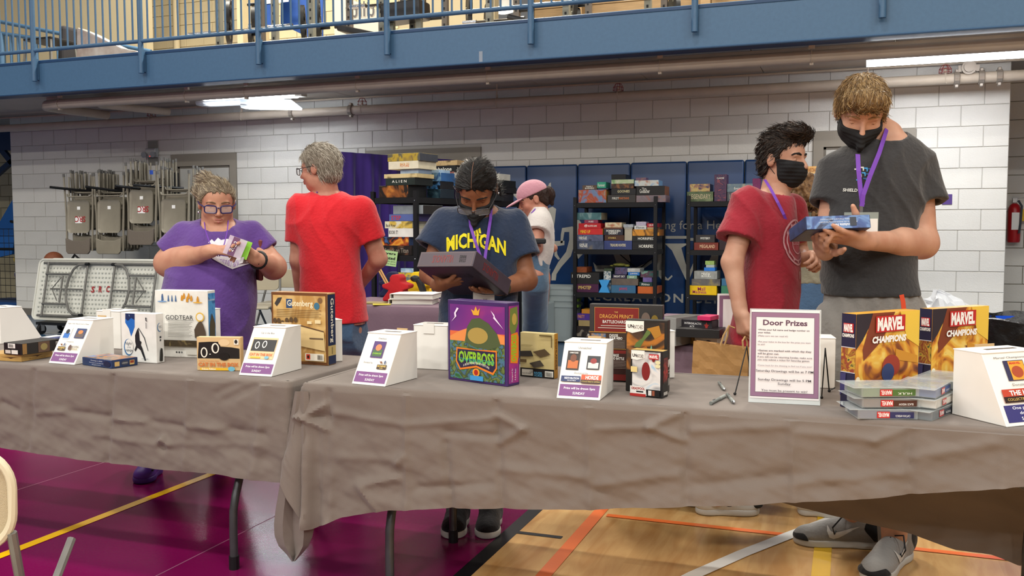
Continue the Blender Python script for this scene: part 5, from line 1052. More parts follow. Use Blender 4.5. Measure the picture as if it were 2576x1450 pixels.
# ---- games on the right table
ob = tbox('game_box', (1127.7, 954.2), (1276.7, 973.8), (1315, 968), 762, '#40285f', 'purple upright game box with a sunset scene and green chunky title', side='r')
prt(ob, 'f', [('r', .04, .03, .96, .95, art('ob_sky', ['#4a2a78', '#7a2f7d', '#b8446a'], 3, seed=4, soft=1)), ('r', .04, .45, .96, .62, '#d8683f'), ('p', [(.04, .55), (.2, .62), (.4, .68), (.6, .66), (.96, .6), (.96, .45), (.04, .45)], '#e08a4a'), ('r', .04, .03, .96, .5, art('ob_land', ['#2f5a33', '#3f7a45', '#4a6f8a', '#3a4a2a', '#6a7a3a', '#2d6fa8'], 22, seed=6)),
    ('p', [(.3, .5), (.34, .68), (.42, .78), (.55, .8), (.7, .74), (.84, .62), (.9, .48), (.7, .42), (.45, .44)], '#4d5a38'), ('o', .52, .58, .17, .1, '#a88f4a'), ('p', [(.41, .9), (.45, .83), (.54, .83), (.56, .92), (.52, .88), (.49, .94), (.46, .88)], '#dba437'),
    ('p', [(.2, .9), (.15, .84), (.16, .8), (.07, .73), (.13, .79), (.12, .84), (.17, .91)], '#ead9f0'), ('p', [(.74, .9), (.79, .83), (.78, .81), (.9, .72), (.95, .68), (.88, .75), (.81, .82), (.8, .85)], '#ead9f0'),
    ('p', [(.16, .42), (.5, .41), (.84, .42), (.84, .2), (.78, .12), (.5, .19), (.22, .14), (.15, .24)], '#e07b25'), ('p', [(.18, .4), (.82, .4), (.82, .21), (.77, .15), (.5, .215), (.23, .165), (.17, .25)], '#2b2440'),
    ('t', 'OVERBOSS', .5, .305, .15, .6, '#8bbf2e', {'bold': .035}), ('t', 'OVERBOSS', .5, .27, .045, .6, '#3aa07a', {'bold': .02}), ('t', 'A BOSS MONSTER ADVENTURE', .5, .2, .028, .44, '#efe9dc', {'arc': .012}), ('o', .5, .13, .06, .05, '#e59a2c'), ('o', .5, .13, .035, .035, '#a8281f'), ('r', .4, .03, .62, .09, '#3f8fc9')])
prt(ob, 'r', [('r', .1, .03, .92, .96, art('ob_side', ['#5a2a80', '#a8307a', '#6a2f8a'], 5, seed=9, soft=1)), ('p', [(.15, .7), (.2, .93), (.8, .95), (.88, .75), (.6, .62), (.3, .62)], '#6a7a3a'), ('o', .55, .8, .2, .07, '#b39a4a'), ('p', [(.2, .28), (.25, .62), (.8, .64), (.9, .58), (.9, .34), (.8, .26)], '#e07b25'), ('t', 'OVERBOSS', .5, .45, .42, .32, '#8bbf2e', {'vert': math.pi/2, 'bold': .03}), ('t', 'Designed by', .35, .13, .12, .16, '#efe9f4', {'vert': math.pi/2}), ('t', 'A & K Russ', .6, .13, .12, .14, '#efe9f4', {'vert': math.pi/2})])
hi = tbox('game_box', (1309, 946.5), (1394, 953.7), (1406.5, 951), 840, '#c9b67c,#cdbb84', 'yellow-cream upright game box with an orange lettered spine', side='r')
prt(hi, 'f', [('r', .0, .0, 1, .2, '#201d1a'), ('r', .05, .03, .38, .17, '#cfc8b8'), ('t', 'CE', .33, .12, .05, .08, '#2a2a2a'), ('t', 'ALC STUDIO', .2, .08, .03, .26, '#2a2a2a'), ('t', 'RIVER', .54, .1, .055, .24, '#4f8fb0', {'bold': .02}), ('t', 'HORSE', .54, .045, .05, .24, '#4f8fb0', {'bold': .02}), ('r', .74, .03, .98, .16, '#e4e0d4')]+[('r', .76+.016*i, .045, .766+.016*i, .14, '#1f1f1f') for i in range(13)]+[('p', [(.02, .58), (.35, .6), (.42, .48), (.02, .46)], '#3a3630'), ('p', [(.4, .58), (.75, .66), (.92, .54), (.62, .47)], '#5a4a34'), ('p', [(.3, .32), (.62, .4), (.74, .28), (.44, .22)], '#4a4238'), ('r', .02, .33, .22, .4, '#6a5638'), ('r', .06, .72, .4, .73, '#9a8a5a'), ('r', .06, .7, .36, .71, '#9a8a5a'), ('p', [(.6, .97), (.97, .97), (.97, .7), (.94, .7), (.94, .93), (.6, .94)], '#6a5a34')])
prt(hi, 'r', [('r', .0, .0, 1, 1, '#bd8527'), ('t', 'HIGHLANDER', .5, .52, .5, .7, '#5a3a14', {'vert': -math.pi/2, 'bold': .02})])
dp_ = tbox('game_box', (1482.5, 957), (1665.5, 966), (1680, 962), 768, '#34312f', 'large dark grey game box with red panels, hindmost of the dark games', side='r')
prt(dp_, 'f', [('r', .07, .64, .68, .96, '#c08a3c'), ('r', .075, .645, .675, .955, '#7a211d'), ('t', 'THE', .37, .9, .02, .05, '#d9b35f'), ('t', 'DRAGON PRINCE', .375, .845, .05, .46, '#dda74a', {'bold': .0}), ('t', 'BATTLECHARGED', .375, .775, .04, .38, '#e6e2da', {'bold': .01}), ('r', .16, .72, .6, .728, '#c7bcb0'), ('r', .12, .69, .62, .698, '#c7bcb0'), ('r', .0, .42, 1, .64, '#3d2c24'), ('r', .0, .635, 1, .642, '#c08a3c'), ('r', .0, .42, 1, .426, '#c08a3c'), ('r', .03, .45, .23, .62, art('dp_art', ['#2b3244', '#4a6f94', '#b5822e', '#c9cbcb'], 24, seed=11)), ('p', [(.1, .35), (.13, .45), (.2, .45), (.28, .38), (.2, .4), (.19, .3)], '#7a6250'), ('t', 'CHOOSE', .34, .6, .035, .12, '#efece4', {'bold': .02}), ('t', 'YOUR HERO', .37, .565, .035, .18, '#efece4', {'bold': .02})]+[('r', .28, .53-.018*i, .5, .534-.018*i, '#a89c90') for i in range(6)]+[('r', .07, .02, .98, .41, '#74201c'), ('r', .28, .1, .98, .37, '#3a211d'), ('t', 'CHARGE', .35, .345, .035, .13, '#efece4', {'bold': .02}), ('t', 'INTO BATTLE', .39, .305, .035, .2, '#efece4', {'bold': .02})]+[('r', .29, .27-.018*i, .55, .274-.018*i, '#a89c90') for i in range(6)]+[('o', .78, .82, .06, .09, '#6a5a50'), ('o', .9, .8, .05, .08, '#7a6428')])
prt(dp_, 'r', [('r', .1, .05, .9, .95, '#2a2626'), ('r', .15, .6, .85, .85, '#4a3a80')])
um = tbox('game_box', (1573.8, 983.2), (1677.7, 990), (1697, 985.5), 806.5, '#22201e', 'tall dark upright game box with green lightning and an amber glow', side='r')
prt(um, 'f', [('r', .02, .3, .93, .97, art('um_art', ['#221f1c', '#2b2622', '#4a3526', '#b5702a', '#3a2a20'], 9, seed=12)), ('p', [(.25, .68), (.4, .75), (.55, .9), (.6, .82), (.45, .72), (.35, .62), (.2, .62)], '#5a6f3a'), ('p', [(.5, .88), (.8, .93), (.86, .8), (.7, .74), (.6, .84)], '#a8752a'), ('p', [(.26, .46), (.34, .6), (.5, .64), (.62, .5), (.56, .36), (.3, .38)], '#a8642a'), ('p', [(.5, .4), (.53, .4), (.64, .62), (.62, .66)], '#7ab096'), ('p', [(.0, .84), (.0, .985), (.44, .985), (.44, .855), (.16, .815)], '#e7e4de'), ('t', 'UN', .12, .91, .05, .14, '#1d1c1c', {'bold': .03}), ('t', 'MATCHED', .3, .9, .055, .24, '#3a3a3a', {'bold': -.005})])
prt(um, 'r', [('p', [(.1, .36), (.1, .45), (.9, .46), (.9, .4), (.5, .35)], '#d8d4cc'), ('t', 'Battle of', .5, .31, .02, .7, '#d8d4cc'), ('t', 'Souls', .5, .27, .02, .5, '#d8d4cc'), ('r', .2, .1, .8, .2, '#8a8681')])
dpo = tbox('game_box', (1586.3, 994.7), (1666.6, 1003), (1682.8, 997.6), 884.3, '#1b1a1b', 'small black upright game box with pale crumpled art on its front', side='r', top='#c2a15a')
prt(dpo, 'f', [('r', .05, .16, .93, .97, art('dpo_art', ['#c9c7c4', '#9a9a9c', '#d9d6d2', '#86b8d8'], 11, seed=14)), ('o', .48, .55, .13, .2, '#7a211f'), ('o', .72, .81, .05, .05, '#7a211f'), ('p', [(.02, .8), (.02, .99), (.44, .99), (.44, .83), (.2, .78)], '#e7e4de'), ('t', 'UN', .13, .88, .07, .14, '#1d1c1c', {'bold': .03}), ('t', 'MATCHED', .3, .87, .075, .22, '#3a3a3a'), ('r', .58, .82, .88, .93, '#b8282a'), ('t', 'MARVEL', .73, .875, .07, .26, '#f2efea', {'bold': .03}), ('o', .86, .76, .08, .04, '#d8d2a6'), ('o', .86, .68, .08, .04, '#d8d2a6'), ('r', .02, .52, .22, .64, '#d9c486'), ('p', [(.0, .0), (.52, .02), (.5, .18), (.3, .22), (.0, .22)], '#dedad4'), ('t', 'DEADPOOL', .26, .17, .055, .42, '#a02220', {'bold': .03}), ('r', .2, .09, .42, .12, '#222'+'222'), ('r', .0, .0, .5, .06, '#a82824'), ('r', .54, .02, .93, .17, '#151415'), ('r', .58, .04, .68, .15, '#d0cdc8'), ('r', .7, .04, .78, .15, '#8a4a34')])
prt(dpo, 'r', [('r', .1, .3, .9, .85, art('dpo_side', ['#1b1a1b', '#5a1a18', '#a82a22'], 30, seed=15)), ('r', .15, .05, .85, .12, '#b5b1aa')])
# ---- the two large hero games
def hero(fl, fr, bkl, vtop, label, seed):
    o = tbox('game_box', fl, fr, bkl, vtop, '#d99f3c', label, side='l', group='twin boxed card games')
    prt(o, 'f', [('r', .0, .0, 1, 1, art('hero_art%d' % seed, ['#5a3322', '#8a4a28', '#c9802c', '#e0ad45', '#e8c76a', '#7a3a24'], 9, seed=seed)), ('p', [(.0, 1), (.34, 1), (.2, .86), (.1, .72), (.0, .62)], '#2c2630'), ('p', [(.25, 1), (.6, 1), (.4, .7), (.12, .5), (.1, .62)], '#7a3a26'), ('p', [(.68, 1), (1, 1), (1, .6), (.8, .7)], '#e6bf4a'), ('p', [(.62, .6), (.98, .5), (.98, .42), (.62, .48)], '#c98a30'), ('o', .55, .42, .14, .12, '#9a3a2a'), ('o', .5, .35, .1, .1, '#34406a'), ('o', .2, .2, .045, .05, '#f0e2c0'), ('o', .03, .3, .035, .04, '#f0e2c0'), ('o', .26, .08, .1, .09, '#5a7a4a'), ('p', [(.0, .0), (.16, .3), (.22, .1), (.2, 0)], '#3a3a4a'), ('p', [(.6, .04), (.75, .3), (.78, .3), (.66, .02)], '#b5502c'),
        ('r', .285, .79, .75, .965, '#b8292b'), ('t', 'MARVEL', .517, .877, .145, .42, '#f3f0ea', {'bold': .05}), ('t', 'CHAMPIONS', .5, .715, .075, .54, '#efece6', {'bold': .05, 'shear': .12}), ('t', 'THE CARD GAME', .5, .652, .018, .28, '#8a5a30', {'space': 1.5})])
    prt(o, 'l', [('r', .0, .0, 1, 1, '#26243f'), ('r', .0, .38, 1, .64, art('hero_strip%d' % seed, ['#5a2f28', '#a8762c', '#8a3a2a', '#c9a03c', '#3a4a2f'], 26, seed=seed+3)), ('r', .0, .64, 1, .648, '#cfccd4'), ('r', .0, .375, 1, .383, '#cfccd4'), ('r', .15, .8, .86, .9, '#b8292b'), ('t', 'MARVEL', .5, .85, .085, .64, '#f3f0ea', {'bold': .05}), ('t', 'CHAMPIONS', .5, .77, .04, .84, '#efece6', {'bold': .04}), ('p', [(.0, .37), (.4, .37), (.35, .2), (.0, .12)], '#3d3a66'), ('p', [(.12, .04), (.18, .065), (.24, .04), (.18, .015)], '#dfe6ea')])
    return o
hero((2149, 1030), (2306.7, 1007), (2104, 1024), 790, 'golden upright card game box with packs stacked before it', 21)
hero((2339.5, 1003), (2480, 985), (2302, 998), 777, 'golden upright card game box behind the ticket box at the table end', 31)
# clear blister packs in three piles
M_clear = mat('clear_blister', '#dfe6e6', .08, alpha=.28, spec=.8)
def packs(u, v, n, ang, cols, where):
    p = gz(u, v, TT)
    for k in range(n):
        e = empty('card_pack', (p[0]+.006*(k % 2), p[1]+.006*((k*2) % 3), TT+.002+k*.0305), ang+.05*(k-1), label='clear blister card pack with a %s strip, %s of the %s pile' % (cols[k][1], ['lowest', 'middle', 'topmost'][k], where), cat='card pack', group='card packs before the golden games')
        MB().box2((-.075, -.055, 0), (.075, .055, .024)).obj('card_block', [mat('pack_'+cols[k][0], cols[k][0], .4, var=.1)], e, bevel=.001)
        MB().box2((-.0815, -.058, -.001), (.0815, .058, .025)).box2((-.105, -.06, .0245), (.09, .064, .027)).obj('blister', M_clear, e, bevel=.003)
        decal([(rect(-.05, -.052, .05, .052), art('pk%s%d' % (where[:3], k), [cols[k][0], '#8a8a80', '#4a5a3a', '#c9b88a'], 30, seed=k+len(where)))], e, (0, 0, .0245), (1, 0, 0), (0, 1, 0), .0002, 'cover_print')
        decal([(rect(-.03, .003, .07, .02), mat('print'+cols[k][0], cols[k][0], .4), .0002), (rect(-.03, .003, .005, .021), mat('print#b8292b', '#b8292b', .4), .0004)], e, (0, -.0582, 0), (1, 0, 0), (0, 0, 1), .0006, 'spine_print')
        lettering([('MARVEL', -.0125, .012, .012, .03, M_wht, {'rot': math.pi, 'bold': .02}), (cols[k][2], .04, .009, .006, .04, M_wht, {'rot': math.pi})], e, (0, -.0582, 0), (1, 0, 0), (0, 0, 1), .0012)
packs(2215, 1046, 3, .35, [('#2c2f5a', 'navy', 'CAPTAIN AMERICA'), ('#4a2a22', 'maroon', 'BLACK WIDOW'), ('#4a6a35', 'green', 'HULK')], 'front')
packs(2318, 1043, 3, 1.2, [('#28303f', 'slate', 'THOR'), ('#cfcac0', 'white', 'DR STRANGE'), ('#34508a', 'blue', 'QUICKSILVER')], 'middle')
packs(2374, 1020, 3, 1.15, [('#cdb56a', 'yellow', 'WASP'), ('#3a3524', 'olive', 'DRAX'), ('#9aa0a0', 'grey', 'VISION')], 'last')
# ---- framed door sign
sg = empty('sign_holder', tuple(gz(1972, 1017, TT)), label='clear acrylic holder with the door prize rules sheet', cat='sign')
BLc, BRc = gz(1882.5, 1012, TT+.001), gz(2063, 1020.7, TT+.001); ax_ = BRc-BLc; sw = np.linalg.norm(ax_[:2]); ax_ /= sw
sg.location = tuple(BLc); sg.rotation_euler = (0, 0, math.atan2(ax_[1], ax_[0]))
sh_ = .285; ln = .14
up_ = Vector((0, ln, math.sqrt(1-ln*ln)))
MB().prism(rect(0, 0, sw, sh_), (0, 0, .0), (1, 0, 0), up_, .0025).obj('acrylic_sheet', mat('acrylic', '#e8eeee', .05, alpha=.35), sg)
MB().box2((0, 0, 0), (sw, .08, .003)).obj('foot', mat('acrylic', '#e8eeee'), sg)
MB().prism(rect(.004, .014, sw-.004, sh_-.004), (0, -.0007, .0), (1, 0, 0), up_, .0036).obj('paper', mat('sign_paper', '#e3dcdb', .6), sg)
sx0, sy0 = .02, .024; prt(sg, None, [('r', .025, .07, .975, .965, '#4a3f4a'), ('r', .03, .073, .97, .961, '#8a6680'), ('r', .09, .115, .91, .915, '#4a3f4a'), ('r', .095, .118, .905, .912, '#ded8d7'),
    ('t', 'Door Prizes', .5, .855, .06, .62, '#5a3d50', {'bold': .03}), ('t', '•Write your full name and badge number on', .12, .775, .022, .72, '#3d3440', {'align': 'l', 'bold': .01}), ('t', 'your ticket.', .12, .745, .022, .18, '#3d3440', {'align': 'l', 'bold': .01}), ('t', '(Make sure we can read it!)', .12, .71, .021, .42, '#77707a', {'align': 'l'}),
    ('t', '•Put your ticket in the box for the prize you want', .12, .648, .021, .74, '#77707a', {'align': 'l'}), ('t', 'to win!', .12, .622, .019, .1, '#77707a', {'align': 'l'}), ('t', '•Games are marked with which day they', .12, .555, .024, .75, '#3d3440', {'align': 'l', 'bold': .01}), ('t', 'will be given out.', .12, .522, .024, .3, '#3d3440', {'align': 'l', 'bold': .01}), ('t', 'If you will not be returning Sunday, make sure', .12, .488, .023, .76, '#3d3440', {'align': 'l', 'bold': .005}), ('t', 'you only submit a ticket for Saturday games.', .12, .457, .023, .73, '#3d3440', {'align': 'l', 'bold': .005}), ('t', '•Come back for the drawing to find out if you won!', .12, .398, .021, .76, '#77707a', {'align': 'l'}),
    ('t', 'Saturday Drawings will be at 7 PM', .5, .34, .031, .8, '#332c36', {'bold': .005}), ('t', 'Sunday Drawings will be 5 PM', .5, .248, .031, .74, '#332c36', {'bold': .005}), ('t', 'Sunday', .5, .208, .03, .18, '#332c36', {'bold': .005}), ('t', 'You must be present to win!', .5, .135, .03, .64, '#332c36', {'bold': .005})], fr=((0, -.0045, 0), (1, 0, 0), tuple(up_), sw, sh_), name='sheet_print')
def wire(pts, label):
    P = [gz(u, v, TT) if z is None else None for u, v, z in pts]
    return P
ez = empty('wire_easel', tuple(gz(1850, 992, TT)), label='thin black wire easel feet beside the door sign', cat='easel', group='wire easels'); E0 = gz(1850, 992, TT)
tpz = .735+.1; pA = gz(1848.7, 992.7, TT+.004); pT = at(1878.6, 872, dep_of(pA)+.06); pB = gz(1893, 985, TT+.004)
MB().tube([tuple(pA-E0), tuple(pT-E0), tuple(pB-E0)], .0022, 6).obj('wire', M_blackmetal, ez); MB().ball(tuple(pA-E0+np.array([0, 0, .002])), .005, 6).obj('tip', M_blackmetal, ez)
ez2 = empty('wire_easel', tuple(gz(2067, 1000, TT)), label='second thin black wire easel between the sign and golden game', cat='easel', group='wire easels'); E0 = gz(2067, 1000, TT)
pA = gz(2066.9, 1000.4, TT+.004); pT = at(2076, 877, dep_of(pA)+.04); pB = gz(2086, 984, TT+.004); pC = gz(2100, 976, TT+.012)
MB().tube([tuple(pA-E0), tuple(pT-E0), tuple(pB-E0), tuple(pC-E0)], .0022, 6).obj('wire', M_blackmetal, ez2)
for p in (pA, pB): MB().ball(tuple(p-E0), .005, 6).obj('tip', M_blackmetal, ez2)
# pens
for k, (a, b, lb) in enumerate((((1788, 1015), (1826, 995), 'silver pen lying nearest the cloth edge'), ((1809, 963), (1823, 981), 'silver pen lying farthest from the cloth edge'), ((1830, 992), (1847, 1014), 'silver pen lying beside the sign easel'))):
    A, B = gz(*a, TT+.006), gz(*b, TT+.006); e = empty('pen', (0, 0, 0), label=lb, cat='pen', group='pens on the prize table'); m_ = A+(B-A)*.55; n_ = A+(B-A)*.9
    MB().cyl(tuple(A), tuple(m_), .0052, n=10).obj('barrel', mat('pen_grey', '#6f736f', .4), e, smooth=True); MB().cyl(tuple(m_), tuple(n_), .0056, n=10).obj('grip', mat('pen_lt', '#8e928d', .4), e, smooth=True); MB().cyl(tuple(n_), tuple(B), .005, .002, n=10).obj('tip', M_chrome, e, smooth=True)
    MB().box(tuple(A+(B-A)*.2+np.array([0, 0, .0065])), (.02, .003, .0015), rz=math.atan2((B-A)[1], (B-A)[0])).obj('clip', M_chrome, e)
# clear baggie hung behind the sign's left edge
# ---- things on the rear tables
ig = tbox('game_box', (1705, 826), (1791, 832), (1802, 824), 808, '#28252a', 'dark flat game box with spaced letters and a red maple leaf', z=.741+.075, d=.2)
prt(ig, 'f', [('t', 'INTERGALACTIC', .45, .62, .22, .5, '#d5d2d0', {'bold': .02}), ('t', 'ACE', .42, .3, .2, .14, '#d5d2d0', {'bold': .02}), ('r', .02, .2, .09, .85, '#9a948c'), ('p', [(.82, .2), (.8, .45), (.77, .55), (.82, .6), (.845, .85), (.87, .6), (.92, .55), (.89, .45), (.87, .2)], '#a8322c')])
ub = tbox('game_box', (1700, 848), (1810, 853), (1822, 846), 831, '#1d1b1c', 'thin black game box under the maple leaf one', z=.741+.048, d=.2)
en = tbox('game_box', (1690, 858), (1742, 866), (1750, 858), 843, '#9a7a34,#8a6a2c', 'gold tin game box with embossed letters on the plum cloth', z=.741, d=.18)
prt(en, 'f', [('t', 'ENIGMA', .55, .45, .4, .66, '#d9bf74', {'bold': .02})])
wg = tbox('game_box', (1747, 866), (1812, 872), (1824, 864), 843, '#e2ddd2', 'white game box with green letters on the plum cloth', z=.741, d=.2)
prt(wg, 'f', [('t', 'NORDIQUE', .25, .75, .18, .4, '#4f7a4a', {'bold': .01}), ('o', .55, .3, .1, .14, '#4a4a6a')])
pk = tbox('game_box', (1754, 806), (1787, 808), (1792, 804), 797, '#c92a62', 'small bright pink box on top of the dark game pile', z=.741+.118, d=.1)
gb = tbox('game_box', (1660, 868), (1700, 872), (1716, 862), 800, '#8f8f8c', 'grey upright box at the end of the plum cloth table', z=.741, d=.2, top='#55534f')
# second framed sign, mostly hidden by the man in maroon
s2 = gz(1815, 872, .741); e = empty('sign_holder', tuple(s2), .28, label='second framed sheet standing on the plum cloth, half hidden by the maroon shirt', cat='sign')
MB().box2((-.02, -.002, 0), (.19, .002, .23)).obj('frame', M_wht, e); decal([(rect(-.012, .008, .182, .222), mat('print#8a6680', '#8a6680', .4)), (rect(.004, .024, .166, .206), M_wht, .0003)], e, (0, -.002, 0), (1, 0, 0), (0, 0, 1), .0005, 'sheet_print')
# binders, flyers, plush meeples and hand puppet on the left rear table
bp = gz(1010, 765, .741)
for k in range(2):
    e = empty('ring_binder', (bp[0]+.05+.02*k, bp[1]+.1, .742+.036*k), .25-.1*k, label='white ring binder lying %s of two on the plum cloth' % ['under', 'on top'][k], cat='binder', group='ring binders')
    MB().box2((-.15, -.13, 0), (.15, .13, .003)).box2((-.15, -.13, .031), (.15, .13, .034)).box2((-.153, -.13, 0), (-.15, .13, .034)).obj('cover', M_white, e); MB().box2((-.13, -.12, .004), (.145, .12, .03)).obj('pages', mat('paper', '#cfcbc2', .8), e)
fl_ = gz(955, 768, .741); MB().box((fl_[0], fl_[1]+.03, .744), (.12, .09, .004), rz=.5).obj('flyer', mat('yellow_flyer', '#c2b23a', .6), label='small yellow flyer at the edge of the plum cloth', cat='flyer')
MB().box((fl_[0]-.09, fl_[1]+.1, .746), (.14, .12, .008), rz=.1).obj('booklet', mat('tan_booklet', '#8a7a4a', .6), label='tan booklet beside the yellow flyer', cat='booklet')
def meeple(name, u, v, hpx, m, label, ang=0, z0=.742, dd=.0):
    p = gz(u, v, z0); s = hpx/F*dep_of(p); e = empty(name, (p[0], p[1]+.1+dd, z0), ang, label=label, cat='plush toy', group='plush game figures')
    poly = [(-.48, 0), (-.12, 0), (0, .22), (.12, 0), (.48, 0), (.5, .1), (.26, .4), (.5, .48), (.52, .6), (.26, .68), (.2, .72), (.22, .85), (.12, .97), (-.12, .97), (-.22, .85), (-.2, .72), (-.26, .68), (-.52, .6), (-.5, .48), (-.26, .4), (-.5, .1)]
    MB().prism([(x*s, y*s) for x, y in poly], (0, .06, 0), (1, 0, 0), (0, 0, 1), .12).obj('body', m, e, bevel=.02*s/.2, segs=3, smooth=True); return e
meeple('plush_meeple', 985, 760, 70, mat('red_plush', '#a8141c', .9, bump=.2, bscale=60), 'red plush game-piece figure sitting on the plum cloth', .1)
meeple('plush_meeple', 1025, 757, 72, mat('yellow_plush', '#d8b414', .9, bump=.2, bscale=60), 'yellow plush game-piece figure behind the red one', -.1, dd=.1)
meeple('plush_meeple', 950, 752, 66, mat('navy_plush', '#141a3d', .9, bump=.2, bscale=60), 'navy plush game-piece figure behind the red one', .3, dd=.14)
pu = gz(1058, 760, .742); e = empty('toucan_toy', (pu[0], pu[1]+.05, .742), label='black toy bird with a yellow and blue tail on the plum cloth', cat='toy')
MB().tube([(0, 0, .0), (.0, 0, .06), (-.02, -.01, .13), (-.045, -.02, .165)], [.02, .024, .026, .02], 10).obj('neck', M_blackmetal, e, smooth=True); MB().ball((-.055, -.02, .16), .03, 10, sc=(1.2, .8, .8)).obj('head', M_blackmetal, e, smooth=True); MB().tube([(.03, .02, .02), (.045, .02, .09)], [.012, .008]).obj('tail', mat('toy_yellow', '#d8a014', .5), e, smooth=True)
# wooden sticks and pinned green notice on the end-on rack
ng = gpl(975, 650, RK['A']['o']-RK['A']['L']*.02, RK['A']['L']); e = empty('notice_sheet', (0, 0, 0), label='pale green players-wanted notice taped to the end-on rack', cat='notice')
a0, a1, a2, a3 = [gpl(u, v, RK['A']['o']-RK['A']['L']*.03, RK['A']['L']) for u, v in ((952, 666), (996, 672), (1001, 634), (957, 628))]
MB().add([a0, a1, a2, a3]+[p+RK['A']['L']*.001 for p in (a0, a1, a2, a3)], [(0, 1, 2, 3), (7, 6, 5, 4), (0, 4, 5, 1), (1, 5, 6, 2), (2, 6, 7, 3), (3, 7, 4, 0)]).obj('sheet', mat('green_sheet', '#a9c98a', .7), e)
lettering([('Players', .45, .8, .2, .9, M_black, {'bold': .03}), ('Wanted', .45, .52, .2, .9, M_black, {'bold': .03}), ('to learn this game,', .5, .3, .1, .9, M_black), ('is happy to teach!', .5, .14, .1, .9, M_black)], e, a0-RK['A']['L']*.0008, (a1-a0), (a3-a0), 0.0)
for k, u in enumerate((945, 951)):
    p, q = gz(u, 760, .742), None; t_ = at(u+3, 672, dep_of(p)+.3); e = MB().cyl(tuple(p+np.array([0, .28, 0])), tuple(t_), .006).obj('wooden_dowel', mat('dowel', '#c79a5a', .6), label=['thin wooden dowel nearer the red shirt by the drape', 'thin wooden dowel nearer the plush figures by the drape'][k], cat='dowel')
# ---- white folding chair at the lower left edge
wc = empty('folding_chair', (0, 0, 0), label='cream folding chair whose back shows at the floor edge near the camera', cat='chair')
c0 = at(-25, 1260, 2.25); M_cream = mat('cream_plastic', '#cfc5a8', .4); M_weave = mat('woven_seat', '#b8a888', .8, bump=.5, bscale=500)
def cw(x, y, z): return tuple(c0+RT*x+np.array([FW[0], FW[1], 0])*y+np.array([0, 0, 1])*z)
R_ = []
outl = [(x*1.0, y) for x, y in rrect(.42, .24, .09, 8)]
MB().tube([cw(-.155+x, .02*(y), y) for x, y in outl], .011, 8, closed=True).obj('back_frame', M_cream, wc, smooth=True)
n_ = len(outl); MB().add([cw(-.155+x*.96, .02*y+.004, y*.94) for x, y in outl]+[cw(-.155+x*.96, .02*y+.012, y*.94) for x, y in outl], [tuple(range(n_)), tuple(reversed(range(n_, 2*n_)))]+[(i, n_+i, n_+(i+1) % n_, (i+1) % n_) for i in range(n_)]).obj('backrest', M_weave, wc)
zf = c0[2]
for s_ in (-.36, .05): MB().tube([cw(s_, .0, -.08), cw(s_, .05, -.3), cw(s_, .25, -zf+.01)], .012, 8).obj('leg', M_greysteel, wc, smooth=True); MB().tube([cw(s_, .3, -.2), cw(s_, -.15, -zf+.01)], .012, 8).obj('leg', M_greysteel, wc, smooth=True)
MB().add([cw(-.35, -.0, -.25), cw(.04, 0, -.25), cw(.04, -.38, -.23), cw(-.35, -.38, -.23), cw(-.35, -.0, -.27), cw(.04, 0, -.27), cw(.04, -.38, -.25), cw(-.35, -.38, -.25)], [(0, 1, 2, 3), (7, 6, 5, 4), (0, 4, 5, 1), (1, 5, 6, 2), (2, 6, 7, 3), (3, 7, 4, 0)]).obj('seat', M_cream, wc, bevel=.008)
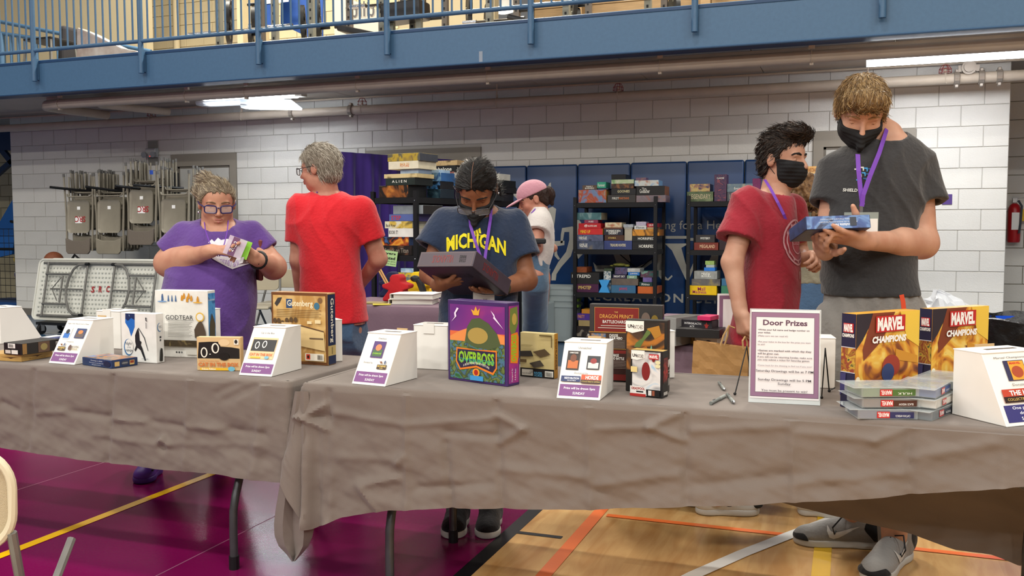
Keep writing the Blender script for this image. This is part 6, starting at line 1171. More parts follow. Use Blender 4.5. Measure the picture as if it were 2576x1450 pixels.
# ================================================================== PEOPLE
from mathutils.bvhtree import BVHTree
FH = np.array([FW[0], FW[1], 0.]); FH /= np.linalg.norm(FH); RH = np.array([FH[1], -FH[0], 0.]); ZH = np.array([0, 0, 1.])
def nrm(v): v = np.asarray(v, float); return v/np.linalg.norm(v)
class SDF:
    def __init__(s, lo, hi, vox):
        s.lo = np.asarray(lo, float); s.v = vox; s.n = np.ceil((np.asarray(hi)-s.lo)/vox).astype(int)+1; s.g = np.full(s.n, .5, np.float32)
    def blk(s, lo, hi):
        a = np.clip(np.floor((np.asarray(lo)-s.lo)/s.v).astype(int), 0, s.n-1); b = np.clip(np.ceil((np.asarray(hi)-s.lo)/s.v).astype(int)+1, 1, s.n)
        if np.any(b-a < 1): return None, None
        ix = [s.lo[i]+s.v*np.arange(a[i], b[i], dtype=np.float32) for i in range(3)]
        P = np.stack(np.meshgrid(*ix, indexing='ij'), -1).astype(np.float32); return tuple(slice(a[i], b[i]) for i in range(3)), P
    def put(s, sl, d, k, mode='u'):
        g = s.g[sl]
        if mode == 'u': h = np.clip(.5+.5*(g-d)/k, 0, 1); s.g[sl] = g+(d-g)*h-k*h*(1-h)
        elif mode == 's': h = np.clip(.5-.5*(d+g)/k, 0, 1); s.g[sl] = g+(-d-g)*h+k*h*(1-h)
        elif mode == 'i': h = np.clip(.5-.5*(d-g)/k, 0, 1); s.g[sl] = d+(g-d)*h+k*h*(1-h)
        return s
    def cap(s, a, b, ra, rb=None, k=.02, mode='u', cut=None):
        rb = ra if rb is None else rb; a, b = np.asarray(a, float), np.asarray(b, float); m = max(ra, rb)+k+2*s.v
        sl, P = s.blk(np.minimum(a, b)-m, np.maximum(a, b)+m)
        if sl is None: return s
        ba = b-a; q = P-a.astype(np.float32); t = np.clip(q @ ba/max(1e-9, ba @ ba), 0, 1); d = np.linalg.norm(q-t[..., None]*ba, axis=-1)-(ra+(rb-ra)*t)
        if cut is not None: d = np.maximum(d, (P-np.asarray(cut[0])) @ np.asarray(cut[1]))
        return s.put(sl, d.astype(np.float32), k, mode)
    def chain(s, pts, rs, k=.015):
        for i in range(len(pts)-1): s.cap(pts[i], pts[i+1], rs[i], rs[i+1], k)
        return s
    def ell(s, c, r, R=None, k=.02, mode='u'):
        c = np.asarray(c, float); r = np.asarray(r, float); R = np.eye(3) if R is None else np.asarray(R); m = r.max()+k+2*s.v
        sl, P = s.blk(c-m, c+m)
        if sl is None: return s
        q = ((P-c) @ R)/r; k0 = np.linalg.norm(q, axis=-1); k1 = np.linalg.norm(q/r, axis=-1)+1e-9; return s.put(sl, k0*(k0-1)/k1, k, mode)
    def stack(s, st, k=.02, grow=0, ax=RH, ay=FH):
        """stations (centre xyz, half width, half depth), top to bottom: an elliptical trunk"""
        st = sorted(st, key=lambda q: q[0][2]); Z = np.array([q[0][2] for q in st]); m = max(max(q[1], q[2]) for q in st)+grow+k+.03
        C_ = np.array([q[0] for q in st]); HW = np.array([q[1] for q in st]); HD = np.array([q[2] for q in st])
        zn = np.linspace(Z[0], Z[-1], 81); kr = np.hanning(13)[1:-1]; kr /= kr.sum()
        def sm(y): y = np.interp(zn, Z, y); return np.convolve(np.pad(y, 5, mode='reflect', reflect_type='odd'), kr, 'valid')
        C_ = np.stack([sm(C_[:, 0]), sm(C_[:, 1]), zn], 1); HW, HD, Z = sm(HW), sm(HD), zn
        sl, P = s.blk(C_.min(0)-m*np.array([1, 1, 0]), C_.max(0)+m*np.array([1, 1, 0]))
        zz = P[0, 0, :, 2]; cx = np.interp(zz, Z, C_[:, 0]); cy = np.interp(zz, Z, C_[:, 1]); a = np.maximum(.01, np.interp(zz, Z, HW)+grow); b = np.maximum(.01, np.interp(zz, Z, HD)+grow)
        dx = P[..., 0]-cx; dy = P[..., 1]-cy; u = (dx*ax[0]+dy*ax[1])/a; v = (dx*ay[0]+dy*ay[1])/b
        e_ = 2.35; d = ((np.abs(u)**e_+np.abs(v)**e_)**(1/e_)-1)*np.minimum(a, b); d = np.maximum(d, np.maximum(Z[0]-zz, zz-Z[-1])); return s.put(sl, d.astype(np.float32), k)
    def plane(s, p, n, lo=None, hi=None, k=.004):
        """keep the side against n (cut away beyond p along n)"""
        sl, P = s.blk(s.lo if lo is None else lo, s.lo+s.n*s.v if hi is None else hi); return s.put(sl, ((P-np.asarray(p)) @ np.asarray(n)).astype(np.float32), k, 'i')
    def field(s, fn):
        sl, P = s.blk(s.lo, s.lo+s.n*s.v); m = np.abs(s.g) < .06; s.g[m] += fn(P[m]).astype(np.float32); return s
    def mesh(s, name, off=(0, 0, 0), smooth=1):
        g = s.g; g[0] = g[-1] = .5; g[:, 0] = g[:, -1] = .5; g[:, :, 0] = g[:, :, -1] = .5
        ins = g < 0; c = np.zeros(np.array(g.shape)-1, np.uint8)
        for i in (0, 1):
            for j in (0, 1):
                for k in (0, 1): c += ins[i:g.shape[0]-1+i, j:g.shape[1]-1+j, k:g.shape[2]-1+k]
        I = np.argwhere((c > 0) & (c < 8)); n = len(I)
        if n == 0: return bpy.data.meshes.new(name)
        acc = np.zeros((n, 3)); cnt = np.zeros(n); cs = [(i, j, k) for i in (0, 1) for j in (0, 1) for k in (0, 1)]
        for a in cs:
            for ax in range(3):
                if a[ax]: continue
                b = list(a); b[ax] = 1; va = g[I[:, 0]+a[0], I[:, 1]+a[1], I[:, 2]+a[2]]; vb = g[I[:, 0]+b[0], I[:, 1]+b[1], I[:, 2]+b[2]]; m = (va < 0) != (vb < 0)
                t = va[m]/(va[m]-vb[m]); p = np.tile(np.array(a, float), (m.sum(), 1)); p[:, ax] += t; acc[m] += p; cnt[m] += 1
        V = (I+acc/cnt[:, None]); idx = np.full(c.shape, -1, np.int32); idx[I[:, 0], I[:, 1], I[:, 2]] = np.arange(n); Fs = []
        for ax in range(3):
            sl0 = [slice(None)]*3; sl1 = [slice(None)]*3; sl0[ax] = slice(0, -1); sl1[ax] = slice(1, None); ch = ins[tuple(sl0)] != ins[tuple(sl1)]; E_ = np.argwhere(ch); u, w_ = (ax+1) % 3, (ax+2) % 3
            E_ = E_[(E_[:, u] > 0) & (E_[:, w_] > 0) & (E_[:, u] < g.shape[u]-1) & (E_[:, w_] < g.shape[w_]-1)]
            q = []
            for du, dw in ((-1, -1), (0, -1), (0, 0), (-1, 0)):
                T = E_.copy(); T[:, u] += du; T[:, w_] += dw; q.append(idx[T[:, 0], T[:, 1], T[:, 2]])
            Q = np.stack(q, 1); fl = ins[E_[:, 0], E_[:, 1], E_[:, 2]]; Q[~fl] = Q[~fl][:, ::-1]; Q = Q[(Q >= 0).all(1)]; Fs.append(Q)
        Q = np.concatenate(Fs)
        for _ in range(smooth):      # light Laplacian
            S_ = np.zeros_like(V); c_ = np.zeros(n)
            for a, b in ((0, 1), (1, 2), (2, 3), (3, 0)):
                np.add.at(S_, Q[:, a], V[Q[:, b]]); np.add.at(S_, Q[:, b], V[Q[:, a]]); np.add.at(c_, Q[:, a], 1); np.add.at(c_, Q[:, b], 1)
            V = V*.5+.5*S_/np.maximum(c_, 1)[:, None]
        V = s.lo+V*s.v-np.asarray(off); me = bpy.data.meshes.new(name); me.vertices.add(n); me.vertices.foreach_set('co', V.ravel()); m = len(Q)
        me.loops.add(m*4); me.loops.foreach_set('vertex_index', Q.ravel().astype(np.int32)); me.polygons.add(m); me.polygons.foreach_set('loop_start', np.arange(m, dtype=np.int32)*4); me.polygons.foreach_set('loop_total', np.full(m, 4, np.int32))
        me.polygons.foreach_set('use_smooth', [True]*m); me.update(calc_edges=True); return me
# ---- materials of people
def skin(name, c, red): return mat(name, c, .5, var=0, col2=red, vscale=14, bump=.06, bscale=220, sss=.06, spec=.35)
SK1 = skin('skin_fair', '#bd8d74', '#b27d66'); SK2 = skin('skin_pink', '#b98670', '#ab705c'); SK3 = skin('skin_brown', '#8a5b40', '#794b33'); SK4 = skin('skin_fair2', '#bf937b', '#b5846c')
def hairm(name, c, c2, st=(60, 60, 8)): return mat(name, c, .55, col2=c2, vscale=5, stretch=st, bump=.7, bscale=7, spec=.3, detail=5)
M_eye = mat('eye_white', '#d8d2cc', .2); M_iris = mat('iris', '#2a211c', .2); M_mask = mat('black_mask', '#131315', .85, bump=.2, bscale=250)
M_lan = mat('purple_lanyard', '#6a35a0', .6); M_lens = mat('spectacle_lens', '#dfe6ea', .05, alpha=.22, spec=.8)
def hframe(fwd, up=(0, 0, 1)):
    f = nrm(fwd); u = np.asarray(up, float); u = nrm(u-f*np.dot(u, f)); x = np.cross(f, u); return np.stack([x, f, u], 1)
class Head:
    def __init__(s, c, R, sz=.235): s.c = np.asarray(c, float); s.R = R; s.s = sz
    def p(s, x, y, z): return s.c+s.R @ (np.array([x, y, z])*s.s)
    def loc(s, P): return ((P-s.c) @ s.R)/s.s
    def add(s, S, grow=0, jaw=1.0, nose=1, fat=0):
        e = lambda c, r, k=.05, m='u': S.ell(s.p(*c), (np.array(r)+grow)*s.s, s.R, k*s.s, m); cp = lambda a, b, ra, rb, k=.03, m='u': S.cap(s.p(*a), s.p(*b), (ra+grow)*s.s, (rb+grow)*s.s, k*s.s, m)
        e((0, -.06, .13), (.335, .43, .37)); e((0, .1, -.13), (.27*jaw, .28, .33), .08); e((0, .19, -.37), (.15*jaw, .13, .11), .08)
        for q in (-1, 1): e((q*.17*jaw, .03, -.26), (.1+fat*.5, .16, .15), .08); e((q*.17, .24, -.13), (.1+fat, .09, .09+fat), .07)
        if fat: e((0, .1, -.45), (.2, .2, .1), .08)
        cp((-.17, .31, .075), (.17, .31, .075), .04, .04, .05)
        if grow == 0:
            for q in (-1, 1): e((q*.14, .40, .0), (.075, .06, .05), .05, 's')
        if nose:
            cp((0, .36, .04), (0, .45, -.13), .026, .044, .03)
            for q in (-1, 1): e((q*.048, .40, -.15), (.034, .045, .03), .02)
    def ear(s, S):
        for q in (-1, 1):
            S.ell(s.p(q*.345, -.06, -.02), np.array((.035, .085, .13))*s.s, s.R, .02*s.s); S.ell(s.p(q*.385, -.04, .0), np.array((.02, .045, .07))*s.s, s.R, .015*s.s, 's')
    def mouth(s, S, open_=0):
        S.cap(s.p(-.085, .365, -.245), s.p(.085, .365, -.245), .022*s.s, .022*s.s, .03*s.s); S.ell(s.p(0, .375, -.285), np.array((.075, .04, .026))*s.s, s.R, .02*s.s); S.cap(s.p(-.08, .41, -.265), s.p(.08, .41, -.265), .008*s.s, .008*s.s, .012*s.s, 's')
    def eyes(s, par, O, look=(0, 1, -.3), lid=.5, sk=None):
        sk = sk or SK1
        for q in (-1, 1):
            c = s.p(q*.14, .278, -.005); r = .05*s.s; m = MB().ball(tuple(c-O), r, 8); e_ = m.obj('eye', M_eye, par, smooth=True); d = nrm(s.R @ nrm(np.array(look)))
            MB().cyl(tuple(c+d*r*.8-O), tuple(c+d*r*1.03-O), .026*s.s, .02*s.s, 12).obj('iris', M_iris, e_, smooth=True)
            ax_ = nrm(s.R @ np.array([0, .55*lid*2-.2, 1.])); t_ = nrm(np.cross(ax_, s.R[:, 0])); b_ = np.cross(ax_, t_); R_ = r*1.1
            MB().loft([[tuple(c+ax_*R_*math.cos(f)+(t_*math.cos(g)+b_*math.sin(g))*R_*math.sin(f)-O) for g in np.linspace(0, 2*math.pi, 17)[:-1]] for f in (.02, .4, .8, 1.2, 1.55)], True).obj('eyelid', sk, e_, smooth=True)
    def brows(s, par, O, m, z=.085, th=.014):
        for q in (-1, 1): MB().tube([tuple(s.p(q*a, b, z+c)-O) for a, b, c in ((.055, .365, .0), (.12, .362, .022), (.2, .315, .01), (.235, .28, -.012))], [th*s.s, th*1.2*s.s, th*s.s, th*.5*s.s], 8).obj('eyebrow', m, par, smooth=True)
    def glasses(s, par, O, m, w_=.125, h_=.075, z=-.005, y=.43, th=.012, drop=0):
        e = MB().tube([tuple(s.p(0+.0, y+.01, z+.02)-O), tuple(s.p(.02, y+.015, z+.025)-O), tuple(s.p(-.02, y+.015, z+.025)-O)], th*s.s, 6).obj('glasses', m, par, smooth=True)
        for q in (-1, 1):
            P = [s.p(q*.155+x, y-abs(x+q*.155)*.25+.03, z-.012+yy-drop) for x, yy in rrect(2*w_, 2*h_, .045, 4)]
            MB().tube([tuple(p-O) for p in P], th*s.s, 6, closed=True).obj('glasses_rim', m, e, smooth=True); MB().add([tuple(p-O) for p in P], [tuple(range(len(P)))]).obj('lens', M_lens, e)
            MB().tube([tuple(s.p(q*.275, y-.05, z+.03-drop)-O), tuple(s.p(q*.36, .15, z+.04)-O), tuple(s.p(q*.37, -.06, z+.06)-O), tuple(s.p(q*.36, -.13, z-.01)-O)], th*s.s, 6).obj('temple_arm', m, e, smooth=True)
    def mask(s, par, O, top=-.06, bot=-.52, back=.0, name='face_mask', peak=0, puff=.03):
        S = SDF(s.c-.2, s.c+.2, .003); s.add(S, grow=.028, nose=0); S.ell(s.p(0, .3, -.22), np.array((.17, .16+peak, .2))*s.s, s.R, .08*s.s)
        if peak: S.cap(s.p(0, .44, -.05), s.p(0, .5+peak, -.3), .02*s.s, .02*s.s, .1*s.s); S.cap(s.p(0, .5+peak, -.3), s.p(0, .38, -.52), .02*s.s, .02*s.s, .1*s.s)
        up = s.R[:, 2]; fw = s.R[:, 1]; S.plane(s.p(0, .4, top), nrm(up+fw*.12), k=.003); S.plane(s.p(0, .3, bot), -nrm(up-fw*.25), k=.003); S.plane(s.p(0, back, 0), nrm(-fw-up*.12), k=.003)
        ax = s.c
        S.field(lambda P: .0011*np.sin(s.loc(P)[:, 2]*95)*(s.loc(P)[:, 1] > .1))
        o = link(name, S.mesh(name, O), M_mask, par)
        for q in (-1, 1):
            MB().tube([tuple(s.p(q*.27, back+.06, top-.05)-O), tuple(s.p(q*.35, -.03, .08)-O), tuple(s.p(q*.37, -.12, .02)-O), tuple(s.p(q*.35, -.12, -.1)-O), tuple(s.p(q*.26, back+.04, bot+.2)-O)], .006*s.s, 6).obj('ear_loop', M_mask, o, smooth=True)
        return o
    def hair(s, par, O, m, zf, grow=(.035, .03, .035), extra=None, cut=None, amp=.006, fr=44, name='hair', vox=.004, top=.0, flow=0):
        """zf: list (y, zmin) hairline as seen from the side, in head units"""
        ext = .25 if extra is None else .36; S = SDF(s.c-ext, s.c+ext, vox)
        S.ell(s.p(0, -.06, .13+top/2), np.array((.335+grow[0], .43+grow[1], .37+grow[2]+top/2))*s.s, s.R, .03*s.s)
        S.ell(s.p(0, -.16, -.08), np.array((.29+grow[0], .3+grow[1], .3))*s.s, s.R, .06*s.s)
        ys = [q[0] for q in zf]; zs = [q[1] for q in zf]; sl, P = S.blk(S.lo, S.lo+S.n*S.v); L = s.loc(P); d = (np.interp(L[..., 1], ys, zs)+.022*np.sin(L[..., 0]*38+2*np.sin(L[..., 0]*9))+.016*np.sin(L[..., 0]*83+L[..., 1]*60)-L[..., 2])*s.s*.75
        S.put(sl, d.astype(np.float32), .006, 'i')
        if extra: extra(S, s)
        def strands(Q):
            L = s.loc(Q); th = np.arctan2(L[:, 0], L[:, 1]+.1 if flow == 0 else L[:, 2]+.3); r = L[:, 2]*(3 if flow == 0 else 1)
            return amp*(np.sin(th*fr+3*np.sin(r*2.1+th*3))*.6+np.sin(th*fr*2.3+r*5)*.35+.5*np.sin(L[:, 0]*30+L[:, 2]*9))
        S.field(strands); return link(name, S.mesh(name, O), m, par)
def strands(hair, hd, O, flow, mats, n=1400, ln=.05, r=.0011, lift=.005, seed=0, keep=None):
    """fine locks laid over the hair following flow(head coords) -> direction in head coords"""
    rg = np.random.RandomState(seed); me = hair.data; nv = len(me.vertices); co = np.empty(nv*3); me.vertices.foreach_get('co', co); co = co.reshape(-1, 3); no = np.empty(nv*3); me.vertices.foreach_get('normal', no); no = no.reshape(-1, 3)
    ii = rg.randint(0, nv, n); P = co[ii]+O; N = no[ii]; L = hd.loc(P)
    if keep is not None: m = keep(L); P, N, L = P[m], N[m], L[m]
    D = np.array([flow(q) for q in L]) @ hd.R.T; D -= N*(D*N).sum(1)[:, None]; D /= np.linalg.norm(D, axis=1)[:, None]+1e-9; D += rg.randn(*D.shape)*.12
    S_ = np.cross(D, N); m_ = len(P); le = ln*rg.uniform(.6, 1.25, m_)[:, None]; rr = r*rg.uniform(.7, 1.5, m_)[:, None]; V = []; 
    for t, up, w_ in ((0, -.5, 1), (.35, 1, 1), (.7, 1, .8), (1, .35, .1)):
        C_ = P+D*le*t+N*lift*up*rg.uniform(.6, 1.2, m_)[:, None]
        for a in (0, 2.094, 4.189): V.append(C_+(S_*math.cos(a)+N*math.sin(a))*rr*w_)
    V = np.stack(V, 1)-O; mb = MB(); mb.v = [tuple(q) for q in V.reshape(-1, 3)]
    for i in range(m_):
        o = 12*i; mi = i % len(mats)
        for j in range(3):
            for c in range(3): mb.f.append((o+3*j+c, o+3*j+(c+1) % 3, o+3*j+3+(c+1) % 3, o+3*j+3+c)); mb.m.append(mi)
    return mb.obj('hair_strands', mats, hair, smooth=True, kind='stuff')
def hm2(n, *cs): return [mat('%s_%d' % (n, i), c, .45, spec=.35) for i, c in enumerate(cs)]
def hand(S, w_, d, n, t, sc=1, curl=(.3, .5, .4), spread=.06, thumb=None, tc=(.4, .4), per=None):
    """w_ wrist, d finger direction, n direction the palm faces, t towards the thumb"""
    d, n = nrm(d), np.asarray(n, float); n = nrm(n-d*np.dot(n, d)); t = nrm(np.asarray(t)-d*np.dot(t, d)-n*np.dot(t, n)); w_ = np.asarray(w_, float)
    S.cap(w_-d*.02*sc, w_+d*.02*sc, .024*sc, .024*sc, .02)
    for i, (o, ln) in enumerate(((.031, .073), (.0105, .082), (-.0105, .076), (-.031, .06))):
        kn = w_+(d*(.092-.006*abs(i-1.2))+t*o)*sc; S.cap(w_+(d*.02+t*o*.6)*sc, kn, .0145*sc, .0125*sc, .016)
        dd = nrm(d+t*spread*(1.3-i)); a = 0; p = kn; cu = per[i] if per else curl
        for q, (fr_, r0, r1) in enumerate(((.45, .0105, .0098), (.31, .0098, .0088), (.24, .0088, .0072))):
            a += cu[q]; v = dd*math.cos(a)+n*math.sin(a); p2 = p+v*ln*fr_*sc*1.08; S.cap(p, p2, r0*sc, r1*sc, .004); p = p2
    tb_ = w_+(d*.028+t*.024+n*.006)*sc; td = nrm(t*.75+d*.75+n*.25) if thumb is None else nrm(thumb); S.cap(w_+d*.01*sc, tb_, .018*sc, .017*sc, .012)
    p = tb_; v = td
    for q, (ln, r0, r1) in enumerate(((.042, .0155, .0125), (.034, .0122, .011), (.026, .011, .0085))):
        p2 = p+v*ln*sc; S.cap(p, p2, r0*sc, r1*sc, .006); p = p2; v = nrm(v*math.cos(tc[min(q, 1)])+nrm(d*.6+n*.6)*math.sin(tc[min(q, 1)]))
    return p
def subdiv_print(V, Fc, mx):
    bm = bmesh.new(); vs_ = [bm.verts.new((a, b, 0)) for a, b in V]
    for f in Fc:
        try: bm.faces.new([vs_[i] for i in f])
        except ValueError: pass
    bmesh.ops.triangulate(bm, faces=bm.faces)
    for _ in range(5):
        es = [e for e in bm.edges if e.calc_length() > mx]
        if not es: break
        bmesh.ops.subdivide_edges(bm, edges=es, cuts=1); bmesh.ops.triangulate(bm, faces=[f for f in bm.faces if len(f.verts) > 3])
    V2 = np.array([v.co[:2] for v in bm.verts]); bm.verts.index_update(); F2 = [tuple(v.index for v in f.verts) for f in bm.faces]; bm.free(); return V2, F2
_BV = {}
def shirt_print(shirt, V, Fc, o, ax, ay, dr, m, name='shirt_print', lift=.003, mx=.012):
    """wrap flat artwork (V in metres in frame o, ax, ay) on the surface of shirt along dr"""
    V, Fc = subdiv_print(V, Fc, mx)
    if shirt.name not in _BV: _BV[shirt.name] = BVHTree.FromPolygons([v.co[:] for v in shirt.data.vertices], [tuple(p.vertices) for p in shirt.data.polygons])
    bv = _BV[shirt.name]; W = []
    for a, b in V:
        p = Vector(o+ax*a+ay*b); h = bv.ray_cast(p-Vector(dr)*.5, Vector(dr), 1.2)
        W.append(tuple(h[0]-Vector(dr)*lift) if h[0] is not None else tuple(p))
    return MB().add(W, Fc).obj(name, m, shirt)
def text_print(shirt, s_, o, ax, ay, dr, h, wd, m, **op):
    V, Fc = text_geo(s_, op.get('bold', 0), op.get('shear', 0), op.get('space', 1)); V = V.copy(); mn, mx = V.min(0), V.max(0); V[:, 0] = (V[:, 0]-(mn[0]+mx[0])/2)*wd/(mx[0]-mn[0]); V[:, 1] = (V[:, 1]-(mn[1]+mx[1])/2)*h/(mx[1]-mn[1])
    if op.get('arc'): V[:, 1] += op['arc']*(1-(V[:, 0]/(wd/2))**2)
    return shirt_print(shirt, V, Fc, o, ax, ay, dr, m, 'lettering', op.get('lift', .003))
def folds(seed, amp=.004, f=(55, 45, 40), tilt=.5):
    def fn(P):
        x = P[:, 0]*RH[0]+P[:, 1]*RH[1]; y = P[:, 0]*FH[0]+P[:, 1]*FH[1]; z = P[:, 2]; w1 = np.sin(x*11+z*6+seed)+.6*np.sin(z*17-x*5+seed*2); m1 = .5+.5*np.sin(x*7+z*9+seed*3); m2 = .5+.5*np.sin(z*8-x*9+y*6+seed)
        r1 = (1-np.abs(np.sin((x*f[0]+z*f[2]*tilt)*.5+w1*1.1+seed)))**2; r2 = (1-np.abs(np.sin((x*f[0]*.45-z*f[2]*.8+y*f[1]*.5)*.5+w1*1.4+seed*2)))**2
        return -amp*(1.5*r1*m1+1.4*r2*m2)+amp*.7*np.sin(x*14+z*11+w1)
    return fn
def shoe(par, O, heel, toe, w_, upper, sole, h=.1, name='shoe', hi=.0):
    heel, toe = np.asarray(heel, float), np.asarray(toe, float); d = nrm(toe-heel); L = np.linalg.norm(toe-heel); sd = np.array([d[1], -d[0], 0.]); R = np.stack([sd, d, ZH], 1); a = lambda y, z, x=0: heel+d*L*y+ZH*z+sd*x
    lo, hi_ = np.minimum(heel, toe)-.12, np.maximum(heel, toe)+.12+ZH*(.1+hi); lo[2] = -.01
    S = SDF(lo, hi_, .004); S.ell(a(.16, .055), (w_*.42, L*.16, .075+hi*.3), R, .03); S.ell(a(.45, .05), (w_*.45, L*.3, .055), R, .04); S.ell(a(.78, .035), (w_*.5, L*.24, .042), R, .04); S.cap(a(.14, .06), a(.2, .1+hi), .038, .04, .04); S.cap(a(.25, .08), a(.52, .065), .03, .028, .03)
    S.plane(a(0, .026), -ZH); o = link(name, S.mesh(name, O), upper, par)
    T = SDF(lo, hi_, .004); T.ell(a(.17, .018), (w_*.47, L*.19, .05), R, .02); T.ell(a(.5, .018), (w_*.44, L*.4, .05), R, .03); T.ell(a(.77, .018), (w_*.53, L*.255, .05), R, .03); T.plane(a(0, .032), ZH); T.plane(a(0, .002), -ZH); link('sole', T.mesh('sole', O), sole, o)
    return o
def lace(o, O, pts, m=None, r=.003): return MB().tube([tuple(np.asarray(p)-O) for p in pts], r, 6).obj('lace', m or M_black, o, smooth=True)
def lanyard(par, O, pts, m=M_lan, wd=.012, name='lanyard'):
    """flat ribbon through world points"""
    P = [np.asarray(p)-O for p in pts]; V = []; 
    for i, p in enumerate(P):
        d = nrm(P[min(i+1, len(P)-1)]-P[max(i-1, 0)]); s_ = nrm(np.cross(d, FH)) if abs(np.dot(d, FH)) < .95 else RH; V += [tuple(p-s_*wd/2), tuple(p+s_*wd/2), tuple(p+s_*wd/2+FH*.0015), tuple(p-s_*wd/2+FH*.0015)]
    mb = MB(); mb.v = V
    for i in range(len(P)-1):
        for j in range(4): mb.f.append((4*i+j, 4*i+(j+1) % 4, 4*i+4+(j+1) % 4, 4*i+4+j)); mb.m.append(0)
    return mb.obj(name, m, par)
class Person:
    def __init__(s, label, foot, D, lo, hi, vox=.0045):
        s.O = gz(*foot); s.O[2] = 0; s.D = D; s.e = empty('person', tuple(s.O), label=label, cat='person')
        s.lo, s.hi, s.vox = lo, hi, vox
        P = [s.J(*lo), s.J(*hi)]; c = (P[0]+P[1])/2
    def J(s, u, v, dd=0): return at(u, v, s.D+dd)
    def grid(s, pts, m, vox): A = np.array([np.asarray(p, float) for p in pts]); return SDF(A.min(0)-m, A.max(0)+m, vox)
    def st(s, rows):    # (v, uL, uR, half depth, dd)
        out = []
        for v, a, b, dpt, dd in rows: p, q = s.J(a, v, dd), s.J(b, v, dd); out.append(((p+q)/2, np.linalg.norm(q-p)/2, dpt))
        return out
    def shirt(s, rows, sleeves, neck, m, hem=None, seed=0, vox=.0068, amp=.004, name='shirt', k=.035, f=(55, 45, 40)):
        st = s.st(rows); pts = [q[0] for q in st]+[x for sl in sleeves for x in sl[:2]]; S = s.grid(pts, .36, vox); S.stack(st, .02)
        for a, b, r0, r1, ra in sleeves: S.cap(np.asarray(a), np.asarray(b)+nrm(np.asarray(b)-np.asarray(a))*.05, r0, r1, k, cut=(np.asarray(b), nrm(np.asarray(b)-np.asarray(a))))
        S.field(folds(seed, amp, f))
        for a, b, r0, r1, ra in sleeves:
            a, b = np.asarray(a), np.asarray(b); d = nrm(b-a); S.cap(b-d*.012, b+d*.012, ra+.003, ra+.004, .003, 's')
        if neck: S.cap(neck[0], neck[1], neck[2], neck[3], .006, 's')
        if hem is not None: S.plane(hem, -ZH, k=.004)
        return link(name, S.mesh(name, s.O), m, s.e)
def fabric(n, c, var=.08): return mat(n, c, .9, var=var, vscale=6, bump=.35, bscale=70, sheen=.2)
def leg_pair(S, st_hip, feet, r=(.09, .06, .045)):
    for h_, f in zip(st_hip, feet):
        kn = (np.asarray(h_)+np.asarray(f))/2; S.cap(h_, kn, r[0], r[1], .04); S.cap(kn, f, r[1], r[2], .03)
